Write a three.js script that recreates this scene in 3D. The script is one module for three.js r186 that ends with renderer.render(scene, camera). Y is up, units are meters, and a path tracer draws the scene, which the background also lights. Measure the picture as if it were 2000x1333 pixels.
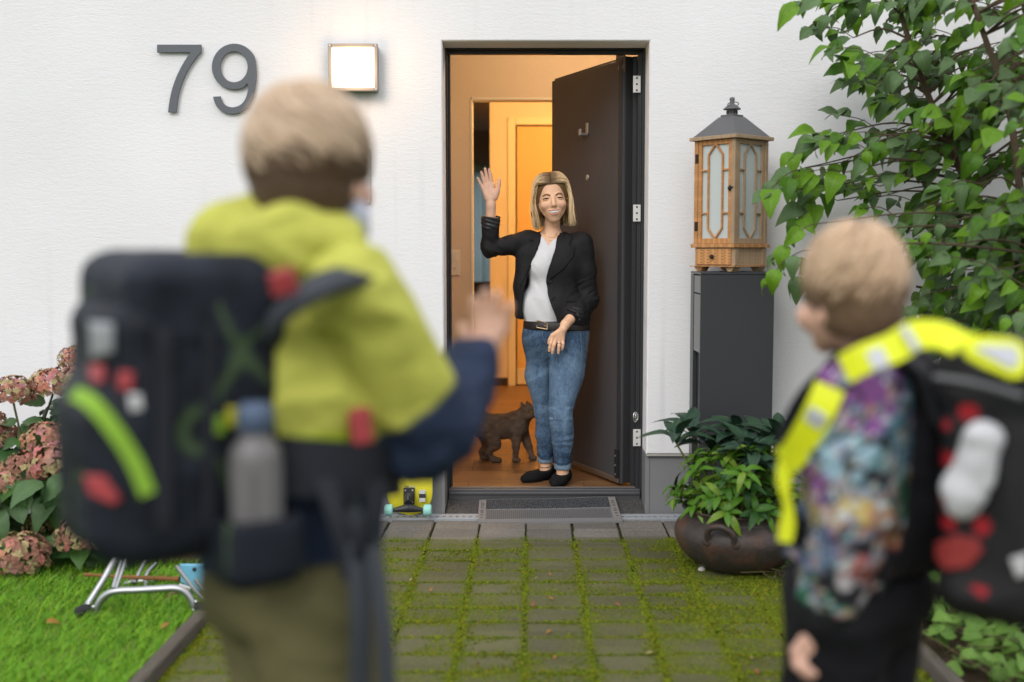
import * as THREE from 'three';
import { mergeGeometries, mergeVertices } from 'three/addons/utils/BufferGeometryUtils.js';
import { RoundedBoxGeometry } from 'three/addons/geometries/RoundedBoxGeometry.js';
import { FontLoader } from 'three/addons/loaders/FontLoader.js';
import { TextGeometry } from 'three/addons/geometries/TextGeometry.js';

// ---------------------------------------------------------------- camera, sky, sun, exposure
const FOCAL = 2200, AXIS = 1035, MID = 666.5, PITCH = Math.atan(176.5 / FOCAL), EYE = [0, 1.35, 5.68];
const scene = new THREE.Scene();
const camera = new THREE.PerspectiveCamera(2 * Math.atan(MID / FOCAL) * 180 / Math.PI, 2000 / 1333, 0.05, 400);
camera.position.set(...EYE);
camera.rotation.x = -PITCH;
camera.setViewOffset(2000, 1333, -(AXIS - 1000), 0, 2000, 1333);
camera.focus = 5.95;
camera.userData.fStop = 1.3;
const renderer = new THREE.WebGLRenderer({ antialias: true });
renderer.toneMapping = THREE.LinearToneMapping;
renderer.toneMappingExposure = 1.05;
renderer.shadowMap.enabled = true;
{ // an overcast sky: pale grey, about twice as bright overhead as at the horizon
  const W = 64, H = 32, d = new Float32Array(W * H * 4);
  for (let j = 0; j < H; j++) for (let i = 0; i < W; i++) {
    const up = Math.max(0, Math.sin(((j + 0.5) / H - 0.5) * Math.PI)), L = 1.1 + 0.5 * up, o = (j * W + i) * 4;
    d[o] = L * 0.985; d[o + 1] = L; d[o + 2] = L * 1.05; d[o + 3] = 1;
  }
  const sky = new THREE.DataTexture(d, W, H, THREE.RGBAFormat, THREE.FloatType);
  sky.mapping = THREE.EquirectangularReflectionMapping; sky.magFilter = THREE.LinearFilter; sky.needsUpdate = true;
  scene.background = sky; scene.environment = sky;
}
const sun = new THREE.DirectionalLight(new THREE.Color().setRGB(1, 0.97, 0.92), 1.1);
sun.position.set(-4, 7, 9); sun.castShadow = true; sun.shadow.radius = 50;
sun.shadow.camera.left = sun.shadow.camera.bottom = -8; sun.shadow.camera.right = sun.shadow.camera.top = 8;
scene.add(sun, sun.target);
// ---------------------------------------------------------------- helpers
const V = (x, y, z) => new THREE.Vector3(x, y, z), D2R = Math.PI / 180;
let seedState = 7;
const reseed = (s) => { seedState = s | 0; };
const rnd = (a = 1, b) => { seedState = (seedState + 0x6d2b79f5) | 0; let t = Math.imul(seedState ^ (seedState >>> 15), 1 | seedState); t = (t + Math.imul(t ^ (t >>> 7), 61 | t)) ^ t; const r = ((t ^ (t >>> 14)) >>> 0) / 4294967296; return b === undefined ? r * a : a + r * (b - a); };
const pick = (a) => a[Math.floor(rnd() * a.length)];
const clamp = (x, a = 0, b = 1) => Math.min(b, Math.max(a, x)), lerp = (a, b, t) => a + (b - a) * t;
const sstep = (a, b, x) => { const t = clamp((x - a) / (b - a)); return t * t * (3 - 2 * t); };
// a place in the garden from where it shows in the photograph and how far it lies from the facade (z), or how high (y)
const cosP = Math.cos(PITCH), sinP = Math.sin(PITCH);
function ray(px, py) { const u = (px - AXIS) / FOCAL, v = -(py - MID) / FOCAL; return [u, -sinP + v * cosP, -cosP - v * sinP]; }
function P(px, py, z) { const d = ray(px, py), t = (z - EYE[2]) / d[2]; return [EYE[0] + d[0] * t, EYE[1] + d[1] * t, z]; }
function G(px, py, y = 0) { const d = ray(px, py), t = (y - EYE[1]) / d[1]; return [EYE[0] + d[0] * t, y, EYE[2] + d[2] * t]; }
const add = (a, b) => [a[0] + b[0], a[1] + b[1], a[2] + b[2]], sub = (a, b) => [a[0] - b[0], a[1] - b[1], a[2] - b[2]], mul = (a, s) => [a[0] * s, a[1] * s, a[2] * s];
const mix3 = (a, b, t) => [lerp(a[0], b[0], t), lerp(a[1], b[1], t), lerp(a[2], b[2], t)], len3 = (a) => Math.hypot(a[0], a[1], a[2]), nrm = (a) => mul(a, 1 / (len3(a) || 1)), dot3 = (a, b) => a[0] * b[0] + a[1] * b[1] + a[2] * b[2];
const cross = (a, b) => [a[1] * b[2] - a[2] * b[1], a[2] * b[0] - a[0] * b[2], a[0] * b[1] - a[1] * b[0]];

// ---------------------------------------------------------------- naming
const taken = new Map();
function numbered(name) { const n = taken.get(name) || 0; taken.set(name, n + 1); return n ? name + '_' + String(n).padStart(3, '0') : name; }
function tag(o, label, category, group, kind) { if (label) o.userData.label = label; if (category) o.userData.category = category; if (group) o.userData.group = group; if (kind) o.userData.kind = kind; return o; }
function thing(name, label, category, at = [0, 0, 0], group) { const g = new THREE.Group(); g.name = numbered(name); g.position.set(...at); scene.add(g); g.userData.root = undefined; return tag(g, label, category, group); }
function rootAt(o) { let p = o; while (p.parent && p.parent !== scene) p = p.parent; return p.position; }
const sh = (m) => { m.castShadow = m.receiveShadow = true; return m; };
// geo is given in the scene's axes; the part is moved into its thing
function part(name, geo, mat, parent) {
  if (Array.isArray(geo)) geo = join(geo);
  const m = sh(new THREE.Mesh(geo, mat)); m.name = name;
  const r = rootAt(parent); geo.translate(-r.x, -r.y, -r.z);
  parent.add(m); return m;
}
function solo(name, geo, mat, label, category, group, kind) { if (Array.isArray(geo)) geo = join(geo); const m = sh(new THREE.Mesh(geo, mat)); m.name = numbered(name); scene.add(m); return tag(m, label, category, group, kind); }
function struct(name, geo, mat) { const m = solo(name, geo, mat); m.userData.kind = 'structure'; return m; }
function join(list) {
  const col = list.some((g) => g.attributes.color);
  list = list.map((g) => { g = g.index ? g.toNonIndexed() : g.clone(); for (const k of Object.keys(g.attributes)) if (!['position', 'normal', 'uv', 'color'].includes(k)) g.deleteAttribute(k);
    const n = g.attributes.position.count;
    if (!g.attributes.normal) g.computeVertexNormals();
    if (!g.attributes.uv) g.setAttribute('uv', new THREE.BufferAttribute(new Float32Array(n * 2), 2));
    if (col && !g.attributes.color) g.setAttribute('color', new THREE.BufferAttribute(new Float32Array(n * 3).fill(1), 3));
    g.morphAttributes = {}; return g; });
  return list.length === 1 ? list[0] : mergeGeometries(list);
}
function tint(g, c) { const n = g.attributes.position.count, a = new Float32Array(n * 3); for (let i = 0; i < n; i++) a.set(c, i * 3); g.setAttribute('color', new THREE.BufferAttribute(a, 3)); return g; }

// ---------------------------------------------------------------- materials and textures
const lin = (hex) => new THREE.Color(hex).toArray();
function mat(color, roughness = 0.7, o = {}) { const m = new THREE.MeshPhysicalMaterial({ roughness, specularIntensity: o.metalness ? 1 : roughness > 0.55 ? 0.3 : 0.7 }); if (Array.isArray(color)) m.color.setRGB(...color); else m.color.set(color); delete o.physical; for (const k in o) { if (m[k] && m[k].isColor) m[k].setRGB(...o[k]); else m[k] = o[k]; } return m; }
// periodic value noise
const hashTab = new Float32Array(65536); reseed(99); for (let i = 0; i < 65536; i++) hashTab[i] = rnd();
const h2 = (x, y, s) => hashTab[(Math.imul(x, 374761) + Math.imul(y, 668265) + Math.imul(s, 91193) >>> 3) & 65535];
function pn(u, v, fx, fy, s = 0) { const x = u * fx, y = v * fy, xi = Math.floor(x), yi = Math.floor(y); let a = x - xi, b = y - yi; a = a * a * (3 - 2 * a); b = b * b * (3 - 2 * b); const x0 = ((xi % fx) + fx) % fx, x1 = (x0 + 1) % fx, y0 = ((yi % fy) + fy) % fy, y1 = (y0 + 1) % fy; return lerp(lerp(h2(x0, y0, s), h2(x1, y0, s), a), lerp(h2(x0, y1, s), h2(x1, y1, s), a), b); }
function pf(u, v, fx, fy, oct = 4, s = 0) { let t = 0, a = 0.5, w = 0; for (let i = 0; i < oct; i++) { t += a * pn(u, v, fx, fy, s + i * 17); w += a; a *= 0.5; fx *= 2; fy *= 2; } return t / w; }
// 3-D noise for folds and tints
const h3 = (x, y, z) => hashTab[(Math.imul(x, 374761) + Math.imul(y, 668265) + Math.imul(z, 974711) >>> 2) & 65535];
function n3(x, y, z) { const xi = Math.floor(x), yi = Math.floor(y), zi = Math.floor(z); let a = x - xi, b = y - yi, c = z - zi; a = a * a * (3 - 2 * a); b = b * b * (3 - 2 * b); c = c * c * (3 - 2 * c); return lerp(lerp(lerp(h3(xi, yi, zi), h3(xi + 1, yi, zi), a), lerp(h3(xi, yi + 1, zi), h3(xi + 1, yi + 1, zi), a), b), lerp(lerp(h3(xi, yi, zi + 1), h3(xi + 1, yi, zi + 1), a), lerp(h3(xi, yi + 1, zi + 1), h3(xi + 1, yi + 1, zi + 1), a), b), c) * 2 - 1; }
const f3 = (x, y, z) => (n3(x, y, z) + 0.5 * n3(x * 2.1, y * 2.1, z * 2.1) + 0.25 * n3(x * 4.3, y * 4.3, z * 4.3)) / 1.75;
function tex(w, h, fn, o = {}) { // fn(u, v) gives 0..1 grey or linear rgb
  const d = new Uint8Array(w * h * 4), enc = (c) => 255 * (c <= 0.0031308 ? c * 12.92 : 1.055 * Math.pow(c, 1 / 2.4) - 0.055);
  for (let j = 0; j < h; j++) for (let i = 0; i < w; i++) { const c = fn((i + 0.5) / w, (j + 0.5) / h), k = (j * w + i) * 4; if (typeof c === 'number') d[k] = d[k + 1] = d[k + 2] = clamp(c) * 255; else for (let q = 0; q < 3; q++) d[k + q] = enc(clamp(c[q])); d[k + 3] = 255; }
  const t = new THREE.DataTexture(d, w, h); t.wrapS = t.wrapT = THREE.RepeatWrapping; t.magFilter = THREE.LinearFilter; t.minFilter = THREE.LinearMipmapLinearFilter; if (o.srgb) t.colorSpace = THREE.SRGBColorSpace; if (o.rep) t.repeat.set(o.rep, o.rep2 ?? o.rep); t.needsUpdate = true; return t;
}
function canvasTex(w, h, draw, srgb = true) { const c = document.createElement('canvas'); c.width = w; c.height = h; draw(c.getContext('2d'), w, h); const t = new THREE.CanvasTexture(c); if (srgb) t.colorSpace = THREE.SRGBColorSpace; t.needsUpdate = true; return t; }

// ---------------------------------------------------------------- small shapes, all in scene axes
function box(c, s, r = 0.003, rot) { const g = r > 0 ? new RoundedBoxGeometry(s[0], s[1], s[2], 1, Math.min(r, s[0] / 2.01, s[1] / 2.01, s[2] / 2.01)) : new THREE.BoxGeometry(...s); if (rot) g.applyMatrix4(new THREE.Matrix4().makeRotationFromEuler(new THREE.Euler(...rot))); return g.translate(...c); }
function span(a, b, r = 0.003) { return box(mul(add(a, b), 0.5), [Math.abs(a[0] - b[0]), Math.abs(a[1] - b[1]), Math.abs(a[2] - b[2])], r); }
function tube(pts, r, seg = 0, sides = 8, close = false) { // r: number or function of t
  const curve = new THREE.CatmullRomCurve3(pts.map((p) => V(...p)), close), n = seg || Math.max(2, pts.length * 4), g = new THREE.TubeGeometry(curve, n, 1, sides, close), p = g.attributes.position, q = new THREE.Vector3();
  for (let i = 0; i <= n; i++) { curve.getPointAt(close ? (i % n) / n : i / n, q); const rr = typeof r === 'number' ? r : r(i / n); for (let j = 0; j <= sides; j++) { const k = i * (sides + 1) + j; p.setXYZ(k, q.x + (p.getX(k) - q.x) * rr, q.y + (p.getY(k) - q.y) * rr, q.z + (p.getZ(k) - q.z) * rr); } }
  return g;
}
function rod(a, b, r, r2 = r, sides = 12) { const d = sub(b, a), l = len3(d), g = new THREE.CylinderGeometry(r2, r, l, sides); g.translate(0, l / 2, 0); g.applyQuaternion(new THREE.Quaternion().setFromUnitVectors(V(0, 1, 0), V(...nrm(d)))); return g.translate(...a); }
function lathe(pts, c, seg = 32) { return new THREE.LatheGeometry(pts.map(([r, y]) => new THREE.Vector2(r, y)), seg).translate(...c); }
function extr(pts, depth, bevel = 0.003, holes = []) { const s = new THREE.Shape(pts.map(([x, y]) => new THREE.Vector2(x, y))); for (const h of holes) s.holes.push(new THREE.Path(h.map(([x, y]) => new THREE.Vector2(x, y)))); return new THREE.ExtrudeGeometry(s, { depth: depth - 2 * bevel, bevelEnabled: bevel > 0, bevelSize: bevel, bevelThickness: bevel, bevelOffset: -bevel, bevelSegments: 1, curveSegments: 8 }).translate(0, 0, bevel); }
const xf = (g, pos, rot = [0, 0, 0], s = 1) => g.applyMatrix4(new THREE.Matrix4().compose(V(...pos), new THREE.Quaternion().setFromEuler(new THREE.Euler(...rot)), typeof s === 'number' ? V(s, s, s) : V(...s)));
// strap or band: a strip of given width and thickness along points, facing along normals
function band(pts, nrms, w, t = 0.004, seg = 24, taper) {
  const c = new THREE.CatmullRomCurve3(pts.map((p) => V(...p))), nc = new THREE.CatmullRomCurve3(nrms.map((p) => V(...p))), pos = [], uv = [], idx = [];
  for (let i = 0; i <= seg; i++) { const u = i / seg, p = c.getPoint(u).toArray(), T = c.getTangent(u).toArray(), N0 = nc.getPoint(u).toArray(), S = nrm(cross(T, N0)), N = nrm(cross(S, T)), hw = (typeof w === 'function' ? w(u) : w) / 2;
    for (const [a, b] of [[-1, 0], [1, 0], [1, 1], [-1, 1]]) { pos.push(p[0] + S[0] * hw * a - N[0] * t * b, p[1] + S[1] * hw * a - N[1] * t * b, p[2] + S[2] * hw * a - N[2] * t * b); uv.push(a * hw, u); }
    if (i) for (let k = 0; k < 4; k++) { const a = (i - 1) * 4 + k, b = (i - 1) * 4 + (k + 1) % 4, d = i * 4 + k, e = i * 4 + (k + 1) % 4; idx.push(a, d, b, b, d, e); } }
  const L = seg * 4; idx.push(0, 1, 2, 0, 2, 3, L, L + 2, L + 1, L, L + 3, L + 2);
  const g = new THREE.BufferGeometry(); g.setAttribute('position', new THREE.Float32BufferAttribute(pos, 3)); g.setAttribute('uv', new THREE.Float32BufferAttribute(uv, 2)); g.setIndex(idx); const q = g.toNonIndexed(); q.computeVertexNormals(); return q;
}

// ---------------------------------------------------------------- bodies and cloth: smooth unions of tapered limbs, meshed by surface nets
class Body {
  constructor() { this.p = []; this.warp = null; }
  put(f, k, op, c, r) { this.p.push({ f, k, op, cx: c[0], cy: c[1], cz: c[2], r }); return this; }
  cap(a, b, ra, rb = ra, k = 0.02, op = 0) { const dx = b[0] - a[0], dy = b[1] - a[1], dz = b[2] - a[2], L = dx * dx + dy * dy + dz * dz || 1e-9;
    return this.put((x, y, z) => { const px = x - a[0], py = y - a[1], pz = z - a[2], t = clamp((px * dx + py * dy + pz * dz) / L); return Math.hypot(px - dx * t, py - dy * t, pz - dz * t) - (ra + (rb - ra) * t); }, k, op, mul(add(a, b), 0.5), Math.sqrt(L) / 2 + Math.max(ra, rb)); }
  ell(c, r, rot = null, k = 0.02, op = 0) { const m = rot ? new THREE.Matrix4().makeRotationFromEuler(new THREE.Euler(...rot)).invert().elements : null, [ra, rb, rc] = r;
    return this.put((x, y, z) => { let px = x - c[0], py = y - c[1], pz = z - c[2]; if (m) { const qx = m[0] * px + m[4] * py + m[8] * pz, qy = m[1] * px + m[5] * py + m[9] * pz; pz = m[2] * px + m[6] * py + m[10] * pz; px = qx; py = qy; } const k0 = Math.hypot(px / ra, py / rb, pz / rc), k1 = Math.hypot(px / ra / ra, py / rb / rb, pz / rc / rc); return k1 < 1e-9 ? -Math.min(ra, rb, rc) : k0 * (k0 - 1) / k1; }, k, op, c, Math.max(...r)); }
  box(c, h, round, rot = null, k = 0.02, op = 0) { const m = rot ? new THREE.Matrix4().makeRotationFromEuler(new THREE.Euler(...rot)).invert().elements : null;
    return this.put((x, y, z) => { let px = x - c[0], py = y - c[1], pz = z - c[2]; if (m) { const qx = m[0] * px + m[4] * py + m[8] * pz, qy = m[1] * px + m[5] * py + m[9] * pz; pz = m[2] * px + m[6] * py + m[10] * pz; px = qx; py = qy; } const qx = Math.abs(px) - h[0] + round, qy = Math.abs(py) - h[1] + round, qz = Math.abs(pz) - h[2] + round; return Math.hypot(Math.max(qx, 0), Math.max(qy, 0), Math.max(qz, 0)) + Math.min(Math.max(qx, qy, qz), 0) - round; }, k, op, c, len3(h)); }
  // half space kept on the side of n (op 2), or removed
  plane(p0, n, k = 0.004) { const N = nrm(n); return this.put((x, y, z) => -((x - p0[0]) * N[0] + (y - p0[1]) * N[1] + (z - p0[2]) * N[2]), k, 2, [0, 0, 0], 1e3); }
  fn(f, k, op) { return this.put(f, k, op, [0, 0, 0], 1e3); }
  f(x, y, z) {
    let d = 1e3; const P_ = this.p;
    for (let i = 0; i < P_.length; i++) { const p = P_[i];
      if (p.op === 0) { if (d < 900) { const q = Math.hypot(x - p.cx, y - p.cy, z - p.cz) - p.r; if (q - d >= p.k) continue; } const e = p.f(x, y, z); if (p.k > 0) { const h = Math.max(p.k - Math.abs(d - e), 0) / p.k; d = Math.min(d, e) - h * h * p.k * 0.25; } else d = Math.min(d, e); }
      else { const e = p.op === 1 ? -p.f(x, y, z) : p.f(x, y, z); if (e < d - p.k) continue; const h = p.k > 0 ? Math.max(p.k - Math.abs(d - e), 0) / p.k : 0; d = Math.max(d, e) + h * h * p.k * 0.25; } }
    return this.warp ? d + this.warp(x, y, z, d) : d;
  }
  mesh(h, o = {}) {
    let lo = o.lo, hi = o.hi;
    if (!lo) { lo = [1e9, 1e9, 1e9]; hi = [-1e9, -1e9, -1e9]; for (const p of this.p) if (p.op === 0 && p.r < 100) [p.cx, p.cy, p.cz].forEach((c, i) => { lo[i] = Math.min(lo[i], c - p.r - 0.03); hi[i] = Math.max(hi[i], c + p.r + 0.03); }); }
    const B = 6, n = [0, 1, 2].map((i) => (Math.ceil((hi[i] - lo[i]) / h / B) + 1) * B), [nx, ny, nz] = n, F = new Float32Array(nx * ny * nz), sx = 1, sy = nx, sz = nx * ny, R = B * h * 0.87 * 1.25 + h + (o.slack || 0.006);
    for (let bz = 0; bz < nz; bz += B) for (let by = 0; by < ny; by += B) for (let bx = 0; bx < nx; bx += B) {
      const c = this.f(lo[0] + (bx + B / 2 - 0.5) * h, lo[1] + (by + B / 2 - 0.5) * h, lo[2] + (bz + B / 2 - 0.5) * h), far = Math.abs(c) > R;
      for (let k = 0; k < B; k++) for (let j = 0; j < B; j++) for (let i = 0; i < B; i++) { const at = bx + i + (by + j) * sy + (bz + k) * sz; F[at] = far ? c : this.f(lo[0] + (bx + i) * h, lo[1] + (by + j) * h, lo[2] + (bz + k) * h); }
    }
    const id = new Int32Array(nx * ny * nz).fill(-1), pos = [], E = [[0, 1], [2, 3], [4, 5], [6, 7], [0, 2], [1, 3], [4, 6], [5, 7], [0, 4], [1, 5], [2, 6], [3, 7]], off = [0, sx, sy, sx + sy, sz, sx + sz, sy + sz, sx + sy + sz], val = new Float32Array(8);
    for (let k = 0; k < nz - 1; k++) for (let j = 0; j < ny - 1; j++) for (let i = 0; i < nx - 1; i++) {
      const at = i + j * sy + k * sz; let m = 0; for (let q = 0; q < 8; q++) { val[q] = F[at + off[q]]; if (val[q] < 0) m |= 1 << q; } if (m === 0 || m === 255) continue;
      let X = 0, Y = 0, Z = 0, c = 0;
      for (const [a, b] of E) if ((val[a] < 0) !== (val[b] < 0)) { const t = val[a] / (val[a] - val[b]); X += (a & 1) + ((b & 1) - (a & 1)) * t; Y += ((a >> 1) & 1) + (((b >> 1) & 1) - ((a >> 1) & 1)) * t; Z += (a >> 2) + ((b >> 2) - (a >> 2)) * t; c++; }
      id[at] = pos.length / 3; pos.push(lo[0] + (i + X / c) * h, lo[1] + (j + Y / c) * h, lo[2] + (k + Z / c) * h);
    }
    const idx = [], quad = (a, b, c, d, flip) => { if (a < 0 || b < 0 || c < 0 || d < 0) return; if (flip) idx.push(a, b, c, a, c, d); else idx.push(a, c, b, a, d, c); };
    for (let k = 1; k < nz - 1; k++) for (let j = 1; j < ny - 1; j++) for (let i = 1; i < nx - 1; i++) {
      const at = i + j * sy + k * sz, s = F[at] < 0;
      if (s !== (F[at + sx] < 0)) quad(id[at], id[at - sy], id[at - sy - sz], id[at - sz], s === false ? false : true);
      if (s !== (F[at + sy] < 0)) quad(id[at], id[at - sz], id[at - sx - sz], id[at - sx], s === false ? false : true);
      if (s !== (F[at + sz] < 0)) quad(id[at], id[at - sx], id[at - sx - sy], id[at - sy], s === false ? false : true);
    }
    const N = pos.length / 3, nor = new Float32Array(pos.length), P32 = new Float32Array(pos), e = h * 0.35, uv = new Float32Array(N * 2), col = o.color ? new Float32Array(N * 3) : null;
    for (let i = 0; i < N; i++) {
      let x = P32[i * 3], y = P32[i * 3 + 1], z = P32[i * 3 + 2];
      for (let s = 0; s < 2; s++) {
        const a = this.f(x + e, y - e, z - e), b = this.f(x - e, y - e, z + e), c = this.f(x - e, y + e, z - e), d = this.f(x + e, y + e, z + e);
        let gx = a - b - c + d, gy = -a - b + c + d, gz = -a + b - c + d; const gl = Math.hypot(gx, gy, gz) || 1; gx /= gl; gy /= gl; gz /= gl;
        if (s) { nor[i * 3] = gx; nor[i * 3 + 1] = gy; nor[i * 3 + 2] = gz; break; }
        const v = clamp((a + b + c + d) / 4, -h * 0.5, h * 0.5); x -= gx * v; y -= gy * v; z -= gz * v; P32[i * 3] = x; P32[i * 3 + 1] = y; P32[i * 3 + 2] = z;
      }
      if (o.uv) { const q = o.uv(x, y, z, nor[i * 3], nor[i * 3 + 1], nor[i * 3 + 2]); uv[i * 2] = q[0]; uv[i * 2 + 1] = q[1]; } else { uv[i * 2] = x + z * 0.6; uv[i * 2 + 1] = y + z * 0.25; }
      if (col) col.set(o.color(x, y, z, nor[i * 3], nor[i * 3 + 1], nor[i * 3 + 2]), i * 3);
    }
    const g = new THREE.BufferGeometry(); g.setAttribute('position', new THREE.BufferAttribute(P32, 3)); g.setAttribute('normal', new THREE.BufferAttribute(nor, 3)); g.setAttribute('uv', new THREE.BufferAttribute(uv, 2)); if (col) g.setAttribute('color', new THREE.BufferAttribute(col, 3)); g.setIndex(idx);
    return g;
  }
}
// ---------------------------------------------------------------- shared textures
const plasterBump = tex(1024, 1024, (u, v) => { const w = 0.03 * pf(u, v, 6, 6, 3, 50); return 0.3 * pf(u, v + w, 26, 120, 3, 1) + 0.4 * pf(u, v + w * 2, 80, 250, 2, 2) + 0.2 * pf(u, v, 200, 220, 2, 6) + 0.25 * pf(u, v, 5, 9, 3, 3); }, { rep: 1 / 1.1 });
const plasterColor = tex(512, 512, (u, v) => { const n = pf(u, v, 5, 5, 5, 11), speck = Math.max(0, pn(u, v, 300, 300, 4) - 0.975) * 12, run = Math.max(0, pf(u, v, 46, 3, 3, 12) - 0.62) * 0.35 * pn(u, v, 6, 5, 13), c = 0.80 + 0.09 * (n - 0.5) - speck * 0.35 - run; return [c, c * 0.985, c * 0.995]; }, { srgb: true, rep: 1 / 3.1 });
const paintBump = tex(256, 256, (u, v) => pf(u, v, 40, 40, 3, 5), { rep: 2 });
const fineNoise = tex(512, 512, (u, v) => 0.6 * pf(u, v, 60, 60, 3, 8) + 0.4 * pn(u, v, 256, 256, 9), { rep: 4 });
const stoneColor = (base, amp, seed) => tex(512, 512, (u, v) => { const n = 0.5 * pf(u, v, 6, 6, 4, seed) + 0.5 * pn(u, v, 200, 200, seed + 3), c = 1 + amp * (n - 0.5) * 2; return [base[0] * c, base[1] * c, base[2] * c]; }, { srgb: true, rep: 1.3 });
const M = {
  plaster: mat([1, 1, 1], 0.92, { map: plasterColor, bumpMap: plasterBump, bumpScale: 0.0016 }),
  plinth: mat([0.22, 0.22, 0.225], 0.5, { bumpMap: fineNoise, bumpScale: 0.0004 }),
  frame: mat([0.032, 0.033, 0.036], 0.38, { bumpMap: fineNoise, bumpScale: 0.0002 }),
  door: mat([0.036, 0.035, 0.036], 0.36, { bumpMap: fineNoise, bumpScale: 0.0003 }),
  doorEdge: mat([0.07, 0.07, 0.075], 0.4),
  steel: mat([0.62, 0.62, 0.62], 0.25, { metalness: 1 }),
  brushed: mat([0.62, 0.6, 0.57], 0.4, { metalness: 0.9 }),
  hinge: mat([0.66, 0.65, 0.62], 0.45, { metalness: 0.2 }),
  darkHole: mat([0.02, 0.02, 0.02], 0.8),
  inner: mat([0.72, 0.63, 0.54], 0.85, { bumpMap: paintBump, bumpScale: 0.0006 }),
  white: mat([0.78, 0.77, 0.74], 0.5),
  skirting: mat([0.05, 0.035, 0.025], 0.5),
};
// ---------------------------------------------------------------- ground, beds, path
struct('ground', xf(new THREE.PlaneGeometry(300, 300), [0, -0.06, 0], [-Math.PI / 2, 0, 0]), mat([0.06, 0.085, 0.03], 1));
const PATH_L = -1.17, PATH_R = 1.27, ROW1 = 0.115;
const soilMap = tex(512, 512, (u, v) => { const n = pf(u, v, 10, 10, 5, 31), g = pn(u, v, 90, 90, 32); return [0.045 + 0.05 * n * g, 0.032 + 0.035 * n * g, 0.02 + 0.02 * n * g]; }, { srgb: true, rep: 1 });
const soilBump = tex(512, 512, (u, v) => pf(u, v, 16, 16, 5, 35), {});
const soil = mat([1, 1, 1], 1, { map: soilMap, bumpMap: soilBump, bumpScale: 0.03 });
function sheet(x0, x1, z0, z1, y, nx = 1, nz = 1, hf) { const g = new THREE.PlaneGeometry(x1 - x0, z1 - z0, nx, nz); g.rotateX(-Math.PI / 2); g.translate((x0 + x1) / 2, y, (z0 + z1) / 2); const p = g.attributes.position, uv = g.attributes.uv; for (let i = 0; i < p.count; i++) { if (hf) p.setY(i, y + hf(p.getX(i), p.getZ(i))); uv.setXY(i, p.getX(i), p.getZ(i)); } g.computeVertexNormals(); return g; }
struct('flower_bed', sheet(PATH_R + 0.06, 4.5, 0.02, 6.5, -0.02, 60, 80, (x, z) => 0.03 * pf(x / 4 + 2, z / 4 + 2, 16, 16, 3, 3)), soil);
struct('flower_bed', sheet(-4.5, PATH_L - 0.06, 0.02, 0.95, 0.0, 60, 20, (x, z) => 0.03 * pf(x / 4 + 2, z / 4 + 2, 16, 16, 3, 5)), soil);
struct('lawn', sheet(-7, PATH_L - 0.06, 0.95, 9, -0.005, 60, 80, (x, z) => 0.012 * pf(x / 4 + 2, z / 4 + 2, 20, 20, 3, 6)), mat([0.035, 0.075, 0.015], 1, { bumpMap: soilBump, bumpScale: 0.02 }));
// path: paving stones, mossy away from the house
const RD = 0.165, RD1 = 0.2, CW = 0.2277, Z_END = 5.6;
const rowZ = (r) => r < 2 ? ROW1 + r * RD1 : ROW1 + 2 * RD1 + (r - 2) * RD, X0 = PATH_L + 0.012;
const paveSide = 2048, SPX = 2.6, SPZ = 5.7;
const jointDist = (x, z) => { const cx = (x - X0) / CW, fx = Math.abs(cx - Math.round(cx)) * CW; let fz; if (z < rowZ(2)) { const c = (z - ROW1) / RD1; fz = Math.abs(c - Math.round(c)) * RD1; } else { const c = (z - rowZ(2)) / RD; fz = Math.abs(c - Math.round(c)) * RD; } return [fx, fz]; };
const mossAmount = (x, z) => { const u = (x + 4) / 8, v = (z + 1) / 8; const big = pf(u, v, 10, 10, 3, 70), mid = pf(u, v, 50, 60, 3, 71), edge = sstep(0.40, 0.58, z + 0.12 * (mid - 0.5)); const [fx, fz] = jointDist(x, z), seam = Math.max(0.55 * Math.exp(-fx / 0.016), 0.42 * Math.exp(-fz / 0.014)), right = 0.2 * sstep(0.35, 1.0, x); return edge * clamp((0.30 * big + 0.55 * mid + seam + right + 0.04) * 1.6 - 0.42) + (1 - edge) * clamp(seam * 1.3 + mid - 1.02); };
const paveMap = tex(paveSide, paveSide, (u, v) => {
  const x = -1.25 + u * SPX, z = v * SPZ, n = pf(u, v, 12, 24, 4, 60), g = pn(u, v, 700, 1500, 61), s = pf(u, v, 3, 7, 3, 62), cell = h2(Math.floor((x - X0) / CW), Math.floor((z - ROW1) / RD), 5);
  let c = (0.150 + 0.05 * (cell - 0.5)) * (0.62 + 0.36 * n + 0.42 * g) * (0.85 + 0.3 * s); let r = c * 1.06, gg = c * 0.97, b = c * 0.86;
  const wet = sstep(0.42, 0.6, z); r *= 1 - 0.36 * wet; gg *= 1 - 0.34 * wet; b *= 1 - 0.56 * wet;
  const m = mossAmount(x, z), k = clamp(m * (0.65 + 0.7 * g)), t = 0.4 + 0.75 * pn(u, v, 500, 1100, 63);
  return [lerp(r, 0.105 * t, k), lerp(gg, 0.128 * t, k), lerp(b, 0.010 * t, k)];
}, { srgb: true });
const paveBump = tex(1024, 1024, (u, v) => 0.5 * pf(u, v, 60, 60, 3, 64) + 0.5 * pn(u, v, 256, 256, 65), { rep: 1.2 });
const paveMat = mat([1, 1, 1], 0.93, { map: paveMap, bumpMap: paveBump, bumpScale: 0.005 });
const paverUV = (x, z) => [(x + 1.25) / SPX, z / SPZ];
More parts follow.
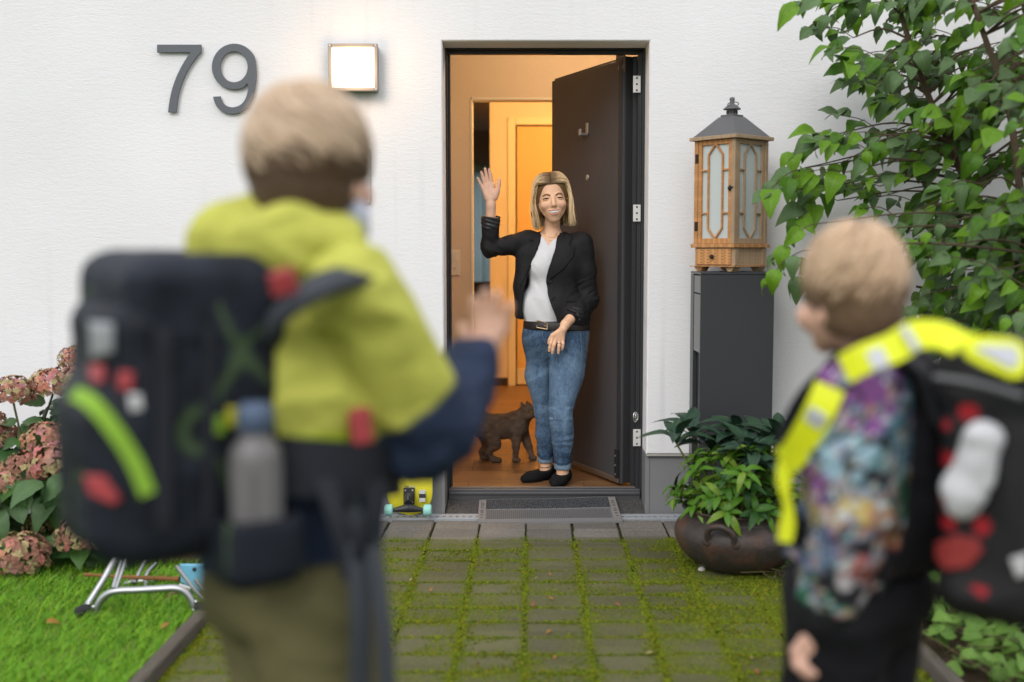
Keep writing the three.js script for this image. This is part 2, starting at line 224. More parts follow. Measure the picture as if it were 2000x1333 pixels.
function slab(x0, x1, z0, z1, y, tilt, uvf, drop = 0.05, c = 0.006) { // a stone with a chamfered top edge
  const pos = [], uv = [], Y = (x, z) => y + tilt[0] * (x - (x0 + x1) / 2) + tilt[1] * (z - (z0 + z1) / 2), ring = (i, yy, flat) => [[x0 + i, z0 + i], [x1 - i, z0 + i], [x1 - i, z1 - i], [x0 + i, z1 - i]].map(([x, z]) => [x, flat ? yy : Y(x, z) + yy, z]);
  const a = ring(c, 0), b = ring(0, -c), d = ring(0, y - drop, true), tri = (...q) => { for (const p of q) { pos.push(...p); uv.push(...uvf(p[0], p[2])); } };
  tri(a[0], a[2], a[1]); tri(a[0], a[3], a[2]); for (let i = 0; i < 4; i++) { const j = (i + 1) % 4; for (const [s, t] of [[a, b], [b, d]]) { tri(s[i], s[j], t[j]); tri(s[i], t[j], t[i]); } }
  const g = new THREE.BufferGeometry(); g.setAttribute('position', new THREE.Float32BufferAttribute(pos, 3)); g.setAttribute('uv', new THREE.Float32BufferAttribute(uv, 2)); g.computeVertexNormals(); return g;
}
{
  const bed = mat([0.03, 0.036, 0.012], 1, { bumpMap: paveBump, bumpScale: 0.006 });
  const pave = struct('pavement', sheet(PATH_L, PATH_R, 0, Z_END, -0.012), bed);
  reseed(31); let n = 0; const rest = [];
  for (let r = 0; rowZ(r) < Z_END - 0.2; r++) for (let c = 0; c < 11; c++) {
    const gap = rnd(0.003, 0.006), w = RD1 * 0 + (r < 2 ? RD1 : RD), x0 = X0 + c * CW + gap + rnd(-0.002, 0.002), x1 = c === 10 ? PATH_R - 0.012 : X0 + (c + 1) * CW - gap + rnd(-0.002, 0.002), z0 = rowZ(r) + gap * 0.6 + rnd(-0.003, 0.003), z1 = rowZ(r) + w - gap * 0.6;
    if (x1 - x0 < 0.05) continue;
    const g = slab(x0, x1, z0, z1, rnd(-0.0025, 0.0025), [rnd(-0.012, 0.012), rnd(-0.012, 0.012)], paverUV, 0.05, rnd(0.003, 0.007));
    if (n++ < 300 && rowZ(r) < 3.2) part('paver', g, paveMat, pave); else rest.push(g);
  }
  const p = part('paver', join(rest), paveMat, pave); p.userData.kind = 'stuff';
  // moss tufts along the joints and in patches
  const tuft = new THREE.IcosahedronGeometry(1, 0); tuft.scale(1, 0.55, 1);
  const spots = []; reseed(5);
  for (let i = 0; i < 190000 && spots.length < 52000; i++) { const z = 0.12 + Math.pow(rnd(), 0.9) * 2.6, x = rnd(PATH_L, PATH_R), m = mossAmount(x, z); if (m > 0.3 && rnd() < (m - 0.22) * 1.1) spots.push([x, z, m]); }
  const moss = new THREE.InstancedMesh(tuft, mat([1, 1, 1], 1), spots.length), m4 = new THREE.Matrix4(), q = new THREE.Quaternion(), col = new THREE.Color();
  spots.forEach(([x, z, m], i) => { const s = rnd(0.0022, 0.0048) * (0.7 + 0.6 * m); q.setFromEuler(new THREE.Euler(rnd(6), rnd(6), rnd(6))); m4.compose(V(x, rnd(-0.001, 0.0015), z), q, V(s * rnd(0.8, 1.5), s, s * rnd(0.8, 1.5))); moss.setMatrixAt(i, m4); const t = rnd(0.6, 1.25), y = rnd(); col.setRGB(0.105 * t * lerp(0.85, 1.5, y), 0.15 * t, 0.009 * t); moss.setColorAt(i, col); });
  moss.name = 'moss'; moss.castShadow = moss.receiveShadow = true; tag(moss, 'bright green moss growing along the paving joints', 'moss', null, 'stuff'); scene.add(moss);
}
// edging boards and stones along both sides of the path
{
  const kerbTex = stoneColor([0.2, 0.175, 0.145], 0.5, 81), km = mat([1, 1, 1], 0.95, { map: kerbTex, bumpMap: paveBump, bumpScale: 0.006 });
  const kl = struct('kerb', sheet(PATH_L - 0.06, PATH_L, 0.9, Z_END, -0.02), soil), kr = struct('kerb', sheet(PATH_R, PATH_R + 0.06, 0.1, Z_END, -0.02), soil);
  reseed(77);
  for (const [k, x, z0] of [[kl, PATH_L - 0.032, 0.9], [kr, PATH_R + 0.032, 0.1]]) for (let z = z0; z < Z_END - 0.9; z += 0.9) part('kerbstone', box([x + rnd(-0.004, 0.004), 0.01 + rnd(-0.005, 0.004), z + 0.45], [0.05, 0.07, 0.886], 0.012, [rnd(-0.01, 0.01), rnd(-0.01, 0.01), rnd(-0.03, 0.03)]), km, k);
}
// ---------------------------------------------------------------- the house: facade, plinth, doorway, door
const RV = -0.2, FL = 0.09; // depth of the reveal, height of the hall floor
const dl = P(866, 500, 0)[0], dr = P(1265.5, 500, 0)[0], dt = P(1000, 80, 0)[1], il = P(875.5, 500, RV)[0], ir = P(1252, 500, RV)[0], it = P(1000, 96, RV)[1];
const house = thing('house', 'white plastered house front with an open dark door and grey plinth', 'house');
house.userData.kind = 'structure';
const PLY = 0.315;
part('wall', extr([[-5, PLY], [dl, PLY], [dl, dt], [dr, dt], [dr, PLY], [5, PLY], [5, 4.6], [-5, 4.6]], 0.2, 0.006).translate(0, 0, -0.2), M.plaster, house);
{ // weathered metal drip strip under the plaster, then the plinth panels
  for (const [a, b] of [[-5, dl], [dr, 5]]) {
    part('drip_strip', span([a + 0.002, PLY - 0.012, -0.19], [b - 0.002, PLY - 0.001, -0.003], 0.002), mat([0.4, 0.38, 0.35], 0.6), house);
    for (let x = a; x < b - 0.01;) { const w = Math.min(1.15, b - x); part('plinth_panel', span([x + 0.003, -0.04, -0.19], [x + w - 0.003, PLY - 0.013, -0.024], 0.004), M.plinth, house); x += w; }
  }
  // inner sides of the doorway below the plaster
  const fr = part('door_frame', [span([dl - 0.02, 0, RV - 0.07], [il, it + 0.02, RV], 0.002), span([ir, 0, RV - 0.24], [dr + 0.02, it + 0.02, RV], 0.002), span([dl - 0.02, it, RV - 0.071], [dr + 0.02, dt + 0.03, RV - 0.001], 0.002), span([il - 0.001, it - 0.018, RV - 0.075], [ir + 0.001, it - 0.0005, RV - 0.035], 0.002), span([il + 0.0005, FL, RV - 0.075], [il + 0.012, it - 0.02, RV - 0.04], 0.002)], M.frame, house);
  // the hinge side: rebates seen as dark vertical strips
  const hx = ir - 0.004;
  part('rebate', [span([hx - 0.016, FL, RV - 0.088], [hx + 0.002, it - 0.02, RV - 0.012], 0.002), span([hx - 0.006, FL, RV - 0.03], [hx + 0.003, it - 0.019, RV - 0.004], 0.002)], M.frame, fr);
  for (const [y0, y1] of [[148, 181], [400, 433], [839, 872]]) { // pale hinge plates with three screws
    const a = P(1236.5, y1, RV + 0.004), b = P(1251.5, y0, RV + 0.004), h = part('hinge', span([a[0], a[1], RV + 0.0], [b[0], b[1], RV + 0.006], 0.0015), M.hinge, fr);
    if (h) for (const t of [0.14, 0.5, 0.86]) fr.add(sh(Object.assign(new THREE.Mesh(xf(new THREE.CylinderGeometry(0.005, 0.005, 0.002, 10), [(a[0] + b[0]) / 2, lerp(a[1], b[1], t), RV + 0.0066], [Math.PI / 2, 0, 0]), M.darkHole), { name: 'screw' })));
  }
  part('threshold', [span([il - 0.004, 0.0, RV - 0.045], [ir + 0.004, FL + 0.004, RV + 0.012], 0.004), span([il - 0.003, FL - 0.025, RV + 0.011], [ir + 0.003, FL - 0.012, RV + 0.022], 0.003)], mat([0.11, 0.11, 0.115], 0.35, { metalness: 0.4 }), house);
  part('threshold_rail', span([il + 0.004, FL + 0.0045, RV - 0.03], [ir - 0.004, FL + 0.010, RV - 0.015], 0.003), mat([0.25, 0.22, 0.2], 0.3, { metalness: 0.8 }), house);
  part('rebate', span([hx - 0.036, FL, RV - 0.125], [hx + 0.003, it - 0.021, RV - 0.0885], 0.002), M.frame, fr);
  const latch = P(1241, 815, RV + 0.02);
  part('chain_latch', [xf(new THREE.TorusGeometry(0.021, 0.0035, 8, 24), latch, [0, 0.7, 0], [0.75, 1.2, 1]), xf(new THREE.TorusGeometry(0.017, 0.003, 8, 24), add(latch, [0.008, 0, -0.006]), [0, 0.9, 0], [0.75, 1.2, 1]), rod(add(latch, [0.004, 0, -0.03]), latch, 0.009)], M.steel, house);
  // door leaf, swung into the hall about its right edge
  const hp = [ir - 0.022, 0, RV - 0.09], fe = [0.2, 0, -1.0 - 0.08], dv = nrm(sub(fe, hp)), W = len3(sub(fe, hp)), yaw = Math.atan2(-dv[2], dv[0]), nv = [-Math.sin(Math.atan2(-dv[2], dv[0])), 0, -Math.cos(yaw)];
  const T = 0.06, top = it - 0.022, place = (g) => g.applyMatrix4(new THREE.Matrix4().makeRotationY(yaw)).translate(...hp); // local x runs from the hinge to the free edge
  const leaf = part('door', place(span([0.012, FL + 0.016, -T], [W, top, 0], 0.003)), M.door, house);
  part('door_lining', place(span([0.0125, FL + 0.012, -T - 0.012], [W + 0.012, top - 0.014, -T + 0.002], 0.003)), M.doorEdge, leaf);
  // which face looks at the viewer
  const side = dot3(sub(EYE, hp), [Math.sin(yaw), 0, Math.cos(yaw)]) > 0 ? 1 : -1, fz = side > 0 ? 0 : -T - 0.012, F = (u, y, o) => { const a = (fz + side * o), c = Math.cos(yaw), s = Math.sin(yaw); return [hp[0] + u * c + a * s, y, hp[2] - u * s + a * c]; };
  const face = (u0, y0, u1, y1, o0, o1, r) => place(span([u0, y0, fz + side * o0], [u1, y1, fz + side * o1], r));
  // where a photo pixel falls on the door face
  const onDoor = (px, py) => { const d = ray(px, py), n = [Math.sin(yaw) * side, 0, Math.cos(yaw) * side], p0 = F(0, 0, 0), t = dot3(sub(p0, EYE), n) / dot3(d, n), q = add(EYE, mul(d, t)), r = sub(q, hp); return [r[0] * Math.cos(yaw) - r[2] * Math.sin(yaw), q[1]]; };
  house.userData.onDoor = undefined;
  const [hu, hy] = onDoor(1148, 258), [pu, py] = onDoor(1148, 347), [su0, sy0] = onDoor(1222, 140), [su1, sy1] = onDoor(1204, 106);
  part('hook', [face(hu - 0.012, hy - 0.01, hu + 0.012, hy + 0.05, 0, 0.008, 0.002), face(hu - 0.012, hy - 0.022, hu + 0.012, hy - 0.008, 0.003, 0.05, 0.004), face(hu - 0.012, hy - 0.02, hu - 0.002, hy + 0.015, 0.044, 0.052, 0.002), face(hu + 0.002, hy - 0.02, hu + 0.012, hy + 0.015, 0.044, 0.052, 0.002)], M.brushed, leaf);
  part('peephole', [xf(new THREE.TorusGeometry(0.013, 0.004, 8, 20), F(pu, py, 0.002), [0, yaw, 0]), xf(new THREE.SphereGeometry(0.010, 12, 8), F(pu, py, 0.001), [0, yaw, 0], [1, 1, 0.5])], M.brushed, leaf);
  part('sticker', face(Math.min(su0, su1), Math.min(sy0, sy1), Math.max(su0, su1), Math.max(sy0, sy1), 0.0005, 0.002, 0), mat([0.075, 0.068, 0.065], 0.35), leaf);
  { const c = [(su0 + su1) / 2, (sy0 + sy1) / 2], bits = []; for (let i = 0; i < 3; i++) bits.push(face(c[0] - 0.03 + i * 0.022, c[1] - 0.035, c[0] - 0.018 + i * 0.022, c[1] - 0.012, 0.0022, 0.0028, 0)); bits.push(face(c[0] - 0.035, c[1] + 0.028, c[0] + 0.035, c[1] + 0.033, 0.0022, 0.0028, 0)); part('print', bits, mat([0.3, 0.27, 0.25], 0.5), leaf); }
  part('seal', face(0.02, FL + 0.017, W - 0.004, FL + 0.045, -0.002, 0.014, 0.004), mat([0.2, 0.15, 0.11], 0.35, { metalness: 0.5 }), leaf);
  part('edge_rail', face(0.014, FL + 0.02, 0.052, top - 0.02, -0.002, 0.006, 0.002), M.frame, leaf);
  part('lock_plate', face(0.016, FL + 0.045, 0.05, FL + 0.2, 0.006, 0.02, 0.003), mat([0.02, 0.02, 0.022], 0.3), leaf);
  for (const k of [0.065, 0.115, 0.165]) part('screw', xf(new THREE.CylinderGeometry(0.006, 0.006, 0.003, 10), F(0.033, FL + k, 0.021), [Math.PI / 2, yaw, 0]), M.steel, leaf);
}
{ // doorstep: a sloping slab of washed concrete between the jambs
  const stepTex = tex(512, 512, (u, v) => { const p = pn(u, v, 120, 120, 41), q = pn(u, v, 210, 210, 42), c = 0.05 + 0.13 * (p > 0.55 ? q : q * 0.4); return [c, c * 0.96, c * 0.92]; }, { srgb: true, rep: 2.2 }), stepBump = tex(512, 512, (u, v) => pn(u, v, 120, 120, 41), { rep: 2.2 });
  const g = new THREE.PlaneGeometry(dr - dl - 0.008, 0.21, 30, 8); g.rotateX(-Math.PI / 2); const p = g.attributes.position; for (let i = 0; i < p.count; i++) { const t = (p.getZ(i) + 0.105) / 0.21; p.setY(i, lerp(0.042, 0.002, t)); } g.translate((dl + dr) / 2, 0, -0.1); const uv = g.attributes.uv; for (let i = 0; i < uv.count; i++) uv.setXY(i, p.getX(i), p.getZ(i)); g.computeVertexNormals();
  part('doorstep', [g, span([dl + 0.004, -0.05, -0.2], [dr - 0.004, -0.002, 0.004], 0.003)], mat([1, 1, 1], 0.95, { map: stepTex, bumpMap: stepBump, bumpScale: 0.006 }), house);
  for (const [x, s] of [[dl, -1], [dr, 1]]) part('plinth_return', span([x - 0.002, 0.0, -0.2], [x + s * 0.02, PLY - 0.002, -0.02], 0.002), M.plinth, house);
}
{ // slot drain with a grey grating along the wall
  const dg = struct('drain', span([-1.6, -0.05, 0.005], [1.5, -0.018, 0.108], 0), M.darkHole), gm = mat([0.33, 0.35, 0.37], 0.55, { bumpMap: fineNoise, bumpScale: 0.0005 });
  part('grating_rail', span([-1.6, -0.017, 0.006], [1.5, 0.008, 0.04], 0.003), gm, dg); part('grating_rail', span([-1.6, -0.017, 0.08], [1.5, 0.008, 0.107], 0.003), gm, dg);
  for (let x = -0.93; x < 1.0; x += 0.0335) part('grating_bar', span([x, -0.017, 0.041], [x + 0.019, 0.007, 0.079], 0.002), gm, dg);
}
// ---------------------------------------------------------------- the hall seen through the doorway
{
  const Z1 = -1.87, Z2 = -4.8, Z3 = -9, CE = 2.9, XL = -1.35, XR = 1.25, op = P(923.5, 500, Z1)[0], opT = P(1000, 195, Z1)[1], wl = P(957, 500, Z2)[0], dx = P(1007, 500, Z2)[0], dtp = P(1000, 244, Z2)[1];
  // floor of long brown tiles
  const woodTex = tex(1024, 1024, (u, v) => { const g = pf(u, v, 4, 90, 4, 21), b = pf(u, v, 3, 6, 3, 22), c = 0.55 + 0.55 * g + 0.4 * (b - 0.5); return [0.26 * c, 0.135 * c, 0.06 * c]; }, { srgb: true, rep: 0.8 }), woodBump = tex(512, 512, (u, v) => pf(u, v, 4, 90, 3, 21), { rep: 0.8 });
  const fm = mat([1, 1, 1], 0.36, { map: woodTex, bumpMap: woodBump, bumpScale: 0.0012 });
  const fl = struct('hallway_floor', sheet(XL, XR, Z3, RV - 0.07, FL - 0.005), mat([0.08, 0.06, 0.045], 0.9));
  reseed(12); let n = 0; const rest = [];
  for (let r = 0, z = RV - 0.075; z > Z3 + 0.3; r++) { const d = r === 0 ? 0.13 : 0.31; for (let x = XL - (r % 2 ? 0.0 : 0.31) + 0.085; x < XR; x += 0.622) { const a = Math.max(XL, x), b = Math.min(XR, x + 0.622); if (b - a < 0.02) continue; const ou = rnd(5), ov = rnd(5), g = slab(a + 0.0012, b - 0.0012, z - d + 0.0012, z - 0.0012, FL, [0, 0], (X, Zz) => [X + ou, Zz + ov], 0.06, 0.001); if (z > -5 && n++ < 120) part('floor_tile', g, fm, fl); else rest.push(g); } z -= d; }
  if (rest.length) part('floor_tile', join(rest), fm, fl).userData.kind = 'stuff';
  struct('hallway_ceiling', span([XL - 2.2, CE, Z3 - 0.2], [XR + 0.2, CE + 0.15, RV - 0.02], 0), M.inner);
  const w1 = struct('hallway_wall', span([XL - 0.2, 0, Z3 - 0.2], [XL, CE, RV - 0.0205], 0), M.inner);   // left side
  struct('hallway_wall', span([XR, 0, Z3 - 0.2], [XR + 0.2, CE, RV - 0.0205], 0), M.inner);              // right side
  struct('hallway_wall', span([XL, it + 0.03, RV - 0.13], [XR, CE, RV - 0.0215], 0), M.inner);             // over the front door
  struct('hallway_wall', [span([XL, 0, RV - 0.13], [dl - 0.03, it + 0.031, RV - 0.0215], 0)], M.inner);
  struct('hallway_wall', [span([dr + 0.03, 0, RV - 0.13], [XR, it + 0.031, RV - 0.0215], 0)], M.inner);
  // partition with an opening
  const pw = struct('partition_wall', extr([[XL, FL], [op, FL], [op, opT], [XR, opT], [XR, CE], [XL, CE]], 0.12, 0.002).translate(0, 0, Z1 - 0.12), M.inner);
  part('trim', [span([op - 0.014, FL + 0.001, Z1 - 0.125], [op + 0.001, opT + 0.014, Z1 + 0.006], 0.002), span([op - 0.013, opT - 0.001, Z1 - 0.1255], [XR, opT + 0.014, Z1 + 0.006], 0.002)], M.white, pw);
  part('skirting', span([XL, FL, Z1 + 0.0005], [op - 0.015, FL + 0.075, Z1 + 0.014], 0.003), M.skirting, pw);
  // socket and switch plate
  const sa = P(876, 538, Z1 + 0.01), sb = P(898, 488, Z1 + 0.01), so = thing('wall_socket', 'white double plate with a light switch above a socket inside the doorway', 'socket', [(sa[0] + sb[0]) / 2, sa[1], Z1]);
  part('plate', span([sa[0], sa[1], Z1 + 0.001], [sb[0], sb[1], Z1 + 0.012], 0.004), M.white, so);
  part('switch', span([sa[0] + 0.014, (sa[1] + sb[1]) / 2 + 0.012, Z1 + 0.012], [sb[0] - 0.014, sb[1] - 0.014, Z1 + 0.019], 0.003), M.white, so);
  part('socket', xf(new THREE.CylinderGeometry(0.024, 0.024, 0.003, 24), [(sa[0] + sb[0]) / 2, lerp(sa[1], sb[1], 0.26), Z1 + 0.0125], [Math.PI / 2, 0, 0]), M.white, so);
  for (const [a, b] of [[-0.009, 0.003], [0.009, 0.003], [0, -0.005]]) part('socket_hole', xf(new THREE.CylinderGeometry(0.003, 0.003, 0.002, 8), [(sa[0] + sb[0]) / 2 + a, lerp(sa[1], sb[1], 0.26) + b, Z1 + 0.0145], [Math.PI / 2, 0, 0]), M.darkHole, so);
  // wall further in, with a tall door in a pale frame
  const bw = struct('back_wall', extr([[wl, FL], [dx - 0.004, FL], [dx - 0.004, dtp], [XR, dtp], [XR, CE], [wl, CE]], 0.15, 0.002).translate(0, 0, Z2 - 0.15), M.inner);
  part('skirting', span([wl, FL, Z2 + 0.0005], [dx - 0.075, FL + 0.075, Z2 + 0.014], 0.003), M.skirting, bw);
  const idr = thing('interior_door', 'tall yellow lit wooden door in a cream frame deep in the hall', 'door', [dx + 0.4, FL, Z2]);
  part('frame', [span([dx - 0.07, FL, Z2 + 0.001], [dx + 0.0, dtp + 0.07, Z2 + 0.02], 0.004), span([dx + 0.001, dtp, Z2 + 0.001], [dx + 0.9, dtp + 0.07, Z2 + 0.02], 0.004)], mat([0.76, 0.68, 0.56], 0.5), idr);
  part('panel', span([dx + 0.012, FL + 0.01, Z2 - 0.06], [dx + 0.88, dtp - 0.012, Z2 - 0.02], 0.004), mat([0.72, 0.47, 0.2], 0.5, { bumpMap: paintBump, bumpScale: 0.0005 }), idr);
  part('lower_rail', span([dx + 0.012, FL + 0.011, Z2 - 0.0205], [dx + 0.88, FL + 0.16, Z2 - 0.012], 0.003), mat([0.76, 0.66, 0.5], 0.5), idr);
  // side of the small room beyond, its back wall with a curtained window
  struct('room_wall', span([wl + 0.001, 0, Z3], [wl + 0.12, CE, Z2 - 0.151], 0), M.inner);
  const x0 = -1.25, x1 = wl - 0.05, y0 = 0.85, y1 = 2.4;
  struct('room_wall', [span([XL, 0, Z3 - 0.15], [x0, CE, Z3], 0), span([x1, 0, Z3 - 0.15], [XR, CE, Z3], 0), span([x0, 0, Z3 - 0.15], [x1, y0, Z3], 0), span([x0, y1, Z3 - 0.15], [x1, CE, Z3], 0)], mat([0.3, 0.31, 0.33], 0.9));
  const wn = thing('window', 'curtained window glimpsed far inside behind the waving hand', 'window', [(x0 + x1) / 2, y0, Z3]);
  part('frame', [span([x0, y0, Z3 - 0.1], [x0 + 0.05, y1, Z3 - 0.05], 0.003), span([x1 - 0.05, y0, Z3 - 0.1], [x1, y1, Z3 - 0.05], 0.003), span([x0 + 0.05, y0, Z3 - 0.1], [x1 - 0.05, y0 + 0.05, Z3 - 0.05], 0.003), span([x0 + 0.05, y1 - 0.05, Z3 - 0.1], [x1 - 0.05, y1, Z3 - 0.05], 0.003)], M.white, wn);
  part('pane', span([x0 + 0.05, y0 + 0.05, Z3 - 0.08], [x1 - 0.05, y1 - 0.05, Z3 - 0.076], 0), mat([0.95, 0.97, 0.97], 0.03, { physical: true, transmission: 1 }), wn);
  const cg = new THREE.PlaneGeometry(x1 - x0 + 0.1, y1 - y0 + 0.2, 120, 1), cp = cg.attributes.position; for (let i = 0; i < cp.count; i++) cp.setZ(i, 0.025 * Math.sin(cp.getX(i) * 55) + 0.012 * Math.sin(cp.getX(i) * 23)); cg.computeVertexNormals();
  solo('curtain', cg.translate((x0 + x1) / 2, (y0 + y1) / 2 - 0.05, Z3 + 0.1), mat([0.5, 0.62, 0.66], 0.95, { physical: true, transmission: 0.55, side: THREE.DoubleSide }), 'pale blue green sheer curtain hanging deep inside the house', 'curtain');
  const ch = P(940, 600, -6.2);
  const chair = thing('armchair', 'dark upholstered chair half seen deep in the house behind the waving boy hand', 'chair', [ch[0], FL, -6.2]);
  part('back', box([ch[0] - 0.12, 0.72, -6.35], [0.55, 0.6, 0.14], 0.05), mat([0.06, 0.07, 0.08], 0.9), chair); part('seat', box([ch[0] - 0.12, 0.45, -6.05], [0.55, 0.16, 0.55], 0.04), mat([0.06, 0.07, 0.08], 0.9), chair);
  for (const [a, b] of [[-0.22, -0.24], [0.22, -0.24], [-0.22, 0.24], [0.22, 0.24]]) part('leg', rod([ch[0] - 0.12 + a, FL, -6.08 + b], [ch[0] - 0.12 + a, 0.39, -6.08 + b], 0.018), M.skirting, chair);
  // two round ceiling lamps light the hall
  for (const [x, z, I, lab, hue] of [[0.35, -0.95, 2.1, 'round warm ceiling lamp just inside the front door', [1, 0.66, 0.34]], [0.45, -3.3, 9, 'round warm ceiling lamp in the inner hall', [1, 0.56, 0.17]]]) {
    const lm = thing('ceiling_lamp', lab, 'lamp', [x, CE, z]);
    part('rim', lathe([[0.15, 0], [0.16, -0.005], [0.16, -0.03], [0.15, -0.035]], [x, CE, z]), M.white, lm);
    part('diffuser', lathe([[0.149, -0.031], [0.12, -0.06], [0.06, -0.075], [0.0001, -0.08]], [x, CE, z]), mat([0.9, 0.85, 0.75], 0.5, { emissive: hue, emissiveIntensity: 3 }), lm);
    const l = new THREE.PointLight(new THREE.Color().setRGB(...hue), I); l.position.set(x, CE - 0.13, z); l.castShadow = true; l.shadow.radius = 5; scene.add(l);
  }
}
// ---------------------------------------------------------------- on the wall: numerals, lamp, entry panels
{
  const nm = mat([0.115, 0.125, 0.14], 0.5, { bumpMap: fineNoise, bumpScale: 0.0003 }), flat = (pts) => pts.map(([x, y]) => { const p = P(x, y, 0.02); return [p[0], p[1]]; });
  // 7: straight bar on top, curved stem
  const q = (a, b, c, n) => Array.from({ length: n }, (_, i) => { const t = (i + 1) / (n + 1); return [(1 - t) ** 2 * a[0] + 2 * t * (1 - t) * b[0] + t * t * c[0], (1 - t) ** 2 * a[1] + 2 * t * (1 - t) * b[1] + t * t * c[1]]; });
  const seven = [[306, 87], [392.5, 87], [392.5, 101], ...q([392.5, 101], [347, 150], [344, 219.5], 10), [344, 219.5], [327.5, 219.5], ...q([327.5, 219.5], [332, 155], [371, 102.5], 10), [371, 102.5], [306, 102.5]];
  solo('house_number', extr(flat(seven.reverse()), 0.012, 0.0015).translate(0, 0, 0.008), nm, 'big flat grey metal numeral seven on the white wall', 'house number');
  // 9: bowl ring with a tail that sweeps down from its right side
  const arc = (cx, cy, rx, ry, a0, a1, n) => Array.from({ length: n + 1 }, (_, i) => { const a = (a0 + (a1 - a0) * i / n) * D2R; return [cx + rx * Math.cos(a), cy - ry * Math.sin(a)]; });
  const outer = [...arc(457, 131, 44, 46, 28, 180, 18), ...arc(457, 131, 44, 44, 180, 296, 14), ...q([476, 171], [480, 166], [484.5, 159], 2), ...q([484.5, 159], [485, 208], [453.5, 209.5], 12), [453.5, 209.5], ...q([453.5, 209.5], [434, 209], [430, 188], 6), [430, 188], [415.5, 189], ...q([415.5, 189], [421, 221.5], [453, 223], 8), [453, 223], ...q([453, 223], [492, 222], [498.5, 168], 8), ...q([498.5, 168], [503, 132], [496, 109.4], 5)];
  const hole = arc(456.5, 130.5, 26.5, 30, 0, 355, 40);
  solo('house_number', extr(flat(outer).reverse(), 0.012, 0.0015, [flat(hole)]).translate(0, 0, 0.008), nm, 'big flat grey metal numeral nine on the white wall', 'house number');
}
{
  const a = P(641.5, 178, 0.07), b = P(737, 85, 0.07), lm = thing('wall_lamp', 'glowing square outdoor lamp in a thin bronze frame on the white wall', 'lamp', [(a[0] + b[0]) / 2, a[1], 0]);
  const bm = mat([0.30, 0.27, 0.24], 0.4, { metalness: 0.5 }), w = 0.017;
  part('housing', span([a[0] + 0.004, a[1] + 0.004, 0.001], [b[0] - 0.004, b[1] - 0.004, 0.05], 0.004), bm, lm);
  part('frame', [span([a[0], a[1], 0.045], [a[0] + w, b[1], 0.075], 0.003), span([b[0] - w, a[1], 0.045], [b[0], b[1], 0.075], 0.003), span([a[0] + w, b[1] - w, 0.0455], [b[0] - w, b[1], 0.0745], 0.003), span([a[0] + w, a[1], 0.0455], [b[0] - w, a[1] + w, 0.0745], 0.003)], bm, lm);
  part('diffuser', span([a[0] + w - 0.002, a[1] + w - 0.002, 0.05], [b[0] - w + 0.002, b[1] - w + 0.002, 0.071], 0.01), mat([0.9, 0.88, 0.84], 0.4, { emissive: [1, 0.84, 0.55], emissiveIntensity: 2 }), lm);
  for (const [x, y] of [[a[0] + 0.009, b[1] - 0.009], [b[0] - 0.009, b[1] - 0.009], [b[0] - 0.009, a[1] + 0.009], [a[0] + 0.009, a[1] + 0.009]]) part('screw', xf(new THREE.CylinderGeometry(0.0045, 0.005, 0.003, 14), [x, y, 0.076], [Math.PI / 2, 0, 0]), M.steel, lm);
  const l = new THREE.PointLight(new THREE.Color().setRGB(1, 0.62, 0.32), 0.3); l.position.set((a[0] + b[0]) / 2, (a[1] + b[1]) / 2, 0.16); l.castShadow = true; l.shadow.radius = 5; scene.add(l);
}
{
  const pm = mat([0.52, 0.49, 0.46], 0.42, { metalness: 0.45 });
  const a = P(640, 398, 0.012), b = P(722.5, 290, 0.012), pn_ = thing('intercom_panel', 'pale metal intercom plate half hidden behind the blurred boy head', 'intercom', [(a[0] + b[0]) / 2, a[1], 0]);
  part('plate', span([a[0], a[1], 0.001], [b[0], b[1], 0.014], 0.002), pm, pn_);
  const bp = P(705, 366, 0.014); part('button', xf(new THREE.CylinderGeometry(0.013, 0.013, 0.004, 20), bp, [Math.PI / 2, 0, 0]), pm, pn_);
  const lp = P(715.5, 390.5, 0.0145); part('print', [xf(new THREE.TorusGeometry(0.004, 0.0012, 6, 14), lp), span(add(lp, [-0.022, -0.002, 0]), add(lp, [-0.008, 0.002, 0.0006]), 0)], M.frame, pn_);
  const c = P(680, 540, 0.012), d = P(711, 502, 0.012), sp = thing('door_plate', 'narrow pale plate with two screws on the wall by the boy shoulder', 'wall plate', [(c[0] + d[0]) / 2, c[1], 0]);
  part('plate', span([c[0], c[1], 0.001], [d[0], d[1], 0.01], 0.002), mat([0.5, 0.49, 0.45], 0.5), sp);
  for (const y of [0.008, d[1] - c[1] - 0.008]) part('screw', xf(new THREE.CylinderGeometry(0.004, 0.004, 0.002, 10), [d[0] - 0.012, c[1] + y, 0.011], [Math.PI / 2, 0, 0]), M.steel, sp);
}
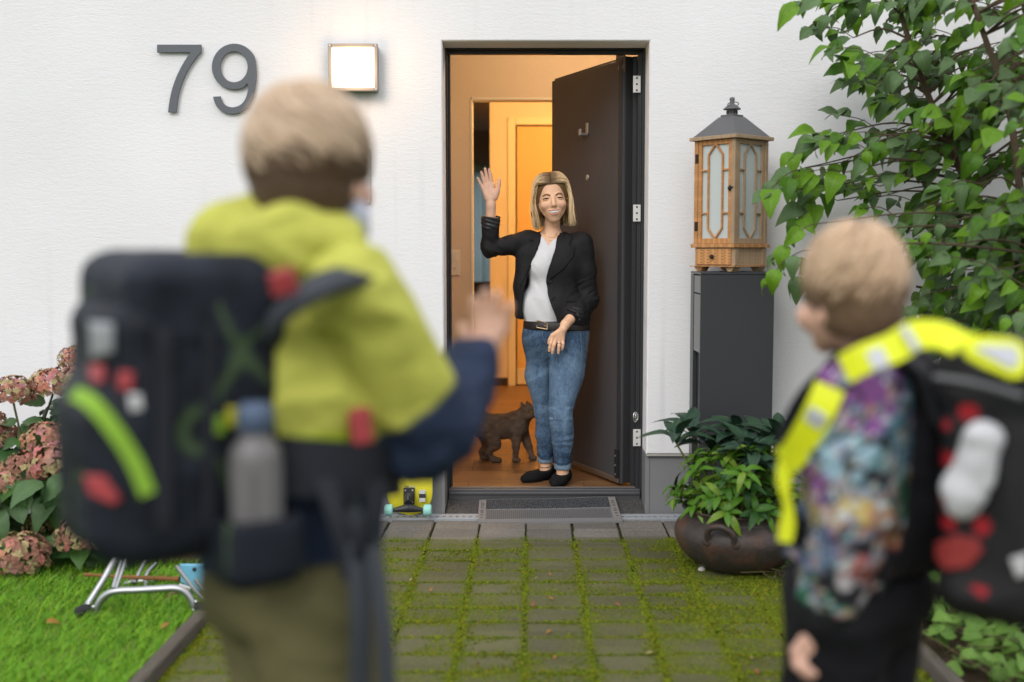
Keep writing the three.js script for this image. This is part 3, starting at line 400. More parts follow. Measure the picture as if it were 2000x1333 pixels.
// ---------------------------------------------------------------- doormat
{
  const zf = 0.17, bl = P(935.5, 979, -0.16), br = P(1201, 973, -0.16), fl = P(932, 1023, zf), fr = P(1216.5, 1020, zf);
  const at = (u, v, o = 0) => { const p = mix3(mix3(fl, fr, u), mix3(bl, br, u), v); p[1] += o + 0.002 * Math.sin(u * 9) * v; return p; };
  const mt = thing('doormat', 'grey ribbed doormat with a dark carpet strip on the step', 'doormat', [0, 0, 0]);
  const quad = (u0, u1, v0, v1, h, n = 10, under = 0.012) => { const pos = [], T = (...q) => q.forEach((p) => pos.push(...p)); for (let i = 0; i < n; i++) { const a = lerp(u0, u1, i / n), b = lerp(u0, u1, (i + 1) / n), A = at(a, v0, h), B = at(b, v0, h), C = at(b, v1, h), D = at(a, v1, h), d = (p) => add(p, [0, -under, 0]); T(A, B, C, A, C, D, A, d(A), d(B), A, d(B), B, D, C, d(C), D, d(C), d(D)); if (!i) T(A, D, d(D), A, d(D), d(A)); if (i === n - 1) T(B, d(B), d(C), B, d(C), C); } const g = new THREE.BufferGeometry(); g.setAttribute('position', new THREE.Float32BufferAttribute(pos, 3)); const uv = new Float32Array(pos.length / 3 * 2); for (let i = 0; i < pos.length / 3; i++) { uv[i * 2] = pos[i * 3]; uv[i * 2 + 1] = pos[i * 3 + 2]; } g.setAttribute('uv', new THREE.BufferAttribute(uv, 2)); g.computeVertexNormals(); return g; };
  const rub = mat([0.19, 0.185, 0.185], 0.75, { bumpMap: fineNoise, bumpScale: 0.001 }), rub2 = mat([0.13, 0.13, 0.132], 0.8), side = mat([0.24, 0.215, 0.205], 0.75);
  part('rubber_edge', quad(0, 1, 0, 0.13, 0.006), rub, mt); part('rubber_edge', quad(0, 1, 0.96, 1, 0.006), rub, mt); part('divider', quad(0.055, 0.945, 0.53, 0.56, 0.0055), rub, mt); part('rubber_bed', quad(0.05, 0.95, 0.131, 0.529, 0.002), rub, mt);
  part('side_border', quad(0.002, 0.054, 0.131, 0.959, 0.006, 3), side, mt); part('side_border', quad(0.946, 0.998, 0.131, 0.959, 0.006, 3), side, mt);
  const carpetTex = tex(256, 256, (u, v) => { const c = 0.02 + 0.15 * Math.pow(pn(u, v, 128, 128, 90), 3) + 0.1 * Math.pow(pn(u, v, 90, 90, 91), 4); return [c * 0.95, c, c * 1.08]; }, { srgb: true, rep: 3.5 });
  part('carpet_strip', quad(0.056, 0.944, 0.561, 0.959, 0.009, 12), mat([1, 1, 1], 1, { map: carpetTex, bumpMap: carpetTex, bumpScale: 0.008 }), mt);
  for (let i = 0; i < 62; i++) { const u = 0.062 + i * 0.01415; part('rib', quad(u, u + 0.008, 0.15, 0.51, 0.007, 1), rub2, mt); }
  for (const u0 of [0.016, 0.96]) for (let i = 0; i < 7; i++) part('relief', quad(u0, u0 + 0.024, 0.18 + i * 0.105, 0.2 + i * 0.105 + (i % 3) * 0.02, 0.0095, 1, 0.004), rub2, mt);
}
// ---------------------------------------------------------------- skateboard leaning on the wall
{
  const base = P(798, 1021, 0.118), topP = [base[0] + 0.0, base[1] + 0.86, 0.045];
  const L = 0.82, Wd = 0.232, tilt = Math.atan2(0.118 - 0.045, 0.82);
  const sb = thing('skateboard', 'yellow and green skateboard leaning underside out against the wall by the door', 'skateboard', [base[0], 0, base[2]]);
  // outline in local x (across), y (along); the ends curl back towards the wall
  const seg = 40, pos = [], uv = [], idx = [], half = (t) => { const e = Math.min(t, 1 - t) * L, r = 0.135; return Wd / 2 * (e < r ? Math.sqrt(Math.max(0, 1 - ((r - e) / r) ** 2.4)) : 1); }, curl = (t) => { const e = Math.min(t, 1 - t) * L; return e < 0.15 ? -0.05 * ((0.15 - e) / 0.15) ** 1.6 : 0; };
  const n = 8; for (const s of [0, 1]) for (let i = 0; i <= seg; i++) { const t = 0.5 - 0.5 * Math.cos(Math.PI * i / seg), h = Math.max(0.002, half(t)); for (let j = 0; j <= n; j++) { const x = (j / n * 2 - 1) * h; pos.push(x, t * L, curl(t) * -1 * -1 + (x / 0.116) ** 2 * -0.006 - s * 0.011); uv.push(x / Wd + 0.5, t); } }
  const row = n + 1, per = (seg + 1) * row; for (let i = 0; i < seg; i++) for (let j = 0; j < n; j++) { const a = i * row + j, b = a + 1, c = a + row, d = c + 1; idx.push(a, b, d, a, d, c, per + a, per + d, per + b, per + a, per + c, per + d); }
  for (let i = 0; i < seg; i++) for (const j of [0, n]) { const a = i * row + j, c = a + row; if (j) idx.push(a, per + a, per + c, a, per + c, c); else idx.push(a, per + c, per + a, a, c, per + c); }
  const g = new THREE.BufferGeometry(); g.setAttribute('position', new THREE.Float32BufferAttribute(pos, 3)); g.setAttribute('uv', new THREE.Float32BufferAttribute(uv, 2)); g.setIndex(idx); g.computeVertexNormals();
  const deckTex = canvasTex(464, 1640, (c, w, h) => {
    const gr = c.createLinearGradient(0, h, 0, 0); gr.addColorStop(0, '#dfd233'); gr.addColorStop(0.27, '#e0d63f'); gr.addColorStop(0.36, '#9fd25a'); gr.addColorStop(0.5, '#4fb59a'); gr.addColorStop(1, '#2f9d97'); c.fillStyle = gr; c.fillRect(0, 0, w, h);
    const Y = (v) => h - v * h / 0.82; // v in metres along the deck
    // two pink shoes riding a thin board
    c.save(); c.translate(w * 0.47, Y(0.345)); c.rotate(0.2); c.strokeStyle = '#e8a08c'; c.lineWidth = 9; c.beginPath(); c.moveTo(-175, -16); c.lineTo(-120, 12); c.lineTo(130, 12); c.lineTo(190, -6); c.stroke();
    c.fillStyle = '#c22766'; for (const x of [-120, 45]) { c.beginPath(); c.moveTo(x, 6); c.lineTo(x - 2, -22); c.quadraticCurveTo(x + 30, -40, x + 45, -110); c.lineTo(x + 95, -110); c.quadraticCurveTo(x + 80, -30, x + 112, 6); c.fill(); }
    c.fillStyle = '#2b2330'; for (const x of [-112, 108]) { c.beginPath(); c.arc(x, 38, 15, 0, 7); c.arc(x + 22, 34, 11, 0, 7); c.fill(); } c.restore();
    c.strokeStyle = '#b7a81f'; c.lineWidth = 8; c.beginPath(); c.moveTo(w * 0.25, Y(0.3)); c.lineTo(w * 0.85, Y(0.315)); c.stroke();
    c.fillStyle = '#c9c4a0'; c.fillRect(w * 0.4, Y(0.155), 110, 14); c.fillStyle = '#8d8660'; c.fillRect(w * 0.4, Y(0.155), 40, 14);
    let s = 5; const r = () => (s = (s * 16807) % 2147483647) / 2147483647; c.fillStyle = '#77681c'; for (let i = 0; i < 40; i++) c.fillRect(r() * w, h - r() * 700, 2 + r() * 5, 2 + r() * 3);
  });
  const put = (gg) => gg.applyMatrix4(new THREE.Matrix4().makeRotationX(-tilt)).translate(base[0], 0.012, base[2] - 0.03);
  const deck = part('deck', put(g), mat([1, 1, 1], 0.3, { map: deckTex, side: THREE.DoubleSide }), sb);
  const blk = mat([0.03, 0.03, 0.033], 0.45, { metalness: 0.3 }), mint = mat([0.30, 0.62, 0.55], 0.45), yel = mat([0.72, 0.55, 0.06], 0.45);
  for (const [y, wm, s] of [[0.105, mint, -1], [0.72, yel, 1]]) {
    const tr = part('truck', [put(box([0, y + 0.0 - s * 0.0, 0.008], [0.056, 0.085, 0.012], 0.003)), put(rod([-0.078, y + s * 0.025 - 0.04 * (s < 0), 0.048], [0.078, y + s * 0.025 - 0.04 * (s < 0), 0.048], 0.009)), put(rod([0, y + s * 0.02 - 0.035 * (s < 0), 0.044], [0.075, y + s * 0.025 - 0.04 * (s < 0), 0.047], 0.024, 0.009)), put(rod([0, y + s * 0.02 - 0.035 * (s < 0), 0.044], [-0.075, y + s * 0.025 - 0.04 * (s < 0), 0.047], 0.024, 0.009)), put(rod([0, y, 0.012], [0, y + s * 0.012 - 0.02 * (s < 0), 0.05], 0.024, 0.019)), put(rod([0, y, 0.05], [0, y + s * 0.006 - 0.01 * (s < 0), 0.062], 0.013, 0.008))], blk, sb);
    for (const x of [-0.018, 0.018]) for (const dy of [-0.03, 0.03]) part('bolt', put(xf(new THREE.CylinderGeometry(0.005, 0.005, 0.004, 8), [x, y + dy, 0.0155], [Math.PI / 2, 0, 0])), M.steel, sb);
    for (const x of [-1, 1]) { const cy = y + s * 0.025 - 0.04 * (s < 0); const w = part('wheel', put(lathe([[0.006, -0.021], [0.021, -0.021], [0.027, -0.017], [0.029, -0.01], [0.029, 0.01], [0.027, 0.017], [0.021, 0.021], [0.006, 0.021]], [0, 0, 0], 24).rotateZ(Math.PI / 2).translate(x * 0.097, cy, 0.048)), wm, sb); }
  }
  for (const x of [-0.02, 0.02]) for (const y of [0.2, 0.265]) part('bolt_hole', put(xf(new THREE.CylinderGeometry(0.0035, 0.0035, 0.002, 8), [x, y, 0.001], [Math.PI / 2, 0, 0])), M.darkHole, sb);
  part('sticker', put(box([0.066, 0.105, 0.0015], [0.03, 0.06, 0.002], 0.0008)), mat([0.5, 0.5, 0.5], 0.4), sb); part('sticker', put(box([0.066, 0.105, 0.003], [0.034, 0.02, 0.001], 0)), blk, sb);
}
// ---------------------------------------------------------------- letterbox pillar with a wooden lantern on top
const pillarTop = P(1430, 532, 0.34)[1], pzF = 0.36, pzB = 0.025, pxL = P(1367, 700, pzF)[0], pxR = P(1510, 700, pzF)[0];
{
  const mb = thing('letterbox_pillar', 'tall dark grey metal letterbox pillar beside the doorway', 'letterbox', [(pxL + pxR) / 2, 0, (pzF + pzB) / 2]);
  const pm = mat([0.038, 0.04, 0.044], 0.34, { bumpMap: fineNoise, bumpScale: 0.00015 }), lt = mat([0.2, 0.2, 0.2], 0.42, { metalness: 0.35 });
  part('body', [span([pxL + 0.022, 0.0, pzB], [pxR, pillarTop - 0.012, pzF - 0.012], 0.003)], pm, mb);
  part('front_panel', span([pxL, 0.0, pzF - 0.012], [pxR + 0.001, pillarTop - 0.012, pzF], 0.002), pm, mb);
  part('lid', span([pxL, pillarTop - 0.0115, pzB - 0.002], [pxR + 0.003, pillarTop, pzF + 0.002], 0.003), pm, mb);
  // the side that faces the path: flap and newspaper recess
  const yA = P(1360, 573, 0.2)[1], yB = P(1360, 686, 0.2)[1];
  part('flap', span([pxL + 0.003, yA + 0.003, pzB + 0.11], [pxL + 0.021, pillarTop - 0.018, pzF - 0.014], 0.002), lt, mb);
  part('flap', span([pxL + 0.003, yB, pzB + 0.11], [pxL + 0.021, yA - 0.003, pzF - 0.014], 0.002), lt, mb);
  part('side_rail', span([pxL + 0.001, 0.0, pzB], [pxL + 0.0215, pillarTop - 0.014, pzB + 0.1], 0.002), pm, mb);
}
{
  const zc = 0.2, c = [P(1426, 500, zc)[0], pillarTop, zc], ln = thing('lantern', 'weathered wooden lantern with a grey metal roof on the letterbox pillar', 'lantern', c);
  const y = (py) => P(1426, py, zc)[1], ang = 0.86, s = 0.250;
  const wTex = tex(512, 512, (u, v) => { const g = pf(u, v, 40, 3, 4, 14), k = pf(u, v, 4, 3, 3, 15), c2 = 0.6 + 0.7 * g, d = k > 0.62 ? 0.6 : 1; return [0.62 * c2 * d, 0.31 * c2 * d, 0.125 * c2 * d]; }, { srgb: true, rep: 5 });
  const gTex = tex(512, 512, (u, v) => { const g = pf(u, v, 40, 3, 4, 16), k = pf(u, v, 5, 3, 3, 18), c2 = 0.55 + 0.7 * g; return [(0.40 + 0.16 * k) * c2, (0.31 + 0.07 * k) * c2, 0.225 * c2]; }, { srgb: true, rep: 5 });
  const wb = tex(256, 256, (u, v) => pf(u, v, 40, 4, 3, 14), { rep: 6 });
  const wood = mat([1, 1, 1], 0.65, { map: wTex, bumpMap: wb, bumpScale: 0.001 }), grey = mat([1, 1, 1], 0.75, { map: gTex, bumpMap: wb, bumpScale: 0.0015 }), tin = mat([0.115, 0.115, 0.12], 0.5, { metalness: 0.25, bumpMap: fineNoise, bumpScale: 0.0006 }), iron = mat([0.035, 0.028, 0.024], 0.6);
  const put = (g) => g.applyMatrix4(new THREE.Matrix4().makeRotationY(-ang)).translate(c[0], 0, c[2]);
  // local faces: +z is the door side (left in view after the turn), +x the grey side
  const yb0 = y(530), yb1 = y(521), yd0 = y(519), yd1 = y(484), ym = y(477), yw1 = y(276), ye = y(269), h = s / 2;
  for (const [a, b] of [[-1, -1], [1, -1], [-1, 1], [1, 1]]) part('foot', put(extr([[-0.012, 0], [0.012, 0], [0.028, yb1 - yb0], [-0.028, yb1 - yb0]], 0.05, 0.002).translate(a * (h - 0.03), yb0, b * (h - 0.03) - 0.025)), a > 0 ? grey : wood, ln);
  part('base_board', put(box([0, (yb1 + yd0) / 2, 0], [s + 0.025, yd0 - yb1, s + 0.025], 0.002)), wood, ln);
  part('base_box', put(box([0, (yd0 + yd1) / 2, 0], [s - 0.012, yd1 - yd0, s - 0.012], 0.002)), grey, ln);
  const dr_ = part('drawer', put(box([0, (yd0 + yd1) / 2, h - 0.003], [s - 0.035, yd1 - yd0 - 0.012, 0.012], 0.002)), wood, ln);
  part('knob', put(xf(new THREE.SphereGeometry(0.011, 14, 10), [0, (yd0 + yd1) / 2, h + 0.012])), iron, dr_); part('knob', put(rod([0, (yd0 + yd1) / 2, h], [0, (yd0 + yd1) / 2, h + 0.01], 0.006)), iron, dr_);
  for (const t of [[-1, 0], [1, 0]]) part('side_frame', put(box([h - 0.003, (yd0 + yd1) / 2, t[0] * (h - 0.022)], [0.012, yd1 - yd0 - 0.004, 0.03], 0.002)), grey, ln);
  part('shelf_board', put(box([0, (yd1 + ym) / 2, 0], [s + 0.02, ym - yd1, s + 0.02], 0.002)), wood, ln);
  // corner posts, rails, glass and tracery on four sides
  const pw = 0.022, H = yw1 - ym;
  for (const [a, b] of [[-1, -1], [1, -1], [-1, 1], [1, 1]]) part('post', put(box([a * (h - pw / 2), (ym + yw1) / 2, b * (h - pw / 2)], [pw, H - 0.001, pw], 0.002)), a > 0 ? grey : wood, ln);
  const glass = mat([0.72, 0.77, 0.76], 0.5, { physical: true, transmission: 0.35 });
  for (let k = 0; k < 4; k++) {
    const R = (g) => put(g.applyMatrix4(new THREE.Matrix4().makeRotationY(k * Math.PI / 2))), mt_ = k === 1 ? grey : wood, fw = h - pw - 0.001, fr = 0.02, th = 0.013, zf = h - 0.010, yA = ym + 0.001, yB = yw1 - 0.001;
    const pane = part(k === 0 ? 'door' : 'side_panel', [R(box([-fw + fr / 2, (yA + yB) / 2, zf], [fr, yB - yA, th], 0.0015)), R(box([fw - fr / 2, (yA + yB) / 2, zf], [fr, yB - yA, th], 0.0015)), R(box([0, yA + 0.013, zf], [2 * fw - 2 * fr, 0.026, th - 0.001], 0.0015)), R(box([0, yB - 0.011, zf], [2 * fw - 2 * fr, 0.022, th - 0.001], 0.0015))], mt_, ln);
    // tracery: a long lozenge-ended hexagon and short cross bars
    const x1 = 0.040, yT = yB - 0.022, yL = yA + 0.026, xo = fw - fr, tri = 0.048, bar = (p, q, w = 0.0085) => { const d = Math.hypot(q[0] - p[0], q[1] - p[1]); return R(box([0, 0, 0], [w, d, 0.010], 0.001).rotateZ(-Math.atan2(q[0] - p[0], q[1] - p[1])).translate((p[0] + q[0]) / 2, (p[1] + q[1]) / 2, zf + 0.0005)); };
    const xs = 0.043; for (const e of [-1, 1]) { part('muntin', bar([e * xs, yL + tri], [e * xs, yT - tri]), mt_, pane); part('muntin', bar([e * xs, yT - tri], [e * 0.002, yT + 0.002]), mt_, pane); part('muntin', bar([e * xs, yL + tri], [e * 0.002, yL - 0.002]), mt_, pane); for (const f of [0.27, 0.73]) part('muntin', bar([e * (xs + 0.004), lerp(yL, yT, f)], [e * (xo + 0.002), lerp(yL, yT, f)], 0.008), mt_, pane); }
    part('pane', R(span([-xo - 0.003, yL - 0.003, zf - 0.0065], [xo + 0.003, yT + 0.003, zf - 0.0045], 0)), glass, pane);
    if (k === 0) { part('latch', [R(xf(new THREE.SphereGeometry(0.010, 12, 8), [fw - 0.006, lerp(yA, yB, 0.53), zf + 0.012])), R(box([fw - 0.006, lerp(yA, yB, 0.53), zf + 0.007], [0.018, 0.026, 0.004], 0.001)), R(rod([fw - 0.012, lerp(yA, yB, 0.53) - 0.002, zf + 0.014], [fw + 0.014, lerp(yA, yB, 0.53) + 0.004, zf + 0.014], 0.003))], iron, pane); for (const f of [0.17, 0.83]) part('hinge', R(box([-fw - 0.008, lerp(yA, yB, f), zf + 0.006], [0.016, 0.045, 0.014], 0.002)), iron, pane); }
  }
  part('eave_board', put(box([0, (yw1 + ye) / 2, 0], [s + 0.036, ye - yw1, s + 0.036], 0.002)), grey, ln);
  // pyramid roof, chimney with slots, cap, knob and ring
  const roof = new THREE.CylinderGeometry(0.062 * 1.0, (h + 0.006) * Math.SQRT2, y(229) - ye - 0.001, 4, 1); roof.rotateY(Math.PI / 4); roof.translate(0, (y(229) + ye) / 2, 0);
  const rg = roof.toNonIndexed(); rg.computeVertexNormals();
  part('roof', [put(rg), put(box([0, y(227.5), 0], [0.078, 0.012, 0.078], 0.002))], tin, ln);
  part('chimney', put(rod([0, y(226), 0], [0, y(214), 0], 0.026)), tin, ln); for (let k = 0; k < 12; k++) part('slot', put(box([0, y(220), 0.026], [0.006, 0.014, 0.002], 0).rotateY(k * Math.PI / 6)), M.darkHole, ln);
  part('cap', put(lathe([[0.042, y(214)], [0.042, y(212.5)], [0.022, y(206)], [0.011, y(203)], [0.011, y(197)], [0.013, y(195)], [0.011, y(191)], [0.0001, y(189.5)]], [0, 0, 0], 28)), tin, ln);
  part('ring', put(new THREE.TorusGeometry(0.026, 0.0022, 8, 28).rotateX(1.25).rotateY(0.9).translate(0.016, y(205), 0.012)), tin, ln);
}
// ---------------------------------------------------------------- on the lawn: tube frame, blue scooter, stick
{
  const z1 = 1.52, tm = mat([0.42, 0.43, 0.44], 0.38, { metalness: 0.9 }), blk = mat([0.025, 0.025, 0.027], 0.6), b0 = G(160, 1197, 0.02);
  const fr = thing('climbing_frame', 'silver tube frame with black rubber end caps standing on the lawn', 'tube frame', [b0[0] + 0.2, 0, b0[2]]);
  const Z = b0[2], p = (px, py, dz = 0) => P(px, py, Z + dz), r = 0.0135;
  part('leg_tube', tube([p(186, 1200), p(190, 1185), p(201, 1168), p(216, 1158), p(236, 1154.5), p(262, 1153.5), p(290, 1152), p(318, 1150.5), p(340, 1149.5), p(356, 1153), p(368, 1164), p(377, 1181), p(382, 1197)], r, 60, 12), tm, fr);
  part('leg_tube', tube([p(168, 1186), p(200, 1136, -0.05), p(228, 1090, -0.1), p(243, 1081, -0.12), p(262, 1079, -0.16), p(300, 1082, -0.3)], r * 0.9, 50, 12), tm, fr);
  part('cross_tube', tube([p(220, 1150), p(232, 1110, -0.08), p(245, 1070, -0.15)], r * 0.5, 20, 8), tm, fr); part('cross_tube', tube([p(226, 1150), p(240, 1110, -0.08), p(256, 1056, -0.15)], r * 0.5, 20, 8), tm, fr);
  part('cross_tube', tube([p(262, 1140, -0.25), p(272, 1118, -0.3), p(284, 1096, -0.35)], r * 0.6, 20, 8), tm, fr); part('cross_tube', tube([p(284, 1150, -0.3), p(286, 1122, -0.33), p(304, 1102, -0.38)], r * 0.6, 20, 8), tm, fr);
  part('cross_tube', tube([p(343, 1106), p(368, 1138), p(394, 1170)], r * 0.6, 20, 8), tm, fr); part('cross_tube', tube([p(380, 1132), p(392, 1150), p(406, 1166)], r * 0.6, 20, 8), tm, fr);
  part('leg_tube', tube([p(195, 1190, -0.35), p(215, 1165, -0.35), p(250, 1140, -0.35), p(300, 1135, -0.35)], r * 0.9, 30, 10), tm, fr);
  const capAt = (q, d) => part('rubber_cap', [rod(q, add(q, d), 0.024, 0.022, 20), xf(new THREE.SphereGeometry(0.022, 16, 10), add(q, d), [0, 0, 0], [1, 1, 1])], blk, fr);
  capAt(p(176, 1190), [-0.03, -0.005, 0.02]); capAt(p(388, 1186), [0.022, -0.008, 0.02]);
  for (const q of [[172, 1180], [182, 1186], [382, 1176], [378, 1192]]) part('bolt', xf(new THREE.SphereGeometry(0.007, 10, 8), p(q[0], q[1], 0.012)), M.steel, fr);
  // scooter
  const zs = Z - 0.22, sc = thing('scooter', 'light blue toy scooter with small brown wheels behind the tube frame', 'scooter', [P(380, 1200, zs)[0], 0, zs]), s = (px, py, dz = 0) => P(px, py, zs + dz), blu = mat([0.16, 0.42, 0.58], 0.35);
  const pl = [[350, 1104], [398, 1104], [411, 1116], [412, 1150], [404, 1164], [352, 1138]].map(([x, y]) => s(x, y)).map((q) => [q[0], q[1]]);
  part('deck_panel', extr(pl.reverse(), 0.02, 0.004).translate(0, 0, zs - 0.02), blu, sc); part('bolt', xf(new THREE.SphereGeometry(0.008, 10, 8), s(379, 1113)), blk, sc);
  const wh = s(350, 1180, 0.0), wr = 0.062, wheel = part('wheel', xf(new THREE.TorusGeometry(wr * 0.82, wr * 0.18, 10, 28), wh, [0, 0.5, 0]), mat([0.13, 0.075, 0.05], 0.7), sc); part('hub', [xf(new THREE.CylinderGeometry(wr * 0.3, wr * 0.3, 0.03, 16), wh, [Math.PI / 2, 0, 0.5]), ...[0, 1, 2, 3, 4].map((k) => rod(wh, add(wh, [Math.cos(k * 1.257) * wr * 0.7 * 0.87, Math.sin(k * 1.257) * wr * 0.7, -Math.cos(k * 1.257) * wr * 0.35]), 0.006))], mat([0.3, 0.3, 0.28], 0.5), wheel);
  part('axle_bracket', [rod(s(350, 1143), s(372, 1150), 0.008), rod(s(350, 1149), s(372, 1152), 0.008), rod(s(356, 1148), wh, 0.008)], tm, sc);
  solo('garden_stick', tube([p(163, 1123, -0.28), p(215, 1126, -0.28), p(270, 1129, -0.26), p(350, 1132, -0.25)], (t) => 0.006 + 0.004 * t + 0.0015 * Math.sin(t * 40), 60, 8), mat([0.30, 0.14, 0.055], 0.75, { bumpMap: fineNoise, bumpScale: 0.002 }), 'thin brown wooden stick lying across the grass behind the tube frame', 'stick');
}
// ---------------------------------------------------------------- leaves
// a leaf grows from the origin along +y, its upper face towards +z
function leafGeo(L, W, prof, o = {}) {
  const n = o.n || 6, fold = o.fold ?? 0.25, bend = o.bend ?? 0.2, wave = o.wave ?? 0, pos = [], uv = [], idx = [];
  for (let i = 0; i <= n; i++) { const t = i / n, w = W / 2 * prof(t), a = bend * t, y = L * t * Math.cos(a * 0.6), z0 = -L * t * Math.sin(a * t * 0.9); for (const s of [-1, -0.5, 0, 0.5, 1]) { const tooth = Math.abs(s) === 1 && o.tooth ? (i % 2 ? 1 + o.tooth : 1 - o.tooth * 0.4) : 1; pos.push(s * w * tooth, y, z0 + Math.abs(s) * w * fold + wave * W * Math.sin(t * 11 + s * 2) * Math.abs(s)); uv.push(s * 0.5 + 0.5, t); } }
  for (let i = 0; i < n; i++) for (let j = 0; j < 4; j++) { const a = i * 5 + j; idx.push(a, a + 1, a + 6, a, a + 6, a + 5); }
  const g = new THREE.BufferGeometry(); g.setAttribute('position', new THREE.Float32BufferAttribute(pos, 3)); g.setAttribute('uv', new THREE.Float32BufferAttribute(uv, 2)); g.setIndex(idx); g.computeVertexNormals(); return g;
}
const ovate = (t) => Math.pow(Math.sin(Math.PI * Math.pow(clamp(t, 0, 1), 0.68)), 0.85) * (t < 0.02 ? 0.3 : 1), oblong = (t) => Math.pow(Math.sin(Math.PI * clamp(t * 0.97 + 0.02)), 0.62), lance = (t) => Math.pow(Math.sin(Math.PI * Math.pow(clamp(t), 1.25)), 0.9), heart = (t) => t < 0.08 ? 0.75 : Math.pow(Math.cos(Math.PI / 2 * Math.pow((t - 0.08) / 0.92, 1.1)), 0.7);
const leafTex = (a, b, vein, seed) => tex(128, 256, (u, v) => { const s = Math.abs(u - 0.5), mid = Math.exp(-Math.pow(s / 0.018, 2)), side = Math.max(0, Math.cos((v * 9 - s * 4.2) * Math.PI * 2) - 0.86) * 4 * (s < 0.46 ? 1 : 0), n = pf(u, v, 5, 8, 4, seed), k = clamp(0.75 * mid + 0.35 * side); return [0, 1, 2].map((i) => lerp(lerp(a[i], b[i], n), vein[i], k)); }, { srgb: true });
const leafMat = (a, b, vein, seed, rough = 0.45, tr = 0.22) => { const t = leafTex(a, b, vein, seed); return mat([1, 1, 1], rough, { physical: true, map: t, transmission: tr, specularIntensity: 0.35, side: THREE.DoubleSide, bumpMap: t, bumpScale: 0.0015, thickness: 0 }); };
const _m = new THREE.Matrix4(), _q = new THREE.Quaternion();
function frameM(pos, dir, up, s) { let y = nrm(dir), z = sub(up, mul(y, dot3(up, y))); z = len3(z) < 1e-4 ? nrm(cross([1, 0.1, 0], y)) : nrm(z); const x = cross(y, z); _m.makeBasis(V(...x), V(...y), V(...z)); _m.scale(typeof s === 'number' ? V(s, s, s) : V(...s)); _m.setPosition(...pos); return _m; }
class Leaves { // leaves of one plant: the first ones single parts, the others one mass
  constructor(plant, most) { this.plant = plant; this.most = most; this.n = 0; this.more = []; }
  add(geo, m, pos, dir, up, s, name = 'leaf') { const M4 = frameM(pos, dir, up, s).clone(); if (this.n++ < this.most) { const r = rootAt(this.plant), o = sh(new THREE.Mesh(geo, m)); o.name = name; M4.setPosition(pos[0] - r.x, pos[1] - r.y, pos[2] - r.z); M4.decompose(o.position, o.quaternion, o.scale); this.plant.add(o); return o; } this.more.push([geo, m, M4]); }
  done(name = 'foliage') { const by = new Map(); for (const [g, m, M4] of this.more) { const k = m.uuid; if (!by.has(k)) by.set(k, [m, []]); by.get(k)[1].push(g.clone().applyMatrix4(M4)); } for (const [m, gs] of by.values()) part(name, join(gs), m, this.plant).userData.kind = 'stuff'; }
}
function inside(poly, x, y) { let c = false; for (let i = 0, j = poly.length - 1; i < poly.length; j = i++) { const [xi, yi] = poly[i], [xj, yj] = poly[j]; if ((yi > y) !== (yj > y) && x < (xj - xi) * (y - yi) / (yj - yi) + xi) c = !c; } return c; }
const rv = () => nrm([rnd(-1, 1), rnd(-1, 1), rnd(-1, 1)]);

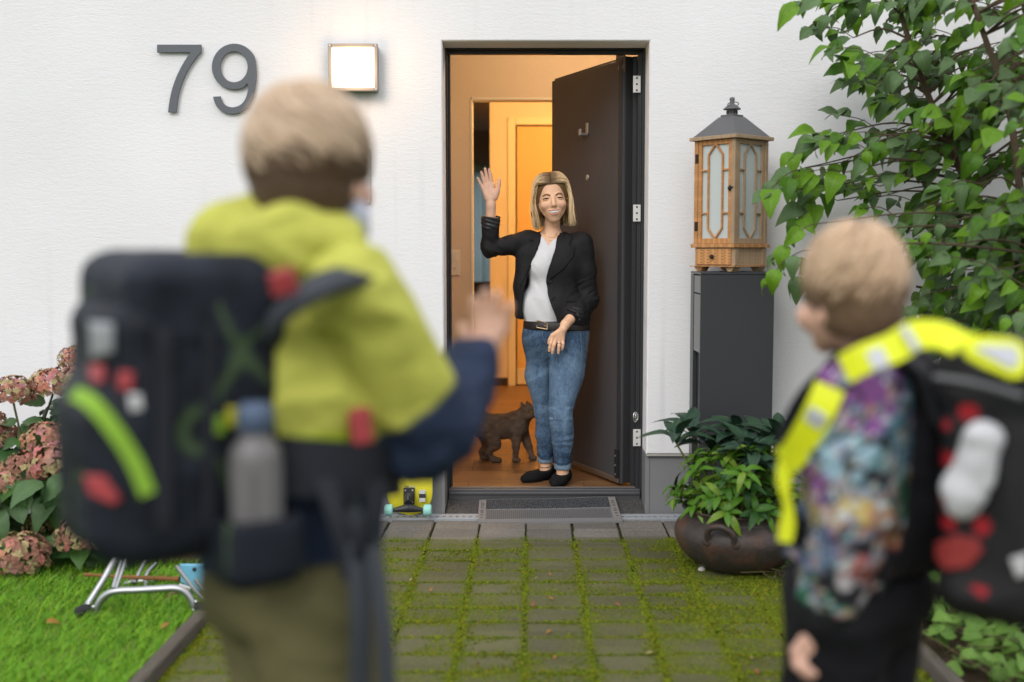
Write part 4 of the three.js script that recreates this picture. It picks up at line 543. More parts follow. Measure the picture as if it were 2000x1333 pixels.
// ---------------------------------------------------------------- the shrub tree on the right
{
  reseed(2024);
  const foot = [2.42, -0.02, 0.75], tree = thing('lilac_tree', 'tall bushy lilac tree with many stems along the right side of the wall', 'tree', foot);
  const bark = mat([1, 1, 1], 0.85, { map: tex(128, 512, (u, v) => { const n = pf(u, v, 6, 20, 4, 44), c = 0.6 + 0.7 * n; return [0.16 * c, 0.115 * c, 0.078 * c]; }, { srgb: true, rep: 6 }), bumpMap: fineNoise, bumpScale: 0.003 });
  const stems = [[[2060, 1010, 0.8], [2040, 800, 0.85], [2010, 520, 0.95], [1990, 346, 1.0], [1968, 198, 1.0], [1928, 84, 1.0], [1885, -40, 1.0]], [[2050, 1000, 0.7], [2020, 640, 0.65], [1990, 540, 0.62], [1911, 411, 0.6], [1891, 366, 0.6], [1846, 262, 0.62], [1812, 183, 0.65], [1770, 60, 0.7], [1740, -40, 0.7]], [[2070, 1000, 0.9], [2060, 500, 1.3], [2030, 200, 1.5], [2000, -60, 1.6]], [[2050, 990, 0.6], [2030, 690, 0.4], [1950, 610, 0.35], [1856, 574, 0.3], [1790, 560, 0.3]]].map((s) => s.map(([x, y, z]) => P(x, y, z)));
  const curves = stems.map((s) => new THREE.CatmullRomCurve3([foot, ...s].map((p) => V(...p))));
  stems.forEach((s, i) => part('trunk', tube([foot, ...s], (t) => (i === 3 ? 0.012 : 0.026) * (1 - 0.75 * t) + 0.003, 60, 10), bark, tree));
  const poly = [[1548, -40], [1562, 50], [1640, 115], [1650, 195], [1605, 245], [1560, 310], [1512, 352], [1500, 392], [1548, 430], [1600, 432], [1750, 440], [1775, 480], [1770, 600], [1800, 650], [2060, 660], [2060, -60]];
  const lm = [leafMat([0.045, 0.12, 0.010], [0.08, 0.19, 0.014], [0.12, 0.23, 0.03], 201), leafMat([0.095, 0.21, 0.010], [0.15, 0.30, 0.018], [0.19, 0.34, 0.04], 202), leafMat([0.085, 0.15, 0.06], [0.12, 0.2, 0.075], [0.16, 0.24, 0.1], 203)];
  const lg = [[0.25, 0.5], [0.35, 0.9], [0.15, 0.25], [0.4, 0.6], [0.2, 1.2]].map(([fold, bend], i) => leafGeo(1, 0.66 + 0.05 * (i % 3), ovate, { n: 8, fold, bend, tooth: 0.05, wave: 0.03 }));
  const all = [], twigs = [], nearest = (p) => { let best = null, bd = 1e9; for (const c of curves) for (let k = 2; k <= 40; k++) { const q = c.getPoint(k / 40).toArray(), d = len3(sub(q, p)) + Math.max(0, q[1] - p[1]) * 0.6; if (d < bd) { bd = d; best = q; } } return best; };
  const sprig = (px, py, z, n, len, size, down = 0) => {
    const tip = P(px, py, z), d = nrm([rnd(-1, -0.35), rnd(-0.55, 0.3) - down, rnd(-0.4, 0.5)]), s0 = sub(tip, mul(d, len)), mid = add(mix3(s0, tip, 0.5), [0, 0.025, 0]);
    twigs.push([s0, mid, tip]);
    for (let k = 0; k < n; k++) { const t = (k + 0.6) / n, c = new THREE.QuadraticBezierCurve3(V(...s0), V(...mid), V(...tip)), p = c.getPoint(t).toArray(), out = nrm(cross(d, [0, 1, 0.3])), sgn = k % 2 ? 1 : -1, dir = nrm(add(add(mul(d, 0.55 + 0.4 * t), mul(out, sgn * rnd(0.5, 1.1))), [rnd(-0.25, 0.1), rnd(-0.65, 0.15), rnd(-0.2, 0.5)])), up = nrm([rnd(-0.5, 0.3), rnd(0.35, 1), rnd(0.2, 1.1)]); all.push([pick(lg), pick(rnd() < 0.25 ? [lm[2]] : lm), add(p, mul(dir, 0.012)), dir, up, size * rnd(0.7, 1.15)]); }
    if (n > 2) all.push([pick(lg), pick(lm), tip, d, [rnd(-0.3, 0.3), 1, rnd(0.2, 1)], size * 0.85]);
  };
  let made = 0; for (let i = 0; i < 4000 && made < 165; i++) { const px = rnd(1500, 2060), py = rnd(-60, 660); if (!inside(poly, px, py)) continue; const e = sstep(1490, 1850, px - Math.abs(py - 330) * 0.15); if (rnd() > 0.42 + 0.6 * e) continue; const deep = sstep(1700, 2000, px), z = lerp(rnd(0.25, 0.8), rnd(0.25, 1.75), deep); sprig(px, py, z, 5 + Math.floor(rnd(3)), rnd(0.12, 0.3), rnd(0.072, 0.108), 0.1); made++; }
  for (const [x, y, z] of [[1502, 372, 0.75], [1560, 428, 0.6], [1545, 350, 0.7], [1550, 300, 0.55], [1590, 262, 0.6], [1556, 12, 0.9], [1625, 95, 0.8], [1650, 120, 0.8], [1640, 225, 0.5]]) sprig(x, y, z, 5, 0.24, 0.12, 0);
  for (const [x, y, z] of [[1502, 548, 0.95], [1516, 500, 0.9]]) sprig(x, y, z, 4, 0.2, 0.1, 0.2);
  for (let i = 0; i < 56; i++) sprig(rnd(1770, 2050), rnd(430, 680), rnd(0.25, 1.2), 6, rnd(0.14, 0.28), rnd(0.07, 0.105), 0.1);
  for (let i = 0; i < 70; i++) sprig(rnd(2060, 2420), rnd(-260, 560), rnd(0.25, 1.5), 6, rnd(0.14, 0.28), rnd(0.07, 0.105), 0.1);
  for (const [x, y, z] of [[1560, 545, 0.9], [1640, 500, 0.85], [1720, 470, 0.8]]) sprig(x, y, z, 5, 0.26, 0.11, 0.15);
  const lv = new Leaves(tree, 300); all.map((a) => [a, a[2][2] + 0.15 * Math.sin(a[2][0] * 90) - (a[2][0] > 2.25 ? 9 : 0)]).sort((a, b) => b[1] - a[1]).forEach(([a]) => lv.add(...a));
  lv.done();
  const tw = []; for (const t of twigs) { const q = nearest(t[0]); tw.push(tube(t, 0.0022, 6, 5)); tw.push(tube([q, add(mix3(q, t[0], 0.5), [0, 0.04, 0]), t[0]], (u) => 0.006 - 0.0035 * u, 10, 6)); }
  part('twig', join(tw), bark, tree).userData.kind = 'stuff';
}
// ---------------------------------------------------------------- hydrangea on the left
{
  reseed(909);
  const foot = [-2.25, -0.01, 0.6], hy = thing('hydrangea_bush', 'hydrangea bush with fading pink flower heads against the white wall', 'bush', foot), lv = new Leaves(hy, 240);
  const lm = [leafMat([0.022, 0.07, 0.018], [0.045, 0.11, 0.028], [0.07, 0.15, 0.05], 301, 0.42), leafMat([0.04, 0.105, 0.02], [0.07, 0.15, 0.03], [0.1, 0.19, 0.05], 302, 0.42), leafMat([0.065, 0.13, 0.05], [0.1, 0.18, 0.07], [0.13, 0.22, 0.09], 303, 0.42)];
  const lg = [[0.15, 0.5], [0.25, 0.9], [0.1, 0.3]].map(([fold, bend]) => leafGeo(1, 0.74, ovate, { n: 10, fold, bend, tooth: 0.05, wave: 0.03 })), stemM = mat([0.07, 0.075, 0.03], 0.8);
  const heads = [[152, 702, 0.55, 33, 0], [24, 766, 0.7, 37, 0], [102, 752, 0.62, 40, 0], [160, 745, 0.6, 42, 0], [6, 852, 0.65, 30, 0], [92, 862, 0.78, 44, 0], [55, 920, 0.85, 46, 0], [112, 905, 0.9, 50, 0], [8, 945, 0.95, 34, 0], [40, 1086, 1.12, 52, 1], [161, 1046, 1.08, 46, 1], [84, 1020, 0.85, 33, 2], [205, 800, 0.6, 42, 0], [230, 900, 0.8, 45, 0], [260, 1000, 0.9, 44, 1], [-40, 830, 0.7, 45, 0], [-45, 1010, 0.95, 48, 0]];
  const petal = (() => { const g = leafGeo(1, 1.0, (t) => Math.pow(Math.sin(Math.PI * clamp(t * 0.86 + 0.12)), 0.7), { n: 2, fold: 0.22, bend: 0.5 }); return g.toNonIndexed(); })();
  const pm = mat([1, 1, 1], 0.85, { physical: true, vertexColors: true, transmission: 0.15, side: THREE.DoubleSide, thickness: 0 });
  const bases = [];
  heads.forEach(([px, py, z, rp, kind], hi) => {
    const c = P(px, py, z), R = 1.13 * rp / (FOCAL / (EYE[2] - z)), list = [], n = 120;
    for (let k = 0; k < n; k++) { const y = 1 - 1.55 * (k + 0.5) / n, a = k * 2.39996 + rnd(0.3), s = Math.sqrt(1 - y * y), d = nrm([s * Math.cos(a) + rnd(-0.12, 0.12), y + rnd(-0.12, 0.12), s * Math.sin(a) + rnd(-0.12, 0.12)]), p = add(c, mul([d[0] * 1.05, d[1] * 0.8, d[2] * 1.05], R * rnd(0.8, 1.0))), sz = R * rnd(0.14, 0.21), t = nrm(cross(d, rv())), b = cross(d, t), old = rnd();
      const col = kind === 2 ? [lerp(0.20, 0.14, old), lerp(0.17, 0.13, old), 0.06] : old < (kind ? 0.45 : 0.22) ? [0.40, 0.32, 0.16] : old < 0.72 ? [lerp(0.38, 0.52, rnd()), lerp(0.17, 0.26, rnd()), lerp(0.13, 0.19, rnd())] : [0.27, 0.13, 0.09];
      const tw = rnd(6); for (let q = 0; q < 4; q++) { const aa = tw + q * Math.PI / 2, dir = nrm(add(add(mul(t, Math.cos(aa)), mul(b, Math.sin(aa))), mul(d, rnd(0.1, 0.5)))), g = petal.clone().applyMatrix4(frameM(p, dir, d, sz)), v = rnd(0.8, 1.2); tint(g, col.map((x) => x * v)); list.push(g); } }
    const fh = part('flower_head', join(list), pm, hy);
    const b0 = add(foot, [rnd(-0.25, 0.35), 0, rnd(-0.2, 0.3)]), q1 = add(mix3(b0, c, 0.55), [0, 0.05, 0]); part('stem', tube([b0, q1, add(c, [0, -R * 0.4, 0])], 0.005, 20, 7), stemM, hy);
    for (let k = 0; k < 9; k++) { const t = rnd(0.5, 0.97), p = new THREE.CatmullRomCurve3([V(...b0), V(...q1), V(...add(c, [0, -R * 0.5, 0]))]).getPoint(t).toArray(), a = rnd(6.28), dir = nrm([Math.cos(a), rnd(-0.45, 0.35), Math.sin(a) * 0.8 + 0.25]); lv.add(pick(lg), pick(lm), add(p, mul(dir, 0.02)), dir, [rnd(-0.3, 0.3), 1, rnd(0.1, 0.9)], rnd(0.1, 0.165)); }
  });
  for (let i = 0; i < 75; i++) { const px = rnd(-30, 300), py = rnd(930, 1100), z = rnd(0.7, 1.05); const p = P(px, py, z), dir = nrm([rnd(-1, 1), rnd(-0.8, 0.1), rnd(0, 0.8)]); lv.add(pick(lg), pick(lm), p, dir, [rnd(-0.3, 0.3), 0.8, rnd(0.4, 1)], rnd(0.11, 0.17)); }
  for (let i = 0; i < 14; i++) { const px = rnd(-20, 260), p = P(px, rnd(940, 1080), rnd(0.5, 0.9)); part('stem', tube([add(foot, [rnd(-0.3, 0.4), 0, rnd(-0.1, 0.3)]), mix3(foot, p, 0.5), p], 0.005, 14, 6), stemM, hy); }
  lv.done();
}
// ---------------------------------------------------------------- lawn grass
{
  reseed(606);
  const blade = leafGeo(1, 0.055, (t) => Math.pow(1 - t, 0.7), { n: 4, fold: 0.3, bend: 0.9 }), N = 62000, gm = mat([1, 1, 1], 0.6, { physical: true, transmission: 0.3, side: THREE.DoubleSide, thickness: 0 });
  const im = new THREE.InstancedMesh(blade, gm, N), c = new THREE.Color();
  for (let i = 0; i < N; i++) { const z = 0.93 + Math.pow(rnd(), 0.85) * 1.75, x = rnd(-3.0, PATH_L - 0.055 + 0.03 * Math.sin(z * 20)), a = rnd(6.28), lean = rnd(0.1, 0.75), d = [Math.cos(a) * lean, 1, Math.sin(a) * lean], s = rnd(0.03, 0.072) * (0.75 + 0.5 * pf((x + 4) / 8, z / 8, 40, 40, 2, 9)); im.setMatrixAt(i, frameM([x, -0.008, z], d, [Math.cos(a + 1.3), 0.2, Math.sin(a + 1.3)], [s * 1.25, s, s])); const t = rnd(0.75, 1.3), y = rnd(); c.setRGB(lerp(0.15, 0.32, y * y) * t, lerp(0.37, 0.48, y) * t, 0.028 * t); if (rnd() < 0.05) c.setRGB(0.25, 0.2, 0.09); im.setColorAt(i, c); }
  im.name = 'grass'; im.castShadow = im.receiveShadow = true; tag(im, 'short bright green grass blades of the small front lawn', 'grass', null, 'stuff'); scene.add(im);
}
// ---------------------------------------------------------------- bowl with two plants
{
  reseed(414);
  const c = [P(1441, 1060, 0.95)[0], 0.0, 0.95], pot = thing('plant_bowl', 'big round dark brown bowl planter with ring handles by the path', 'planter', c);
  const rust = tex(512, 512, (u, v) => { const n = pf(u, v, 8, 6, 5, 51), r = sstep(0.5, 0.72, pf(u, v, 14, 10, 4, 52)), g = 0.75 + 0.5 * pn(u, v, 180, 180, 53); return [lerp(0.042, 0.075, r) * g * (0.7 + 0.6 * n), lerp(0.034, 0.042, r) * g * (0.7 + 0.6 * n), lerp(0.031, 0.03, r) * g * (0.7 + 0.6 * n)]; }, { srgb: true });
  const pm = mat([1, 1, 1], 0.5, { map: rust, bumpMap: rust, bumpScale: 0.004, side: THREE.DoubleSide });
  const prof = new THREE.SplineCurve([[0.001, 0.004], [0.12, 0.004], [0.175, 0.022], [0.235, 0.075], [0.268, 0.14], [0.262, 0.185], [0.238, 0.215], [0.226, 0.228], [0.228, 0.248], [0.238, 0.262], [0.234, 0.268], [0.222, 0.262], [0.212, 0.235], [0.21, 0.2]].map(([x, y]) => new THREE.Vector2(x, y))).getPoints(70).map((p) => [Math.max(0.0005, p.x), p.y]);
  part('bowl', lathe(prof, c, 72), pm, pot);
  part('soil', lathe([[0.213, 0.215], [0.1, 0.23], [0.0005, 0.235]], c, 40), soil, pot);
  for (const a of [-0.44, Math.PI - 0.44]) { // ring handles on opposite sides
    const dir = [Math.sin(a), 0, Math.cos(a)], tn = [Math.cos(a), 0, -Math.sin(a)], at = (u, y, o) => add(add(c, mul(dir, 0.252 + o)), add(mul(tn, u), [0, y, 0])), l = at(-0.058, 0.165, 0.006), r = at(0.058, 0.165, 0.006);
    const h = part('handle', tube([l, at(-0.05, 0.215, 0.03), at(-0.02, 0.238, 0.045), at(0.02, 0.238, 0.045), at(0.05, 0.215, 0.03), r], 0.0125, 40, 12), pm, pot);
    for (const q of [l, r]) part('boss', xf(new THREE.SphereGeometry(0.022, 18, 12), q, [0, a, 0], [1, 1, 0.6]), pm, h);
  }
  const stemM = mat([0.11, 0.14, 0.03], 0.75);
  const br = thing('green_shrub', 'bright green shrub with small oblong leaves filling the bowl planter', 'shrub', [c[0], 0.21, c[2]]), lv = new Leaves(br, 300);
  const bm = [leafMat([0.06, 0.16, 0.012], [0.1, 0.23, 0.02], [0.14, 0.28, 0.05], 401, 0.32, 0.25), leafMat([0.035, 0.11, 0.014], [0.06, 0.15, 0.02], [0.1, 0.2, 0.04], 402, 0.32, 0.2), leafMat([0.14, 0.24, 0.02], [0.2, 0.32, 0.04], [0.22, 0.34, 0.08], 403, 0.35, 0.3), leafMat([0.02, 0.06, 0.014], [0.03, 0.085, 0.02], [0.05, 0.11, 0.03], 404, 0.35, 0.15)];
  const bg = [[0.2, 0.3], [0.3, 0.7], [0.15, 1.0]].map(([fold, bend]) => leafGeo(1, 0.36, oblong, { n: 6, fold, bend })), st = [];
  for (let k = 0; k < 60; k++) {
    const a = rnd(6.28), r0 = rnd(0.02, 0.17), lean = rnd(0.15, 0.95) * (0.5 + r0 * 3), base = [c[0] + Math.cos(a) * r0, 0.215, c[2] + Math.sin(a) * r0 * 0.9], H = rnd(0.09, 0.33), tip = [base[0] + Math.cos(a) * lean * 0.22, base[1] + H * (1 - 0.3 * lean), base[2] + Math.sin(a) * lean * 0.2], d = nrm(sub(tip, mix3(base, tip, 0.5)));
    part('stem', tube([base, add(mix3(base, tip, 0.5), [0, 0.03, 0]), tip], 0.003, 10, 6), stemM, br);
    const young = rnd() < 0.5, n = 7 + Math.floor(rnd(3)); for (let i = 0; i < n; i++) { const aa = i * 2.4 + rnd(0.4), sd = nrm(cross(d, [0.3, 0.2, 1])), up2 = cross(sd, d), dir = nrm(add(add(mul(sd, Math.cos(aa)), mul(up2, Math.sin(aa))), mul(d, rnd(0.15, 1.1)))); lv.add(pick(bg), young ? pick([bm[0], bm[2], bm[0]]) : pick([bm[1], bm[3], bm[0]]), add(tip, mul(d, -0.006 * i)), dir, add(d, [0, 0.3, 0.2]), rnd(0.06, 0.095)); }
  }
  lv.done();
  const dk = thing('dark_leaved_plant', 'dark green large leaved plant standing behind the bright shrub in the bowl', 'plant', [c[0], 0.21, c[2] - 0.05]), ld = new Leaves(dk, 140);
  const dm = [leafMat([0.016, 0.042, 0.026], [0.028, 0.062, 0.038], [0.05, 0.085, 0.05], 405, 0.38, 0.08), leafMat([0.024, 0.055, 0.03], [0.04, 0.08, 0.045], [0.06, 0.1, 0.05], 406, 0.38, 0.08)], dg = [[0.2, 0.6], [0.35, 1.0], [0.3, 0.35]].map(([fold, bend]) => leafGeo(1, 0.34, lance, { n: 8, fold, bend, wave: 0.04 }));
  for (const [px, py, z] of [[1322, 868, 0.92], [1352, 850, 0.82], [1422, 872, 0.86], [1440, 850, 0.8], [1492, 868, 0.9], [1520, 862, 0.92], [1472, 900, 1.05], [1502, 915, 1.1], [1390, 880, 0.8], [1460, 880, 0.95]]) {
    const t = P(px, py, z), base = [c[0] + (t[0] - c[0]) * 0.4, 0.215, c[2] + (t[2] - c[2]) * 0.6 - 0.02]; part('stem', tube([base, add(mix3(base, t, 0.5), [0, 0.02, 0]), t], 0.0045, 12, 7), stemM, dk);
    const n = 8; for (let i = 0; i < n; i++) { const a = i / n * 6.28 + rnd(0.5), dir = nrm([Math.cos(a), rnd(0.3, 1.8), Math.sin(a)]); ld.add(pick(dg), pick(dm), t, dir, [-Math.cos(a) * 0.3, 1, 0.25 - Math.sin(a) * 0.3], rnd(0.135, 0.195)); }
  }
  ld.done();
}
// ---------------------------------------------------------------- ivy in the bed on the right, creeping leaves by the bowl
{
  reseed(818);
  const ivyShape = (t) => { const k = [0.62, 0.98, 0.66, 0.86, 0.56, 0.34, 0.02], x = clamp(t) * 6, i = Math.min(5, Math.floor(x)); return lerp(k[i], k[i + 1], x - i); };
  const ig = [[0.12, 0.4], [0.2, 0.8], [0.05, 0.2]].map(([fold, bend]) => leafGeo(1, 1.0, ivyShape, { n: 6, fold, bend })), hg = [[0.15, 0.4], [0.25, 0.7]].map(([fold, bend]) => leafGeo(1, 0.9, heart, { n: 6, fold, bend }));
  const bright = [leafMat([0.1, 0.2, 0.03], [0.16, 0.28, 0.05], [0.2, 0.32, 0.1], 501, 0.5), leafMat([0.07, 0.16, 0.02], [0.12, 0.22, 0.035], [0.17, 0.27, 0.08], 502, 0.5)], dark = [leafMat([0.03, 0.06, 0.04], [0.05, 0.09, 0.055], [0.09, 0.13, 0.08], 503, 0.42, 0.1), leafMat([0.02, 0.05, 0.025], [0.035, 0.075, 0.035], [0.07, 0.11, 0.06], 504, 0.42, 0.1)];
  const bed = (name, label, cat, n, x0, x1, z0, z1, mats, geos, s0, s1, h) => { const b = thing(name, label, cat, [(x0 + x1) / 2, 0, (z0 + z1) / 2]), lv = new Leaves(b, 230); for (let i = 0; i < n; i++) { const x = rnd(x0, x1), z = rnd(z0, z1), y = 0.015 + Math.pow(rnd(), 1.3) * h, a = rnd(6.28), dir = nrm([Math.cos(a), rnd(-0.3, 0.3), Math.sin(a)]); lv.add(pick(geos), pick(mats), [x, y, z], dir, [rnd(-0.45, 0.45), 1, rnd(0, 0.9)], rnd(s0, s1)); } const t = []; for (let i = 0; i < 26; i++) { const x = rnd(x0, x1), z = rnd(z0, z1); t.push(tube([[x, 0.0, z], [x + rnd(-0.1, 0.1), rnd(0.3, 1) * h, z + rnd(-0.1, 0.1)], [x + rnd(-0.25, 0.25), 0.02 + 0.5 * h, z + rnd(-0.25, 0.25)]], 0.0022, 12, 5)); } part('runner', join(t), mat([0.09, 0.08, 0.035], 0.8), b).userData.kind = 'stuff'; lv.done(); };
  bed('creeping_plant', 'light green creeping plant spilling to the stone edging at the bottom right', 'plant', 210, 1.34, 1.72, 1.25, 2.35, bright, hg, 0.045, 0.085, 0.13);
  bed('ivy', 'dark grey green ivy under the red spotted school bag', 'ivy', 230, 1.66, 2.5, 1.1, 2.5, dark, ig, 0.09, 0.15, 0.2);
  bed('creeping_plant', 'small heart shaped leaves sprouting at the foot of the planter bowl', 'plant', 26, 1.02, 1.26, 0.98, 1.2, bright, hg, 0.04, 0.075, 0.06);
  solo('ivy', tube([P(1480, 1112, 1.05), P(1510, 1122, 1.06), P(1550, 1128, 1.08), P(1600, 1130, 1.1)].map((p) => [p[0], Math.max(0.006, p[1]), p[2]]), 0.003, 24, 6), mat([0.12, 0.09, 0.04], 0.8), 'thin bare runner lying on the moss in front of the bowl', 'runner');
}
// ---------------------------------------------------------------- fallen leaves, pebble
{
  reseed(321);
  const fm = [leafMat([0.30, 0.14, 0.03], [0.38, 0.2, 0.05], [0.2, 0.1, 0.03], 601, 0.7), leafMat([0.25, 0.09, 0.05], [0.3, 0.13, 0.07], [0.16, 0.07, 0.04], 602, 0.7), leafMat([0.3, 0.24, 0.1], [0.36, 0.28, 0.12], [0.2, 0.15, 0.07], 603, 0.7)], fg = [[0.3, 0.5], [0.5, -0.6]].map(([fold, bend]) => leafGeo(1, 0.5, ovate, { n: 5, fold, bend, wave: 0.06 }));
  let first = true;
  for (const [px, py, s, l] of [[1082, 1173, 0.03, 'dry orange leaf on the paving straight below the doormat, upper of two'], [1038, 1187, 0.026, 'brown leaf just left of the middle of the mossy path'], [1078, 1234, 0.028, 'orange leaf near the middle of the path, below the brown one'], [1212, 1187, 0.03, 'tan leaf right of the middle of the mossy path'], [933, 1300, 0.03, 'orange leaf low on the path beside the dangling bag straps'], [1275, 1278, 0.028, 'dark red leaf low on the path near the bottom edge'], [1537, 1197, 0.045, 'pale yellow leaf on the moss beside the jacket sleeve of the right child'], [1075, 1126, 0.018, 'tiny leaf on the second row of mossy stones below the doormat'], [1135, 1153, 0.02, 'tiny leaf right of the doormat centre on the mossy stones'], [1470, 1290, 0.028, 'upper of two brown leaves at the bottom right of the path'], [1475, 1310, 0.028, 'lower of two brown leaves at the bottom right of the path'], [838, 1157, 0.022, 'small leaf on the moss right of the navy jacket hem'], [800, 1137, 0.02, 'small leaf by the left joint of the path close to the child in green'], [1310, 1113, 0.02, 'small leaf on the moss just left of the bowl planter'], [1043, 1132, 0.018, 'tiny leaf left of the central joint near the top of the moss'], [1085, 1283, 0.022, 'small leaf near the bottom centre of the mossy path']]) { const p = G(px, py, 0.004), a = rnd(6.28), m = sh(new THREE.Mesh(pick(fg), pick(fm))); m.name = numbered('fallen_leaf'); frameM(p, [Math.cos(a), 0.05, Math.sin(a)], [rnd(-0.3, 0.3), 1, 0.2], s).decompose(m.position, m.quaternion, m.scale); m.position.y = 0.006 + s * 0.1; scene.add(m); tag(m, l, 'leaf', 'dry leaves on the mossy path'); }
  for (const [px, py, s, l] of [[88, 1215, 0.05, 'orange brown leaf alone on the lawn at the left'], [312, 1225, 0.05, 'brown leaf on the lawn just below the tube frame'], [345, 1240, 0.04, 'tan leaf on the lawn close to the path edging']]) { const p = G(px, py, 0.035), m = sh(new THREE.Mesh(pick(fg), fm[0])); m.name = numbered('fallen_leaf'); frameM(p, [1, 0.1, rnd(-0.6, 0.6)], [0, 1, 0.5], s).decompose(m.position, m.quaternion, m.scale); scene.add(m); tag(m, l, 'leaf'); }
  solo('pebble', xf(new THREE.IcosahedronGeometry(0.014, 2), add(G(1371, 1115), [0, 0.006, 0]), [0.3, 0.5, 0.2], [1.3, 0.7, 1]), mat([0.5, 0.48, 0.44], 0.9), 'pale pebble in front of the bowl planter', 'pebble');
}
// ---------------------------------------------------------------- figures: helpers
function march(sdf, o, d, far = 3) { let t = 0; for (let i = 0; i < 120 && t < far; i++) { const x = o[0] + d[0] * t, y = o[1] + d[1] * t, z = o[2] + d[2] * t, v = sdf.f(x, y, z); if (v < 0.0006) return [x, y, z]; t += Math.max(0.0008, v * 0.75); } return null; }
function gradAt(sdf, p, e = 0.002) { return nrm([sdf.f(p[0] + e, p[1], p[2]) - sdf.f(p[0] - e, p[1], p[2]), sdf.f(p[0], p[1] + e, p[2]) - sdf.f(p[0], p[1] - e, p[2]), sdf.f(p[0], p[1], p[2] + e) - sdf.f(p[0], p[1], p[2] - e)]); }
// the place on a body that the photograph shows at a pixel
function onBody(sdf, px, py, zs, off = 0) { const o = P(px, py, zs), p = march(sdf, o, nrm(ray(px, py))); if (!p) return null; return off ? add(p, mul(gradAt(sdf, p), off)) : p; }
// a cloth patch with thickness that lies on a body; its outline is given by where it shows
function patch(sdf, poly, zs, off = 0.003, th = 0.003, levels = 3) {
  const c = poly.map(([x, y]) => new THREE.Vector2(x, y)); let tris = THREE.ShapeUtils.triangulateShape(c, []).map((t) => t.map((i) => [c[i].x, c[i].y]));
  for (let l = 0; l < levels; l++) { const n = []; for (const [a, b, d] of tris) { const m = (p, q) => [(p[0] + q[0]) / 2, (p[1] + q[1]) / 2], ab = m(a, b), bd = m(b, d), da = m(d, a); n.push([a, ab, da], [ab, b, bd], [da, bd, d], [ab, bd, da]); } tris = n; }
  const key = (p) => p[0].toFixed(2) + ',' + p[1].toFixed(2), memo = new Map(), edges = new Map(), pos = []; let last = null;
  const at = (p) => { const k = key(p); if (!memo.has(k)) { const h = onBody(sdf, p[0], p[1], zs) || last; if (!h) { memo.set(k, null); } else { last = h; const n = gradAt(sdf, h); memo.set(k, [add(h, mul(n, off)), add(h, mul(n, off - th))]); } } return memo.get(k); };
  for (const t of tris) { const q = t.map(at); if (q.some((x) => !x)) continue; pos.push(...q[0][0], ...q[2][0], ...q[1][0]); for (let i = 0; i < 3; i++) { const a = key(t[i]), b = key(t[(i + 1) % 3]), r = b + '|' + a; if (edges.has(r)) edges.delete(r); else edges.set(a + '|' + b, [q[i], q[(i + 1) % 3]]); } }
  for (const [a, b] of edges.values()) pos.push(...a[0], ...b[0], ...b[1], ...a[0], ...b[1], ...a[1]);
  let g = new THREE.BufferGeometry(); g.setAttribute('position', new THREE.Float32BufferAttribute(pos, 3)); const uv = new Float32Array(pos.length / 3 * 2); for (let i = 0; i < pos.length / 3; i++) { uv[i * 2] = pos[i * 3]; uv[i * 2 + 1] = pos[i * 3 + 1]; } g.setAttribute('uv', new THREE.BufferAttribute(uv, 2)); g = mergeVertices(g, 1e-5); g.computeVertexNormals(); return g;
}
function bodyTube(sdf, pts, zs, r, off = 0, sides = 6) { const q = [], c = new THREE.CatmullRomCurve3(pts.map(([x, y]) => V(x, y, 0))), n = pts.length * 5; for (let i = 0; i <= n; i++) { const t = c.getPoint(i / n), h = onBody(sdf, t.x, t.y, zs, off); if (h) q.push(h); } return q.length > 1 ? tube(q, r, q.length * 2, sides) : rod([0, 0, 0], [0, 0.001, 0], 0.0001); }
// fingers: a chain of joints with tapering radii, rooted in the palm
function finger(b, pts, r0, r1, k = 0.004) { for (let i = 0; i < pts.length - 1; i++) b.cap(pts[i], pts[i + 1], lerp(r0, r1, i / (pts.length - 1)), lerp(r0, r1, (i + 1) / (pts.length - 1)), i ? 0.002 : k); }
// hair as tapered locks
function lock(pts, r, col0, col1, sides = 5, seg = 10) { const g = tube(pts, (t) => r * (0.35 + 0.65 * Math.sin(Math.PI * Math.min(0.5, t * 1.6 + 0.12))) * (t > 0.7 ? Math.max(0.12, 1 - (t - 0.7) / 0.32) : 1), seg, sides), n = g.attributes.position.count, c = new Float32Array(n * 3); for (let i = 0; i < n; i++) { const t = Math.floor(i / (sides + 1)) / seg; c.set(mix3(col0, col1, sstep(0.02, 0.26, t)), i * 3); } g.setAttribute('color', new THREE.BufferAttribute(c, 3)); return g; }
const skinMat = mat([1, 1, 1], 0.5, { physical: true, vertexColors: true, specularIntensity: 0.6 });
const hairMat = mat([1, 1, 1], 0.5, { physical: true, vertexColors: true, specularIntensity: 0.5 });
// creases of cloth: ridged noise, stretched along the crease
const crease = (a, b, c) => { const n = n3(a, b, c), m = n3(a * 1.9 + 7, b * 1.9, c * 1.9); return 0.7 * (1 - 2.6 * Math.abs(n)) + 0.3 * (1 - 2.6 * Math.abs(m)); };
